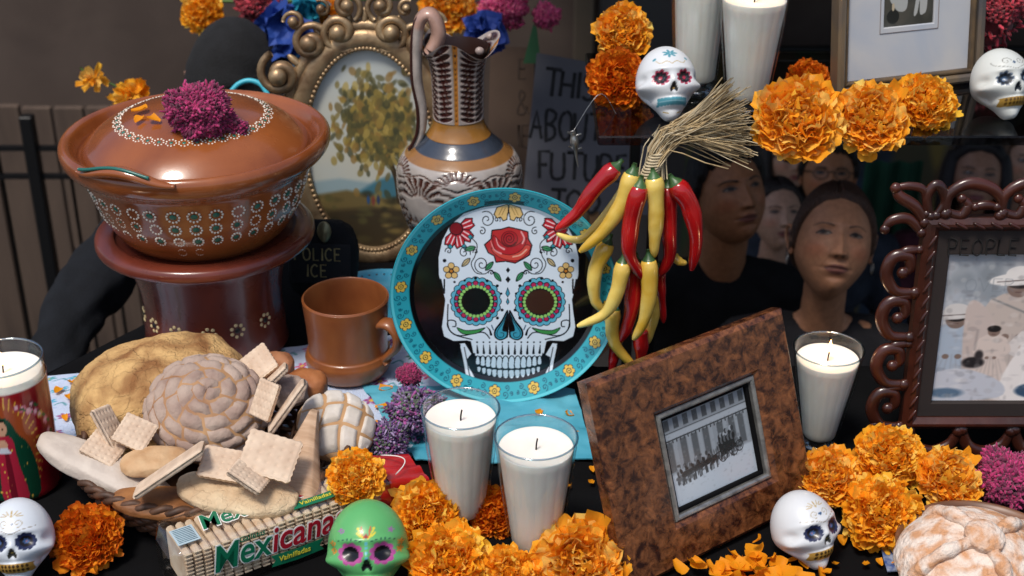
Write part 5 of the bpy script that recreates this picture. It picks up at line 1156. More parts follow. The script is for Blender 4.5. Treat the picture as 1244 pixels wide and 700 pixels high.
def nose(cv, c): cv.poly([(0, .18), (-.085, .34), (-.07, .41), (-.01, .37), (.01, .37), (.07, .41), (.085, .34)], c, smooth=30)
def mouth(cv, c, c2, n=7):
    cv.poly([(-.34, .55), (-.30, .52), (.30, .52), (.34, .55), (.30, .70), (-.30, .70)], c, smooth=24)
    for k in range(n):
        x_ = (k-(n-1)/2)*.56/n; 
        for z_ in (.57, .65): cv.ell(x_, z_, .028, .030, c2)
def pA(cv):
    T = '4f93a2'
    for sg in (-1, 1):
        scallop(cv, sg*.27, .07, .15, 9, 'a8284a'); scallop(cv, sg*.27, .07, .115, 9, '14161c'); cv.circ(sg*.27, .07, .045, 'b03048'); cv.ring(sg*.27, .07, .075, .012, '4a5058')
    nose(cv, '1a1a1c'); cv.circ(0, .34, .02, 'c09a50')
    cv.ell(0, .60, .34, .075, T)
    for k in range(11): cv.circ((k-5)*.062, .545, .032, T); cv.circ((k-5)*.062, .655, .032, T)
    cv.line([(-.3, .60), (.3, .60)], .012, 'a8c8d0')
    for k in range(7): a = k*2*PI/7; cv.ell(.0+.10*math.cos(a), -.62+.08*math.sin(a), .075, .03, T, rot=a)
    for sg in (-1, 1): cv.line([(0, -.28), (sg*.12, -.36), (sg*.25, -.30), (sg*.34, -.38)], .018, 'b59a5c', smooth=20)
    for sg in (-1, 1): cv.ell(sg*.36, -.44, .05, .025, T, rot=sg*.8); 
    for sg in (-1, 1): cv.line([(sg*.1, .84), (sg*.2, .80)], .02, 'b59a5c')
def pB(cv):
    K = '1a2028'; G = '9c7a34'
    for sg in (-1, 1):
        scallop(cv, sg*.27, .07, .15, 9, '5c6a7c'); scallop(cv, sg*.27, .07, .12, 9, K); scallop(cv, sg*.27, .07, .06, 7, '39506c'); cv.circ(sg*.27, .07, .03, 'a8b4c0')
    nose(cv, K); mouth(cv, G, '5c4218')
    for sg in (-1, 1):
        cv.line([(0, -.15), (sg*.2, -.24), (sg*.42, -.32), (sg*.46, -.44)], .014, '6c6a60', smooth=20); cv.line([tuple(p) for p in spiral(sg*.17, -.42, .12, 1.2, 0, sg)], .013, '6c6a60')
    cv.poly([(0, -.3), (-.04, -.36), (0, -.42), (.04, -.36)], '34506c')
def pC(cv):
    N_ = '20284c'; G = 'b8a070'
    for sg in (-1, 1):
        scallop(cv, sg*.27, .07, .155, 11, N_); cv.circ(sg*.27, .07, .12, '1a1418'); scallop(cv, sg*.27, .07, .05, 6, '3c5c8c'); cv.circ(sg*.27, .07, .022, '8a6a80')
    nose(cv, '2c2c26'); cv.circ(0, .3, .02, 'a08a40'); mouth(cv, 'a8823c', '3a2814')
    cv.line([(-.45, -.26), (-.2, -.20), (0, -.12), (.2, -.20), (.45, -.26)], .014, '8a8070', smooth=24)
    for sg in (-1, 1): cv.line([tuple(p) for p in spiral(sg*.13, -.36, .10, 1.2, PI/2, -sg)], .012, 'a89878')
    cv.poly([(0, -.28), (-.05, -.34), (-.03, -.38), (0, -.36), (.03, -.38), (.05, -.34)], '3a5a80')
    for k in range(7): a = PI+(k)*PI/6; cv.ell(.16*math.cos(a), -.54+.09*math.sin(a), .07, .013, G, rot=a)
    cv.circ(0, -.54, .03, G)
def pE(cv):
    for sg in (-1, 1):
        scallop(cv, sg*.27, .10, .165, 9, 'b04c90', .06); cv.circ(sg*.27, .10, .14, '0c0a10')
        for k in range(6): cv.circ(sg*(.10+k*.075), -.14-.04*math.sin(k/5*PI), .018, '14403c')
        for (a, c, r_) in ((.45, 'd8c83c', .25), (.2, 'c0542c', .24), (.75, 'd8c83c', .18)): cv.line([(sg*.03, -.18), (sg*(.03+r_*math.sin(a)*.7), -.18-r_*math.cos(a)*.6), (sg*(.03+r_*math.sin(a)), -.18-r_*math.cos(a))], .035, c, smooth=10, taper=(.4, 1.1))
        for (x_, z_) in ((.56, .05), (.58, -.08), (.42, -.34)):
            for k in range(5): a = k*2*PI/5; cv.ell(sg*(x_+.035*math.cos(a)), z_+.035*math.sin(a), .03, .014, 'd88a34' if x_ != .42 else '9a6aa0', rot=a)
    cv.ell(0, -.24, .022, .055, '8c2820'); cv.circ(0, -.10, .03, '5cb0b8'); cv.circ(0, -.02, .022, '5cb0b8'); cv.circ(0, .08, .03, '5cb0b8'); cv.circ(0, .18, .03, '5cb0b8')
    nose(cv, '0c0a10'); cv.ell(0, .62, .30, .07, 'e8e4dc')
    for k in range(9): cv.line([((k-4)*.065, .55), ((k-4)*.065, .69)], .012, '14403c')
LN = R(-30)
sugar_skull('white skull with teal mouth and red ringed eyes on the upper shelf', PZ(813, 148, SZ)+[0, .0, 0], (LN, 0, R(8)), .092, 'd9dcde', pA)
sugar_skull('white skull with gold teeth at the right end of the upper shelf', PZ(1222, 146, SZ)+[0, .0, 0], (LN, 0, R(14)), .088, 'cfd2cc', pB)
sugar_skull('white skull with blue scalloped eyes and a gold heart at the lower left', PZ(26, 708)+[0, 0, 0], (LN, 0, R(8)), .090, 'd8dee4', pC)
sugar_skull('white skull with gold mouth turned to the right beside the marigold cluster', PZ(990, 690), (LN, 0, R(32)), .086, 'd4d6d8', pC)
sugar_skull('green skull with magenta ringed black eyes in front of the biscuit packet', PZ(449, 728), (R(-30), 0, R(4)), .104, '5fae68', pE)

# ---------------------------------------------------------------- bread basket
WICKER = M('dark_wicker', '3a2416', '5c3c26', 60, rough=.6)
BC = PZ(258, 610)+np.array([0, .03, 0])
bk = thing('bread_basket', 'low oval dark wicker basket heaped with bread and biscuits', 'basket', BC)
BX, BY = .152, .125
for k, zz in enumerate(np.linspace(.004, .05, 8)):
    s_ = .80+.20*(k/7)**.7; n = 220; t_ = np.arange(n)*2*PI/n; w_ = .0022*np.sin(t_*40+PI*(k % 2))
    V, F = tube(np.c_[(BX*s_+w_)*np.cos(t_), (BY*s_+w_)*np.sin(t_), t_*0+zz], .0036, 6, closed=True, up=(0, 0, 1)); MB().add(V, F).build('woven_row', WICKER, bk)
n = 260; t_ = np.arange(n)*2*PI/n
for ph in (0, PI):
    V, F = tube(np.c_[(BX*1.01+.003*np.cos(t_*26+ph))*np.cos(t_), (BY*1.01+.003*np.cos(t_*26+ph))*np.sin(t_), .056+.003*np.sin(t_*26+ph)], .0042, 7, closed=True, up=(0, 0, 1)); MB().add(V, F).build('braided_rim', WICKER, bk)
sv = None
for k in range(40):
    a = k*2*PI/40; V, F = tube([(BX*.80*math.cos(a), BY*.80*math.sin(a), .002), (BX*.98*math.cos(a), BY*.98*math.sin(a), .055)], .0022, 6); MB().add(V, F).build('stake', WICKER, bk)
V, F = lathe([(.0001, .002), (1, .002), (1, .006), (.0001, .006)], 60); MB().add(V*[BX*.8, BY*.8, 1], F).build('base', WICKER, bk)

CRUST = M('brown_crust', '85592f', 'cfa86e', 22, rough=.85, bump=1.0, bscale=110, detail=12, crack=.22, cscale=40, contrast=(.34, .62))
PALEB = M('pale_bread', 'b08a66', 'd4b894', 14, rough=.75, bump=.8, bscale=90)
SUGT = M('grey_brown_sugar_crust', '947c70', 'ae9a8c', 30, rough=.9, bump=.5, bscale=150)
CRACK = M('cracker', 'bfa48c', 'd8c2aa', 30, rough=.75, bump=.15, bscale=160)
def bread(name, label, cat, px, py, z, s, rot=(0, 0, 0), mat=PALEB, amp=.05, f=1.4, seed=0, nu=64, nv=40, flat=.5, p=1.0, dish=0, zp=.62, **k):
    V, F = blob((0, 0, 0), (1, 1, 1), nu, nv, amp, f, seed, p, flat); V[:, 2] = np.sign(V[:, 2])*np.abs(V[:, 2])**zp; V[:, :2] = np.sign(V[:, :2])*np.abs(V[:, :2])**.86; V = V*np.array(s); V += (.0026*snoise(V, 42, seed+2, 4)*min(1, s[0]/.05))[:, None]*V/np.linalg.norm(V, axis=1)[:, None]
    if dish: V[:, 2] -= dish*np.exp(-(V[:, 0]/(s[0]*.6))**2-(V[:, 1]/(s[1]*.6))**2)*(V[:, 2] > 0)
    t = MB().add(V, F).build(name, mat); t.location = tuple(PZ(px, py, z)); t.rotation_euler = rot; tag(t, label, cat); return t
bread('round_loaf', 'large round loaf with cracked golden brown crust at the back of the basket', 'bread', 196, 482, .062, (.106, .084, .060), (R(8), R(-6), R(20)), CRUST, .045, 1.2, 2, 140, 90, .9, zp=.8)
# concha with separate sugar tiles
con = thing('shell_bread', 'round sweet bread with cracked grey brown shell topping leaning on the loaf', 'bread', PZ(252, 500, .078), (R(24), R(10), R(0)))
cr, chh = .070, .046
def cdome(u, v, off=0):   # u radius 0..1, v angle
    rr = np.sin(u*PI/2); return np.c_[(cr+off)*rr*np.cos(v), (cr+off)*rr*np.sin(v), (chh+off)*np.cos(u*PI/2)]
V, F = blob((0, 0, 0), (cr, cr, chh), 80, 50, .004, 2, 4, 1, .35); MB().add(V, F).build('bread_body', M('golden_crumb', '8c6444', 'b48c62', 20, rough=.7, bump=.3), con)
rings = [(0.0, .14, 3), (.16, .30, 6), (.32, .47, 9), (.49, .63, 12), (.65, .79, 15), (.81, .95, 17)]
tw = 0
for (u0, u1, n) in rings:
    tw += .37
    for k in range(n):
        if rng.random() < .03: continue
        g = .05/n*2*PI*.9; v0 = tw+k*2*PI/n+g*rng.uniform(.3, .8); v1 = tw+(k+1)*2*PI/n-g*rng.uniform(.3, .8)
        ua = np.linspace(u0+rng.uniform(-.022, .008), u1+rng.uniform(-.012, .022), 5); va = np.linspace(v0, v1, 6); U, Vv = np.meshgrid(ua, va, indexing='ij')
        tws = .55*U.ravel()   # spiral sweep like the shell scoring
        e = np.minimum(np.minimum((U-ua[0]), (ua[-1]-U))/(ua[-1]-ua[0])*2, np.minimum(Vv-v0, v1-Vv)/(v1-v0)*2).ravel()
        hh = .0042*(1-(1-np.clip(e*1.6, 0, 1))**3)*(.8+.4*rng.random())
        jit = .0034*snoise(np.c_[U.ravel()*9, Vv.ravel()*3], 1.3, k+n, 2)
        P = cdome(U.ravel()+jit*4, Vv.ravel()+tws+jit*6, -.0004); Nn = P/np.array([cr**2, cr**2, chh**2]); Nn /= np.linalg.norm(Nn, axis=1)[:, None]
        MB().add(P+Nn*hh[:, None], gridF(5, 6)).build('sugar_tile', SUGT, con)
# white sugared concha right
wc = thing('white_sugared_bread', 'round bread with thick cracked white sugar crust at the right of the basket', 'bread', PZ(408, 520, .062), (R(28), R(12), R(10)))
V, F = blob((0, 0, 0), (.046, .045, .026), 60, 40, .03, 2, 7, 1, .5); MB().add(V, F).build('bread_body', M('tan_crumb', 'a87e54', 'c09a70', 20, rough=.7), wc)
WSG = M('white_sugar_crust', 'bdb4a8', 'd6cec4', 40, rough=.85, bump=.3, bscale=120)
for k in range(9):
    x0 = -.040+k*.0 ; 
cuts_x = [-.046, -.020, .004, .026, .046]; cuts_y = [-.044, -.012, .016, .044]
for i in range(4):
    for j in range(3):
        g = .0014; xa = np.linspace(cuts_x[i]+g, cuts_x[i+1]-g, 9); ya = np.linspace(cuts_y[j]+g, cuts_y[j+1]-g, 9); X, Y = np.meshgrid(xa, ya, indexing='ij'); X = X.ravel()+.004*np.sin(Y.ravel()*60); Y = Y.ravel()+.005*np.sin(X*50+i)
        q = (X/.047)**2+(Y/.046)**2; sc = np.where(q > .93, np.sqrt(.93/q), 1); X *= sc; Y *= sc; q = np.minimum(q, .93)
        U, Vv = np.meshgrid(np.linspace(-1, 1, 9), np.linspace(-1, 1, 9), indexing='ij'); e = (1-np.maximum(np.abs(U), np.abs(Vv)).ravel()); hh = .0048*np.clip(e*4, 0, 1)**.5
        Z = .026*np.sqrt(1-q)+hh-.001
        MB().add(np.c_[X, Y, Z], gridF(9, 9)).build('sugar_plate', WSG, wc)
bread('long_white_roll', 'long pale glazed roll hanging over the left rim of the basket', 'bread', 128, 572, .060, (.088, .026, .014), (R(0), R(16), R(-20)), M('glazed_pale_bread', 'b5a89c', 'cbbfb2', 16, rough=.6, bump=.5, bscale=70), .04, 1.3, 11, 70, 40, .8)
bread('oval_cookie', 'large oval pale cookie at the front rim of the basket', 'cookie', 288, 600, .066, (.068, .028, .011), (R(8), R(4), R(-10)), M('cookie', 'b49472', 'd8c4a2', 16, rough=.85, bump=.9, bscale=90, crack=.15, cscale=45), .05, 1.6, 12, 80, 44, .8)
bread('small_oval_roll', 'small glossy oval roll between the crackers and the oval cookie', 'bread', 188, 562, .072, (.036, .024, .012), (0, 0, R(10)), M('egg_washed_bread', 'b48a60', 'd0b088', 22, rough=.7, bump=.6, bscale=80), .05, 1.4, 13)
bread('flat_brown_bread', 'long thin brown bread lowest at the front of the basket', 'bread', 222, 614, .052, (.080, .024, .010), (R(6), R(2), R(-6)), M('toasted_bread', '5c3214', 'a06a38', 16, rough=.6, bump=.6, bscale=70), .05, 1.4, 14)
bread('small_toasted_bun', 'small toasted bun beside the clay mug at the back of the basket', 'bread', 372, 470, .062, (.026, .024, .020), (0, 0, 0), M('toasted_bun', '8a4c24', 'b87a4c', 18, rough=.5, bump=.3), .08, 1.6, 15)
bread('curved_brown_bread', 'curved reddish brown bread behind the square crackers', 'bread', 328, 448, .070, (.030, .024, .018), (0, 0, .4), M('reddish_bread', '8c5434', 'b88460', 18, rough=.5, bump=.3), .10, 1.6, 16)
bread('grey_bun', 'small grey brown bun tucked behind the leaning crackers', 'bread', 352, 478, .072, (.022, .02, .020), (0, 0, .4), SUGT, .12, 1.8, 17)
# triangular pastry
tri = MB(); U, Vv = np.meshgrid(np.linspace(0, 1, 60), np.linspace(-1, 1, 40), indexing='ij'); U = U.ravel(); Vv = Vv.ravel()
wd = .004+.040*U**1.15; X = Vv*wd; Y = .062-.135*U; e = np.clip((1-np.abs(Vv))*3, 0, 1)*np.clip(U*12, 0, 1)*np.clip((1-U)*14, 0, 1); Z = .014*np.sqrt(e)+.0012*np.sin(X*240+Y*60)+.002*snoise(np.c_[X, Y], 25, 3)
tri.add(np.c_[X, Y, Z], gridF(60, 40)); tri.add(np.c_[X, Y, Z*0-.006*np.sqrt(e)], gridF(60, 40))
t = tri.build('triangular_pastry', M('layered_pastry', 'a88668', 'c4a588', 22, rough=.75, bump=.3, stretch=(1, 6, 1))); t.location = tuple(PZ(368, 548, .074)+[0, -.01, 0]); t.rotation_euler = (R(24), R(10), R(-6)); tag(t, 'pale triangular pastry pointing up between the crackers and white bread', 'pastry')
# square crackers
def cracker_mesh():
    n = 34; u = np.linspace(-1, 1, n); U, Vv = np.meshgrid(u, u, indexing='ij'); U = U.ravel(); Vv = Vv.ravel()
    def pos(top):
        s_ = .021; X = U*s_; Y = Vv*s_; ed = np.maximum(np.abs(U), np.abs(Vv)) > .99
        wav = 1+.018*np.cos(U*22)*(np.abs(Vv) > .93)+.018*np.cos(Vv*22)*(np.abs(U) > .93); X = X*wav; Y = Y*wav
        Z = .0032+.0004*np.cos(U*1.5)*np.cos(Vv*1.5)
        for i in range(5):
            for j in range(5): Z = Z-.0016*np.exp(-((U-(i-2)*.38)**2+(Vv-(j-2)*.38)**2)/.0035)
        Z = np.where(ed, .0012, Z)
        return np.c_[X, Y, Z if top else -Z]
    mb = MB(); mb.add(pos(True), gridF(n, n)); mb.add(pos(False), gridF(n, n))
    b = []
    for i in range(n-1):
        for a_, c_ in (((i*n), (i+1)*n), (i*n+n-1, (i+1)*n+n-1), (i, i+1), ((n-1)*n+i, (n-1)*n+i+1)): b.append((a_, c_, c_+n*n, a_+n*n))
    mb.F += b; return make_mesh(mb, 'square_cracker', CRACK)
CM = cracker_mesh()
crk = [(134, 521, .090, -62, 16, (60, 40), 'cracker standing on its edge at the far left of the heap, seen end on'), (164, 526, .092, -24, 50, (44, 44), 'square cracker leaning on the round loaf, left front'), (126, 545, .080, -28, 40, (46, 42), 'square cracker lying lowest at the left rim'),
 (206, 571, .098, 34, 14, (98, 40), 'long cracker on its edge crossing diagonally above the oval cookie'), (270, 564, .094, -10, 46, (52, 46), 'small cracker lying flat below the shell bread'), (328, 554, .106, -16, 58, (66, 56), 'largest cracker, upright in the middle front of the heap'), (303, 578, .098, -34, 24, (46, 40), 'cracker wedge lying at the lower left of the largest cracker'),
 (313, 443, .110, 38, 62, (46, 44), 'square cracker highest at the back of the heap'), (322, 486, .112, 72, 52, (50, 36), 'upright square cracker against the right side of the shell bread'), (337, 456, .108, 44, 12, (34, 34), 'short cracker edge at the top right of the heap'), (349, 494, .108, 54, 12, (76, 40), 'long thin cracker edge beside the triangular pastry')]
Rt = np.array([1., 0, 0])
for i, (px, py, z, ang_, tl, (la, lb_), lb) in enumerate(crk):
    a_ = R(ang_); Lx = Rt*math.cos(a_)+UP*math.sin(a_); pr = -Rt*math.sin(a_)+UP*math.cos(a_); tt_ = R(tl); Nn = pr*math.cos(tt_)-FW*math.sin(tt_); Yv = np.cross(Nn, Lx)
    o = link('square_cracker', CM, None, loc=PZ(px, py, z), label=lb, cat='cracker', group='crackers heaped on the bread basket')
    o.rotation_euler = Matrix(np.array([Lx, Yv, Nn]).T.tolist()).to_euler(); k_ = 1/1140/.042; o.scale = (la*k_, max(lb_, 30)*k_, 1.1)

# ---------------------------------------------------------------- biscuit packet
BL, BW, BH = .240, .062, .058
p0 = PZ(224, 734); yw = R(32)
pk = thing('biscuit_packet', 'clear wrapped packet of Mexicanas ridged biscuits with a red twisted end', 'biscuit packet', p0+[0, .004, 0], (0, 0, yw))
BISC = M('ridged_biscuit', 'd0b496', 'e2d0b6', 40, rough=.7, bump=.15, bscale=120)
n = 22; bmh = None
V, F = box((0, BW/2, BH/2+.001), (.0086, BW-.006, BH-.006), bev=.0026)
for k in range(n):
    x_ = .010+k*(BL-.016)/n
    if bmh is None:
        mb = MB().add(V, F)
        for j in range(11): V2, F2 = tube([(0, .0025, .007+j*.0048), (0, .0030, .007+j*.0048)], .0022, 6); V2, F2 = box((0, .0022, .0075+j*.0046), (.0088, .0020, .0024), bev=.0008); mb.add(V2, F2)
        o = mb.build('biscuit', BISC, pk, smooth=False); bmh = o.data; o.location = (x_, 0, 0)
    else: o = link('biscuit', bmh, pk, loc=(x_, rng.uniform(-.0006, .0006), rng.uniform(-.0005, .0005)))
FILM = glassmat('clear_film', (.96, .96, .95), .9, .10, base=.14)
U, Vv = np.meshgrid(np.linspace(-.008, BL, 90), np.arange(48)/48, indexing='ij'); U = U.ravel(); Vv = Vv.ravel()
t4 = Vv*4; k4 = t4.astype(int); f4 = t4-k4; hw, hh = BW/2+.0012, BH/2+.0014
yy = np.select([k4 == 0, k4 == 1, k4 == 2, k4 == 3], [-1+2*f4, np.ones_like(f4), 1-2*f4, -np.ones_like(f4)]); z2 = np.select([k4 == 0, k4 == 1, k4 == 2, k4 == 3], [-np.ones_like(f4), -1+2*f4, np.ones_like(f4), 1-2*f4])
pinch = 1-.35*np.clip(-U/.008, 0, 1)
nz = .0011*snoise(np.c_[U*60, yy, z2], 1.0, 3, 3)
MB().add(np.c_[U, BW/2+yy*(hw+nz)*pinch, BH/2+.001+z2*(hh+nz)*pinch], gridF(90, 48, cv=True)).build('clear_wrapper', FILM, pk)
U, Vv = np.meshgrid(np.linspace(0, 1, 30), np.arange(60)/60*2*PI, indexing='ij'); U = U.ravel(); Vv = Vv.ravel()
rr = 1-.30*U+.10*np.sin(Vv*7+U*2)*U; ca, sa = np.cos(Vv), np.sin(Vv); m4 = np.maximum(np.abs(ca), np.abs(sa))
REDF = M('red_wrapper', 'a8141a', 'c2231f', 20, rough=.28, coat=.3, bump=.4, bscale=40)
MB().add(np.c_[BL-.002+.052*U, BW/2+(ca/m4)*(hw+.0006)*rr, .010+BH/2*(1-.1*U)-.009+(sa/m4)*(hh+.0006)*rr*(1-.2*U)], gridF(30, 60, cv=True)).build('red_end', REDF, pk)
tt = np.linspace(.2, 2.8, 20); V, F = tube(np.c_[BL+.004+.034*np.sin(tt)*.8, .004+.016*tt, np.full(20, BH+.0035)], .0007, 6); MB().add(V, F).build('white_arc', M('white_ink', 'e0dcd8', rough=.5), pk)
GRI = M('green_ink', '0f6b4c', rough=.4); RDI = M('red_ink', 'a3182a', rough=.4); WHI = M('white_ink_outline', 'e9e7e3', rough=.4); YLI = M('yellow_ink', 'c9c23c', rough=.4); BLI = M('pale_blue_ink', '8fa8b4', rough=.4)
def logo(z_or_y, top, x0, v0, size, slope=.0):
    x = x0
    for txt, m in (('Mex', GRI), ('icanas', RDI)):
        for off, mm, dz, nm in ((size*.045, WHI, 0, 'lettering_outline'), (size*.012, m, .0006, 'lettering')):
            me = text_mesh(txt, size, .0002, off, .18); me.materials.clear(); me.materials.append(mm); o = link(nm, me, pk)
            if top: o.location = (x, v0, z_or_y+dz)
            else: o.location = (x, z_or_y-dz, v0); o.rotation_euler = (PI/2, 0, 0)
            o.scale = (1, 1.25, 1)
        xs_ = [v.co.x for v in me.vertices]; x += max(xs_)+size*.03-size*.10*(txt == 'Mex')
    return x
ZT = BH+.0032
logo(ZT, True, .034, .024, .028); logo(-.0020, False, .032, .024, .036)
def small(txt, m, size, x, v, top, nm='lettering', rz=0):
    me = text_mesh(txt, size, .0002, size*.01, .15); me.materials.clear(); me.materials.append(m); o = link(nm, me, pk)
    if top: o.location = (x, v, ZT+.0012); o.rotation_euler = (0, 0, rz)
    else: o.location = (x, -.0036, v); o.rotation_euler = (PI/2, rz, 0)
small('Galletas', GRI, .008, .060, .047, True); small('Galletas', GRI, .009, .062, .0515, False)
def ribbon(top, x, v, w_, h_):
    pts = [(0, 0), (w_*.5, -h_*.12), (w_, 0), (w_-h_*.35, h_*.5), (w_, h_), (w_*.5, h_*.88), (0, h_), (h_*.35, h_*.5)]
    V, F = prism(pts, 0, .0003); 
    if top: V = V+[x, v, ZT+.0004]
    else: V = np.c_[V[:, 0]+x, -.0026-V[:, 2], V[:, 1]+v]
    MB().add(V, F).build('green_ribbon', GRI, pk, smooth=False)
ribbon(True, .128, .006, .066, .012); small('Vainilladas', YLI, .0088, .137, .0088, True); ribbon(False, .095, .006, .060, .014); small('Vainilladas', YLI, .0088, .103, .0105, False)
V, F = prism([(.004, .012), (.028, .012), (.028, .040), (.004, .040)], ZT-.0006, ZT); MB().add(V, F).build('paper_panel', M('pale_panel', 'a9bcc4', rough=.5), pk, smooth=False)
mb = MB()
for k in range(9): V, F = box((.016, .015+k*.0028, ZT+.0002), (.020, .0009, .0003)); mb.add(V, F)
mb.build('fine_print', M('fine_print_ink', '4c6a78', rough=.6), pk, kind='stuff')
for k in range(5): 
    V, F = prism([(.162+k*.012, .012), (.172+k*.012, .012), (.172+k*.012, .026), (.162+k*.012, .026)], 0, .0003); V = np.c_[V[:, 0], -.0026-V[:, 2], V[:, 1]]; MB().add(V, F).build('nutrition_panel', BLI, pk, smooth=False)
    V, F = prism([(.162+k*.012, .010), (.172+k*.012, .010), (.170+k*.012, .005), (.164+k*.012, .005)], 0, .0003); V = np.c_[V[:, 0], -.0026-V[:, 2], V[:, 1]]; MB().add(V, F).build('nutrition_badge', RDI, pk, smooth=False)

# ---------------------------------------------------------------- sugared bread in wooden bowl, right corner
wb = thing('wooden_bowl', 'shallow wooden bowl at the lower right corner holding the sugared bread', 'bowl', PZ(1190, 706))
V, F = lathe(prof([(.0001, .002), (.04, .002), (.07, .016), (.088, .036), (.090, .038), (.086, .037), (.066, .02), (.0001, .01)], 40), 72); MB().add(V, F).build('bowl', M('bowl_wood', '5c3a24', '7a5034', 14, rough=.4, stretch=(1, 6, 1)), wb)
sb = thing('sugared_bread', 'round sugar dusted bread of the dead with raised bone shapes in a wooden bowl', 'bread', PZ(1180, 690, .045), (R(14), 0, R(12)))
SUGD = M('sugar_dusted', 'c8946c', 'e0d0c2', 48, rough=.9, bump=.9, bscale=230, contrast=(.38, .58), detail=10)
V, F = blob((0, 0, 0), (.078, .070, .046), 100, 64, .04, 1.4, 21, 1, .6); MB().add(V, F).build('bread_body', SUGD, sb)
for k, (a, nm) in enumerate(((.4, 0), (1.9, 0), (3.3, 0), (4.8, 0))):
    P = [(.012*math.cos(a), .012*math.sin(a), .046), (.035*math.cos(a), .032*math.sin(a), .045), (.056*math.cos(a), .050*math.sin(a), .034), (.074*math.cos(a), .064*math.sin(a), .012)]
    P = smoothp(P, 30); r_ = .0075*(.8+.30*np.abs(np.cos(np.linspace(0, 2.4*PI, 30)))**2); V, F = tube(P, r_, 12); V = V+.0012*snoise(V, 60, k)[:, None]; MB().add(V, F).build('bone_shape', SUGD, sb)
V, F = blob((0, 0, .050), (.020, .020, .010), 30, 20, .08, 2, 5); MB().add(V, F).build('knob', SUGD, sb)
bw = cloth_quad('blue_ribbon_scrap', PZ(1082, 700), PZ(1100, 700), PZ(1062, 652), PZ(1078, 650), 20, 30, None, M('blue_silver_fabric', '2c4c86', '8a94a8', 160, rough=.5), label='small blue and silver fabric scrap between the marigolds and the wooden bowl', cat='ribbon')

# ---------------------------------------------------------------- chile bunch
cb0 = PY(797, 195, 1.535)
cb = thing('chile_bunch', 'hanging bunch of glossy red and yellow chiles tied with a straw brush', 'chile bunch', cb0)
REDC = M('red_chile_skin', '860c10', 'c01c1c', 18, rough=.2, coat=.5, bump=.08, bscale=14); YELC = M('yellow_chile_skin', 'cda234', 'ead070', 18, rough=.24, coat=.5, bump=.08, bscale=14); STEMG = M('chile_stem', '2c4a28', '44683a', 20, rough=.4); STEMR = M('dry_stem', '8a8068', rough=.7)
def chile(col, pts, r0, dy=0.0, stem=True):
    P3 = np.array([PY(x_, y_, 1.535+dy)-cb0 for x_, y_ in pts]); P3 = smoothp(P3, 34); P3[:, 1] += -.004*np.sin(np.linspace(0, PI, 34))
    t_ = np.linspace(0, 1, 34); prof_ = r0*np.clip(np.minimum(1, .72+t_*2.4), 0, 1)*np.clip((1.02-t_), 0, 1)**.42*(1+.04*np.sin(t_*17)); prof_[0] *= .55
    V, F = tube(P3, prof_, 20); V = V+(.0011*snoise(V+cb0, 30, int(pts[0][0]), 3))[:, None]*np.array([1, .4, .6]); o = MB().add(V, F).build('chile', col, cb)
    if stem:
        d = P3[0]-P3[2]; d /= np.linalg.norm(d); V, F = tube([P3[1], P3[0]+d*.001, P3[0]+d*.006, P3[0]+d*.012], [r0*.74, r0*.62, r0*.28, r0*.22], 10); MB().add(V, F).build('stem', STEMG, o)
ch = [(REDC, [(748, 203), (722, 228), (700, 258), (676, 279)], .0115, -.01), (YELC, [(770, 214), (752, 240), (730, 268), (704, 290), (676, 284)], .0085, .012), (YELC, [(768, 210), (755, 246), (732, 280), (704, 306)], .0120, -.012),
 (REDC, [(777, 225), (766, 270), (766, 310), (784, 340)], .0125, -.02), (YELC, [(794, 215), (797, 250), (795, 290), (794, 312)], .0115, -.014), (REDC, [(812, 225), (812, 270), (813, 310), (800, 336)], .0115, .0), (REDC, [(820, 222), (838, 250), (845, 290), (840, 328)], .0130, -.012),
 (YELC, [(738, 295), (724, 325), (722, 360), (732, 378)], .0110, .004), (YELC, [(757, 318), (750, 352), (734, 380), (702, 396)], .0105, -.02), (REDC, [(772, 318), (770, 350), (763, 390), (752, 416)], .0125, .0), (YELC, [(788, 315), (789, 350), (782, 388), (770, 412)], .0110, -.018),
 (REDC, [(800, 330), (802, 355), (806, 392)], .0085, .01), (YELC, [(745, 375), (744, 400), (752, 425), (772, 446)], .0110, .004), (YELC, [(796, 352), (793, 385), (786, 418)], .0095, .012), (REDC, [(776, 400), (779, 420), (778, 442)], .0120, .008), (REDC, [(748, 420), (745, 436), (742, 458)], .0080, .012), (YELC, [(818, 312), (826, 316), (834, 319)], .0065, .012)]
for (c, pts, r0, dy) in ch: chile(c, pts, r0, dy)
STR = M('dry_straw', '8c7654', 'c4ac80', 60, rough=.7); STRL = M('pale_straw', 'a89878', 'd0c0a0', 60, rough=.7)
def strand(mb, pts, r, n=6): V, F = tube(smoothp(pts, n), r, 4); mb.add(V, F)
rs_ = np.random.default_rng(5)
for part_, cnt, mat_ in (('straw_fan', 230, STR), ('straw_fan', 130, STRL)):
    mb = MB()
    for k in range(cnt):
        a = rs_.uniform(-.50, .60); L_ = rs_.uniform(.085, .125); base = np.array([.001, -.004, .008])+rs_.normal(0, .004, 3); 
        dr = np.array([math.cos(a+.48), rs_.normal(-.12, .12), math.sin(a+.42)*.9-.10]); dr /= np.linalg.norm(dr)
        mid = base+np.array([.02, -.003, .030])+rs_.normal(0, .004, 3); end = mid+dr*L_*.72+np.array([0, 0, -.025*rs_.random()]); strand(mb, [base, (base+mid)/2+[0, 0, .004], mid, (mid+end)/2+rs_.normal(0, .002, 3), end], rs_.uniform(.0004, .0009))
    mb.build(part_, mat_, cb, kind='stuff')
mb = MB()
for k in range(70):
    p = np.array([rs_.normal(0, .005), rs_.normal(-.003, .004), .012]); strand(mb, [p+[.016, 0, .026]+rs_.normal(0, .003, 3), p+[.004, 0, .01], p, p*[1.3, 1, 1]+[0, 0, -.03-.02*rs_.random()]], .0008)
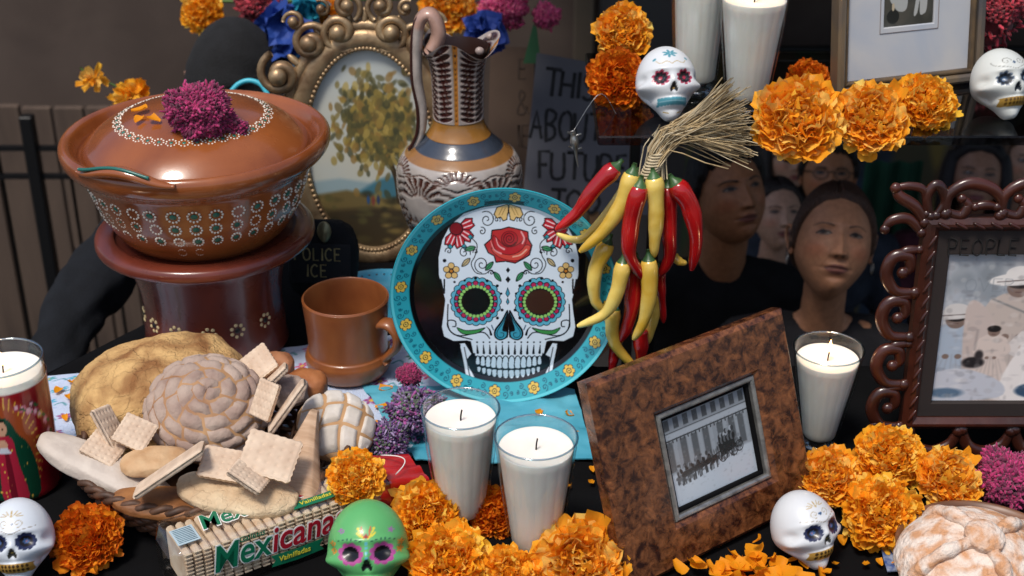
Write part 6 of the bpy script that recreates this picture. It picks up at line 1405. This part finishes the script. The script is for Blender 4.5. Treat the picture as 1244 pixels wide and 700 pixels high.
mb.build('straw_tie', STRL, cb, kind='stuff')
for k in range(9): tt = np.arange(24)*2*PI/24; V, F = tube(np.c_[.0105*np.cos(tt)+.003-.0013*k, .0095*np.sin(tt)-.003, .012-k*.0036+.002*np.cos(tt)], .0015, 6, closed=True, up=(0, 0, 1)); MB().add(V, F).build('twine_wrap', STRL, cb)
V, F = tube(smoothp([(0, 0, .01), (-.006, .0, .03), (-.010, .004, SZ-cb0[2]-.014)], 16), .0011, 6); MB().add(V, F).build('hanging_cord', IRON, cb)
# silver charm on the upper left of the chiles
c0 = PY(697, 175, 1.60); ml = thing('silver_charm', 'tiny silver lizard shaped charm hanging in front of the protest sign', 'charm', c0)
V, F = tube(smoothp([(-.002, 0, .016), (0, 0, .008), (.002, 0, -.004), (.004, 0, -.020), (.006, 0, -.030)], 20), .0052*np.clip(np.array([.7, .8, .7, .6, .75, .9, 1, 1, .95, .8, .6, .45, .35, .3, .26, .22, .18, .14, .10, .06]), 0, 1), 10); MB().add(V, F).build('body', SILVER, ml)
for (x_, z_) in ((-.008, .014), (.009, .012), (-.006, -.004), (.010, -.006)): V, F = tube([(0, 0, z_-.002), (x_, 0, z_+.001)], .0013, 6); MB().add(V, F).build('leg', SILVER, ml)
V, F = tube([(-.001, 0, .016), (.0, .0, SZ-c0[2]-.024), ], .0004, 4); 
V, F = tube(smoothp([(-.001, 0, .016), (.03, .01, .06), (PZ(745, 118, SZ)[0]-c0[0], .02, SZ-c0[2]-.002)], 12), .0005, 4); MB().add(V, F).build('thread', SILVER, ml)
# ---------------------------------------------------------------- people behind the altar, signs
def sstep(a, b, t): t = np.clip((t-a)/(b-a), 0, 1); return t*t*(3-2*t)
def head_geo(nu, nv, fem=False, jaw=1.0, nose=1.0, full=1.0):
    D, F = sphere_dirs(nu, nv); D = D[:, [1, 0, 2]]*[1, 1, 1]      # seam to the back
    F = [f[::-1] for f in F]
    x, y, z = D.T; rr = np.sqrt(np.maximum(1-z*z, 1e-9)); k = np.where(z < 0, np.sqrt(1-np.minimum(np.abs(z), 1)**3.2)/rr, 1); k = np.where(np.abs(z) > .9999, 1, k)
    w = .0745*full*(1-(.30 if not fem else .36)*jaw*sstep(-.15, -1, z)); d = .094*(1-.10*sstep(-.2, -1, z)*(y < 0))
    X = x*k*w; Y = y*k*d; Z = z*.115
    Y = np.where(y > 0, Y*(1-.25*sstep(-.1, -.9, z)), Y); Y = np.where((y < 0), np.sign(Y)*np.abs(Y/.094)**.88*.094, Y)
    fr = sstep(.05, -.35, y); g = lambda cx, cz, sx, sz: np.exp(-((X-cx)/sx)**2-((Z-cz)/sz)**2)*fr
    b = lambda cx, *a: g(cx, *a)+g(-cx, *a)
    t = np.clip((.026-Z)/.052, 0, 1); nz = (.003+.0185*nose*t**1.25)*np.exp(-(X/(.0075+.0045*t))**2)*sstep(.034, .018, Z)*sstep(-.040, -.030, Z)*fr
    dy = -nz-.0062*b(.0125, -.029, .0058, .0062)+.0085*b(.031, .013, .019, .012)-.0050*b(.031, .011, .0115, .0075)-.0048*b(.026, .030, .021, .0065)*(.6 if fem else 1)-.003*g(0, .034, .014, .012)
    dy += -.0045*g(0, -.0510, .019, .0040)-.0062*g(0, -.0615, .0165, .0048)+.0040*g(0, -.0565, .024, .0016)-.0075*g(0, -.093, .017, .012)+.0045*g(0, -.074, .019, .0055)-.0035*b(.047, -.012, .017, .015)+.0035*b(.040, -.050, .014, .020)+.002*b(.027, -.056, .005, .006)
    Y = Y+dy
    return np.c_[X, Y, Z], F, D
def face_canvas(skin, lip, brow, iris, brow_w=.0042, look=(0, 0), beard=0, old=0, lids=0):
    cv = Canvas(-.09, -.125, .09, .125, 540, 750, skin); sk = hx(skin)
    tone = lambda k, rgb=(1, 1, 1): tuple(np.clip(sk*k*np.array(rgb), 0, 1))
    for i in range(260): cv.ell(rng.uniform(-.08, .08), rng.uniform(-.12, .12), rng.uniform(.002, .012), rng.uniform(.002, .012), tone(rng.uniform(.92, 1.05)), al=.25, soft=.005)
    for sg in (-1, 1):
        cv.ell(sg*.045, .022, .018, .014, tone(1, (1.06, .90, .88)), al=.5, soft=.015)
        ex, ey = sg*.0315, -.0115
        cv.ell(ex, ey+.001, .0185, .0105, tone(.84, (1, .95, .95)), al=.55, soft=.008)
        al_ = [(ex-.0140, ey+.0012), (ex-.007, ey-.0038), (ex+.001, ey-.0046), (ex+.009, ey-.0030), (ex+.0140, ey+.0005), (ex+.006, ey+.0038), (ex-.005, ey+.0040)]
        cv.poly(al_, '75685f', smooth=30)
        ix, iy = ex+look[0], ey-.0008+look[1]
        cv.ell(ix, iy, .0074, .0050, iris); cv.circ(ix, iy, .0034, '080606'); cv.circ(ix-.0016, iy-.0018, .0007, 'd8d8d8')
        cv.line(al_[:5], .0030, '1c120e', smooth=20); cv.line([al_[4], al_[5], al_[6], al_[0]], .0010, tone(.5), smooth=16)
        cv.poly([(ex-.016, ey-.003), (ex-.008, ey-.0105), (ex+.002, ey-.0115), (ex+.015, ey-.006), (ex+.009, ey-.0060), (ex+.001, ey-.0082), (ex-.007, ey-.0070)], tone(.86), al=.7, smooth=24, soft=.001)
        cv.line([(ex-sg*.0155, ey-.0150), (ex-sg*.004, ey-.0185), (ex+sg*.008, ey-.0185), (ex+sg*.020, ey-.0130)], brow_w, brow, smooth=20, taper=(1.1, .4), al=.85, soft=.0012)
        if old: cv.line([(ex-.012, ey+.0105), (ex, ey+.013), (ex+.012, ey+.010)], .0012, tone(.74), smooth=10, al=.6, soft=.001); cv.line([(sg*.017, .033), (sg*.026, .046), (sg*.030, .058)], .0014, tone(.76), smooth=10, al=.6, soft=.0012)
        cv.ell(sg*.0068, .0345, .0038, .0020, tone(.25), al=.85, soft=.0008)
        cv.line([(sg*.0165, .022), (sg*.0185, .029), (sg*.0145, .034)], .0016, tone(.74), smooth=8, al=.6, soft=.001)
    cv.poly([(-.0250, .0568), (-.013, .0512), (-.004, .0490), (0, .0502), (.004, .0490), (.013, .0512), (.0250, .0568), (.012, .0575), (0, .0572), (-.012, .0575)], tuple(hx(lip)*.88), smooth=40, soft=.0008)
    cv.poly([(-.0235, .0575), (-.012, .0585), (0, .0582), (.012, .0585), (.0235, .0575), (.013, .0655), (0, .0685), (-.013, .0655)], lip, smooth=36, soft=.0008)
    cv.line([(-.026, .0572), (-.012, .0580), (0, .0574), (.012, .0580), (.026, .0572)], .0013, tone(.35), smooth=20)
    if beard:
        cv.ell(0, .092, .05, .034, tone(.72), al=beard, soft=.02); cv.ell(0, .044, .024, .005, tone(.66), al=beard, soft=.004)
    return cv
SKINS = {}
def skinmat(): return M('skin', 'ffffff', .80, 90, attr=True, rough=.50, spec=.4, sss=.10, bump=.25, bscale=260)
SKIN = skinmat()
HAIRM = {}
def hairmat(c):
    if c not in HAIRM: HAIRM[c] = M('hair_'+c, c, tuple(np.clip(hx(c)*1.7+.02, 0, 1)), 80, rough=.42, stretch=(6, 6, .6), bump=.8, bscale=110, spec=.4)
    return HAIRM[c]
def caps(mb, a, b, ra, rb, n=14, el=(1, 1)):
    a = np.array(a, float); b = np.array(b, float); V, F = tube([a+(b-a)*t for t in np.linspace(0, 1, 6)], np.linspace(ra, rb, 6), n); mb.add(V, F)
    for p, r_ in ((a, ra), (b, rb)): V, F = sphere_dirs(n, 8); mb.add(V*r_+p, F)
def remeshed(mb, vox, name, smooth=4):
    me = bpy.data.meshes.new(name); me.from_pydata(np.concatenate(mb.V).tolist(), [], mb.F); o = bpy.data.objects.new('tmp', me); COL.objects.link(o)
    m = o.modifiers.new('r', 'REMESH'); m.mode = 'VOXEL'; m.voxel_size = vox; m.use_smooth_shade = True; m2 = o.modifiers.new('s', 'SMOOTH'); m2.iterations = smooth; m2.factor = .5
    dg = bpy.context.evaluated_depsgraph_get(); r_ = bpy.data.meshes.new_from_object(o.evaluated_get(dg)); bpy.data.objects.remove(o); return r_
def hand(mb, wrist, dirn, side, curl=.5, palm=(0, -1, 0)):
    """palm and five separate curled fingers growing from the wrist"""
    d = np.array(dirn, float); d /= np.linalg.norm(d); pn = np.array(palm, float); pn -= d*(pn@d); pn /= np.linalg.norm(pn); s = np.cross(d, pn)*side
    w = np.array(wrist, float)
    for k in range(4): caps(mb, w+s*(k-1.5)*.012, w+d*.075+s*(k-1.5)*.0195, .014, .0115, 10)
    for k, (L_) in enumerate((.070, .078, .073, .058)):
        p = w+d*.080+s*(k-1.5)*.0205; a = .25*curl; sg_ = (.46, .32, .22)
        for j in range(3):
            a += curl*(.75 if j else .45); v = d*math.cos(a)+pn*math.sin(a); q = p+v*L_*sg_[j]; caps(mb, p, q, .0092-.0010*j, .0084-.0012*j, 10); p = q
    p = w+d*.022-s*.024; v = -s*.75+d*.55+pn*.30; v /= np.linalg.norm(v); q = p+v*.036; caps(mb, p, q, .0125, .0100, 10); v = d*.8+pn*.55-s*.15; v /= np.linalg.norm(v); caps(mb, q, q+v*.030, .0098, .0075, 10)
def person(label, hc, head_rot, yaw, foot_z, skin, hair, style, shirt, trousers='15161a', face={}, fem=False, sc=1.0, arms={}, vox=.012, nu=150, full=1.0, jaw=1.0, nose=1.0, sleeves='short', neck_low=0, hat=None, glasses=None, group=None, extra=None):
    t = thing('person', label, 'person', (hc[0], hc[1], foot_z), (0, 0, yaw)); H = (hc[2]-foot_z)
    HR = Matrix.Rotation(head_rot[2], 3, 'Z') @ Matrix.Rotation(head_rot[1], 3, 'Y') @ Matrix.Rotation(head_rot[0], 3, 'X')
    HR = np.array(HR); O = np.array([0, 0, H])
    V, F, D = head_geo(nu, int(nu*.8), fem, jaw, nose, full); V0 = V.copy()
    cv = face_canvas(skin, **face); C = cv.sample(V0[:, 0], -V0[:, 2]); sk = lin(hx(skin)); bk_ = np.clip((V0[:, 1]+.02)/.02, 0, 1)[:, None]; C = C*(1-bk_)+sk*bk_
    P = lambda v: (np.asarray(v, float)*sc)@HR.T+O
    body = MB()
    body.add(P(V), F, C)
    for sg in (-1, 1):
        V2, F2 = blob((0, 0, 0), (.006, .017, .029), 20, 14, .04, 1, 3); V2 = V2@np.array(Matrix.Rotation(sg*.35, 3, 'Z')).T; body.add(P(V2+[sg*.0765*full, .010, -.002]), F2, sk*.95)
        ep_ = [(sg*.079*full, -.004, .010), (sg*.085*full, .004, .026), (sg*.090*full, .020, .026), (sg*.090*full, .028, .008), (sg*.084*full, .020, -.014), (sg*.080*full, .006, -.028), (sg*.078*full, -.001, -.022)]
        V2, F2 = tube(smoothp(ep_, 26), .0036, 8); body.add(P(V2), F2, sk*.97)
    # body skeleton (relative to the head centre, local, facing -y)
    S_ = np.array; sh = .165 if fem else .190; leg = H-.80*sc
    nb = S_([0, .030, -.215])*sc+O; hdn = P([0, .018, -.055])
    cp = MB(); caps(cp, hdn, nb, (.044 if fem else .053)*sc, (.048 if fem else .056)*sc)
    tor = [((0, .035, -.36), (sh*.86, .100, .155)), ((0, .032, -.56), (sh*.74, .092, .17)), ((0, .035, -.76), (sh*.88, .105, .12))]
    for c_, s_ in tor: V2, F2 = sphere_dirs(28, 18); cp.add(V2*np.array(s_)*sc+np.array(c_)*sc+O, F2)
    cl = MB()
    for c_, s_ in tor: V2, F2 = sphere_dirs(28, 18); cl.add(V2*(np.array(s_)*sc+.014)+np.array(c_)*sc+O, F2)
    pants = MB(); V2, F2 = sphere_dirs(28, 18); pants.add(V2*(np.array(tor[2][1])*sc+.010)+np.array(tor[2][0])*sc+O, F2)
    for sg, nm in ((-1, 'L'), (1, 'R')):
        S0 = S_([sg*sh, .035, -.262])*sc+O
        el = S_([sg*(sh+.055), .045, -.55])*sc+O; wr = S_([sg*(sh+.06), -.02, -.80])*sc+O
        if nm in arms: el, wr = [np.array(a_) for a_ in arms[nm][:2]]
        caps(cp, S_([sg*.03, .03, -.215])*sc+O, S0, .040*sc, .052*sc); caps(cp, S0, el, .050*sc, .040*sc); caps(cp, el, wr, .040*sc, .026*sc)
        caps(cl, S_([sg*.058, .030, -.222-neck_low])*sc+O, S0, .054*sc, .066*sc)
        e2 = el if sleeves == 'long' else S0+(el-S0)*.62; caps(cl, S0, e2, .064*sc, (.058 if sleeves == 'long' else .062)*sc)
        if sleeves == 'long': caps(cl, el, wr, .058*sc, .038*sc)
        hd = arms[nm][2] if nm in arms and len(arms[nm]) > 2 else None
        if hd is not None: hand(cp, wr, hd[0], sg, hd[2], hd[1])
        else: hand(cp, wr, (wr-el), sg, .5, (-sg, 0, 0))
        hip = S_([sg*.09*sc, .035, leg+.01]); kn = S_([sg*.10*sc, .02, max(leg*.52, .2)]); an = S_([sg*.105*sc, .05, .08])
        caps(cp, hip, kn, .080*sc, .052*sc); caps(cp, kn, an, .052*sc, .034*sc); caps(pants, hip, kn, .095*sc, .070*sc); caps(pants, kn, an+[0, 0, .02], .070*sc, .055*sc)
        sh_ = MB(); caps(sh_, (sg*.105*sc, .07, .045), (sg*.115*sc, -.10, .036), .044, .034); rm = remeshed(sh_, .012, 'shoe'); rm.materials.clear(); rm.materials.append(SHOE); link('shoe', rm, t)
    rm = remeshed(cp, vox, 'body'); n0 = len(rm.vertices); co = np.empty(n0*3); rm.vertices.foreach_get('co', co); co = co.reshape(-1, 3)
    fs = [tuple(p.vertices) for p in rm.polygons]; body.add(co, fs, sk*(1+.04*snoise(co, 6, 2)[:, None]))
    body.build('body', SKIN, t)
    for mb_, nm, m_ in ((cl, 'shirt' if sleeves == 'short' else 'jacket', shirt), (pants, 'trousers', CLOTHM(trousers))):
        rm = remeshed(mb_, .012, nm, 5)
        co = np.empty(len(rm.vertices)*3); rm.vertices.foreach_get('co', co); co = co.reshape(-1, 3); no = np.empty(len(rm.vertices)*3); rm.vertices.foreach_get('normal', no); no = no.reshape(-1, 3)
        q = co*[7, 7, 3]; co = co+no*(.010*snoise(q*1.3, 1.0, 8, 4)+.003*np.sin(co[:, 2]*60+8*snoise(co, 3, 4)))[:, None]
        rm.vertices.foreach_set('co', co.ravel()); rm.materials.clear(); rm.materials.append(m_); rm.update(); link(nm, rm, t)
    # hair: same head grid pushed out where hair grows
    if hair:
        X, Y, Z = V0.T; ay = np.arctan2(np.abs(X), -Y)      # 0 = front, pi = back
        xs = [0, .5, .85, 1.15, 1.45, 1.75, 2.2, PI]
        line = {'short': [.070, .068, .058, .030, -.005, -.020, -.048, -.060], 'pulled': [.082, .074, .054, .022, -.020, -.030, -.055, -.075], 'long': [.078, .070, .050, .020, -.05, -.09, -.1, -.11], 'beanie': [.0, .0, .0, .0, .004, -.012, -.040, -.055]}[style]
        hl = np.interp(ay, xs, line)+(.003*np.sin(ay*23) if style == 'short' else 0)
        m_ = sstep(-.004, .010, Z-hl); th_ = {'short': .014, 'pulled': .008, 'long': .014, 'beanie': .012}[style]
        nrm = V0/np.linalg.norm(V0, axis=1)[:, None]; st_ = .0022*np.sin(ay*70+6*snoise(V0, 12, 4)) if style != 'beanie' else .0
        part_line = -.004*np.exp(-((X+.006)/.004)**2)*(Y < .03) if style in ('pulled', 'long') else 0
        vol = (.010*np.clip(Z/.1, 0, 1) if style == 'short' else (.006*np.clip(Z/.1, 0, 1)))
        H_ = V0+nrm*(m_*(th_+vol+st_+part_line+.003*snoise(V0, 18, 7))-(1-m_)*.010)[:, None]; H_[:, 1] = np.where(m_ < .05, H_[:, 1]+.022*(V0[:, 1] < -.03), H_[:, 1])
        hm = MB(); hm.add(P(H_), F)
        if style == 'long':
            for sg in (-1, 1):
                for k in range(7):
                    a0 = 1.25+k*.3; r1 = .082; p0_ = np.array([sg*r1*math.sin(a0), -.098*math.cos(a0), .03]); V2, F2 = tube(smoothp([p0_*[.9, .9, 1]+[0, 0, .04], p0_, p0_*[1.10, 1.05, 1]+[0, .0, -.08], p0_*[1.12, 1.0, 1]+[0, -.006, -.17], p0_*[1.0, .9, 1]+[0, 0, -.25]], 20), .022*np.sin(np.linspace(.7, PI-.3, 20)), 10); hm.add(P(V2), F2)
        if style == 'pulled':
            V2, F2 = tube(smoothp([(0, .095, .03), (.01, .125, .0), (.03, .125, -.08), (.05, .10, -.16)], 20), .030*np.sin(np.linspace(.9, PI-.2, 20)), 12); hm.add(P(V2), F2)
        if style != 'beanie': hm.build('hair', hairmat(hair), t)
        else: hm.build('beanie', M('black_knit', '0b0b0c', '141416', 40, rough=.95, bump=.6, bscale=300), t)
    if glasses:
        for sg in (-1, 1):
            tt = np.arange(30)*2*PI/30; V2, F2 = tube(np.c_[sg*.0315+.0215*np.cos(tt), -.098+.008*np.abs(np.cos(tt)*0), .010+.0165*np.sin(tt)], .0016, 6, closed=True, up=(0, 1, 0)); gf_ = MB().add(P(V2), F2).build('glasses_rim', IRON, t)
            if glasses == 'dark': V2, F2 = lathe([(.0001, 0), (.0210, .0), (.0210, .0015), (.0001, .0025)], 24); V2 = np.c_[V2[:, 0]+sg*.0315, -.0985-V2[:, 2], V2[:, 1]*.80+.010]; MB().add(P(V2), F2).build('dark_lens', M('dark_lens', '08090c', rough=.08), t)
            V2, F2 = tube([(sg*.053, -.098, .014), (sg*.078, -.04, .014), (sg*.083, .01, .012)], .0018, 6); MB().add(P(V2), F2).build('temple', IRON, t)
        V2, F2 = tube([(-.010, -.100, .014), (0, -.103, .016), (.010, -.100, .014)], .0015, 6); MB().add(P(V2), F2).build('bridge', IRON, t)
    if extra: extra(t, P, O, sc)
    return t
SHOE = M('black_shoe', '0c0c0d', rough=.5); _cm = {}
def CLOTHM(c):
    if c not in _cm: _cm[c] = M('cloth_'+c, c, tuple(np.clip(hx(c)*1.35+.01, 0, 1)), 14, rough=.9, bump=.35, bscale=260, spec=.25)
    return _cm[c]
def feet(hc): return ground_z(hc[1])
TAN = 'a46e4c'; PALE_ = 'b98f78'
# young man in the black tee holding the sign
hc = PD(884, 236, 3.2); fz = feet(hc); loc0 = np.array([hc[0], hc[1], fz])
el = PD(712, 420, 3.08)-loc0; wr = PD(652, 300, 2.92)-loc0
person('young man with short black hair and black t-shirt holding the handwritten sign', hc, (R(-25), R(-3), R(20)), 0, fz, TAN, '100e0e', 'short', CLOTHM('0d0d0f'), face=dict(lip='8c5348', brow='17100e', iris='24140e', brow_w=.0052, look=(.002, -.0006)), arms={'L': (el, wr, ((-.05, -.10, 1), (0, -1, 0), 1.1))}, vox=.0075, nu=320, full=1.02, jaw=.75)
def woman_extra(t, P, O, sc):
    for sg in (-1, 1): tt = np.arange(24)*2*PI/24; V2, F2 = tube(np.c_[sg*.086+tt*0, .004+.010*np.cos(tt), -.040+.012*np.sin(tt)], .0011, 6, closed=True); MB().add(P(V2), F2).build('hoop_earring', SILVER, t)
    V2, F2 = tube(smoothp([(-.062, .0, -.20), (-.05, -.055, -.26), (0, -.090, -.34), (.05, -.055, -.26), (.062, .0, -.20)], 40), .0009, 5); MB().add(np.array(V2)*sc+O, F2).build('necklace', SILVER, t)
hc = PD(1011, 296, 2.85)
person('woman with brown hair pulled back and silver hoop earrings looking up', hc, (R(-30), R(5), R(-2)), R(-4), feet(hc), 'b07c5c', '2b1c14', 'pulled', CLOTHM('1c1b1d'), face=dict(lip='8f5a50', brow='3a241a', iris='3c2618', look=(-.002, -.0016), old=1, brow_w=.0034), fem=True, nu=320, neck_low=.006, extra=woman_extra, nose=1.05)
hc = PD(944, 262, 3.95)
person('pale young woman with dark pulled back hair standing between the two nearest faces', hc, (R(-24), R(2), R(6)), 0, feet(hc), PALE_, '1a1312', 'pulled', CLOTHM('2a2426'), face=dict(lip='8f4a48', brow='2a1a14', iris='2c1c14', brow_w=.0042), fem=True, nu=150, sc=.86)
hc = PD(1006, 214, 4.25)
person('man with black hair and thin glasses behind the woman looking up', hc, (R(-20), 0, R(-8)), 0, feet(hc), TAN, '0f0d0d', 'short', CLOTHM('20242c'), face=dict(lip='84524a', brow='15100e', iris='20140e', beard=.4), nu=130, glasses='clear')
hc = PD(955, 192, 4.75)
person('woman in dark sunglasses partly hidden below the left shelf marigold', hc, (R(-18), 0, R(12)), 0, feet(hc), PALE_, '15100f', 'long', CLOTHM('2c2020'), face=dict(lip='94504c', brow='1c1412', iris='20140e'), fem=True, nu=110, glasses='dark')
hc = PD(1186, 214, 4.3)
person('dark haired woman half hidden behind the top of the carved frame', hc, (R(-18), 0, R(-14)), 0, feet(hc), 'a07660', '100d10', 'long', CLOTHM('3a1c24'), face=dict(lip='84484a', brow='1c1412', iris='20140e'), fem=True, nu=110)
for i, (px, py, dd, skn, hr, stl, lb, shc) in enumerate(((1246, 196, 4.9, PALE_, '3a281c', 'long', 'distant brown haired woman at the far right edge below the gold toothed skull', '4a2a30'),)):
    hc = PD(px, py, dd); person(lb, hc, (R(-15), 0, R(-7)), 0, feet(hc), skn, hr, stl, CLOTHM(shc), face=dict(lip='84504a', brow='1c1412', iris='20140e'), fem=True, nu=80)
# figure in black at the left
hc = PD(286, 108, 2.62); fz = feet(hc); loc0 = np.array([hc[0], hc[1], fz])
person('broad figure in black jacket and black beanie standing behind the clay casserole', hc, (R(-5), 0, 0), 0, fz, 'a47c68', '101010', 'beanie', CLOTHM('101216'), face=dict(lip='84504a', brow='1c1412', iris='20140e', beard=.5), nu=110, sleeves='long', full=1.05, arms={'L': (PD(92, 372, 2.45)-loc0, PD(40, 520, 2.25)-loc0), 'R': (PD(470, 300, 2.55)-loc0, PD(440, 420, 2.35)-loc0)})

# signs
def sign(name, label, corners_px, dep, mat, lines=(), thick=.004, ink='131315'):
    c = PD(*np.mean(corners_px, 0), dep); t = thing(name, label, 'sign', c, (-PITCH, 0, 0))
    Rm = np.array(Matrix.Rotation(PITCH, 3, 'X'))
    pts = [((PD(x_, y_, dep)-c)@Rm.T) for x_, y_ in corners_px]
    V, F = prism([(p[0], p[2]) for p in pts], 0, thick, 'y'); MB().add(V, F).build('sign_board', mat, t, smooth=False)
    sc_ = dep/FPX
    for (txt, px, py, hpx, wpx, xs_, sl) in lines:
        mb = MB(); p = (PD(px, py, dep)-c)@Rm.T; write_strokes(mb, txt, p[0], p[2], hpx*sc_, wpx*sc_, sp=1.0, xs=xs_, th=.0006, wob=.05)
        q = MB(); V = np.concatenate(mb.V); V = V[:, [0, 2, 1]]; ca, sa = math.cos(sl), math.sin(sl); X = V[:, 0]-p[0]; Z = V[:, 2]-p[2]; V = np.c_[p[0]+X*ca-Z*sa, -.0006-V[:, 1], p[2]+X*sa+Z*ca]
        q.add(V, mb.F).build('lettering', M('marker_ink', ink, rough=.8), t)
    return t
GPAP = M('grey_card', '505056', '5a5a60', 6, rough=.85, bump=.1)
t = sign('protest_sign', 'grey handwritten sign reading THIS IS ABOUT MY FUTURE TOO', [(652, 64), (806, 92), (796, 262), (634, 250)][::-1], 2.92, GPAP, [('THIS IS', 661, 116, 32, 4.0, .84, R(-6)), ('ABOUT MY', 643, 168, 34, 4.0, .76, R(-3)), ('FUTURE', 652, 216, 32, 4.0, .88, R(-3)), ('TOO', 668, 256, 26, 4.0, 1.1, R(-3))])
V, F = box((0, .012, -.18), (.02, .014, .55)); MB().add(V, F).build('wooden_handle', M('raw_stick', '6a4c30', '7c5c3c', 20, rough=.8), t, smooth=False)
CARD = M('brown_cardboard', '44342a', '503f32', 8, rough=.9, bump=.1)
t = sign('cardboard_sign', 'narrow brown cardboard sign with faint letters behind the ewer spout', [(596, 56), (652, 58), (650, 262), (590, 262)][::-1], 3.05, CARD, [('E', 630, 96, 24, 2.6, .8, 0), ('&', 628, 140, 30, 2.6, .8, 0), ('IE', 628, 178, 26, 2.6, .7, 0)], ink='35261b')
V, F = box((0, .012, -.25), (.02, .014, .6)); MB().add(V, F).build('wooden_handle', bpy.data.materials['raw_stick'], t, smooth=False)
fg = thing('tricolour_pennant', 'small green and red pennant above the top left corner of the protest sign', 'flag', PD(640, 60, 2.98), (-PITCH, 0, 0))
for (pts, c_, nm) in ((((-.008, -.03), (.03, -.03), (.018, .07)), '20502f', 'green_panel'), (((.018, -.035), (.032, -.035), (.028, -.075), (.018, -.07)), 'a8231e', 'red_panel')):
    V, F = prism(pts, 0, .0015, 'y'); MB().add(V, F).build(nm, M(nm, c_, rough=.8), fg, smooth=False)
V, F = tube([(.018, .004, .09), (.018, .004, -.4)], .0025, 6); MB().add(V, F).build('pole', IRON, fg)

# folded dark vest with lettering between the pot and the mug
vp = PY(392, 340, 1.80); vp[2] = .0
vt_ = thing('folded_vest', 'folded black vest with POLICE ICE lettering and badge beside the clay stand', 'vest', vp, (R(-12), 0, R(-4)))
V, F = blob((0, 0, .062), (.050, .018, .062), 60, 44, .05, 1.6, 9, .62); MB().add(V, F).build('vest_body', CLOTHM('111214'), vt_)
V, F = box((0, -.0195, .062), (.086, .002, .058), bev=.001); MB().add(V, F).build('name_panel', CLOTHM('1b1c1e'), vt_, smooth=False)
for (txt, x_, z_, xs_) in (('POLICE', -.037, .067, 1.0), ('ICE', -.020, .043, 1.05)):
    mb = MB(); write_strokes(mb, txt, x_, z_, .0175, .0021, wob=.0, sp=1.14, xs=xs_, th=.0004); V = np.concatenate(mb.V); V = np.c_[V[:, 0], -.0208-V[:, 2], V[:, 1]]; MB().add(V, mb.F).build('lettering', M('dull_yellow_thread', '8a7c50', rough=.8), vt_)
bd = MB(); V, F = lathe([(.0001, 0), (.0105, 0), (.0098, .0016), (.0075, .002), (.006, .0032), (.0001, .0038)], 24); V = np.c_[V[:, 0]*(1-.25*np.clip(-V[:, 1]/.01, 0, 1)), -V[:, 2], V[:, 1]*1.5]; bd.add(V+[.006, -.0195, .108], F); bd.build('badge', M('brass_badge', '6c664c', '8a8464', 60, rough=.4, metal=.6), vt_)
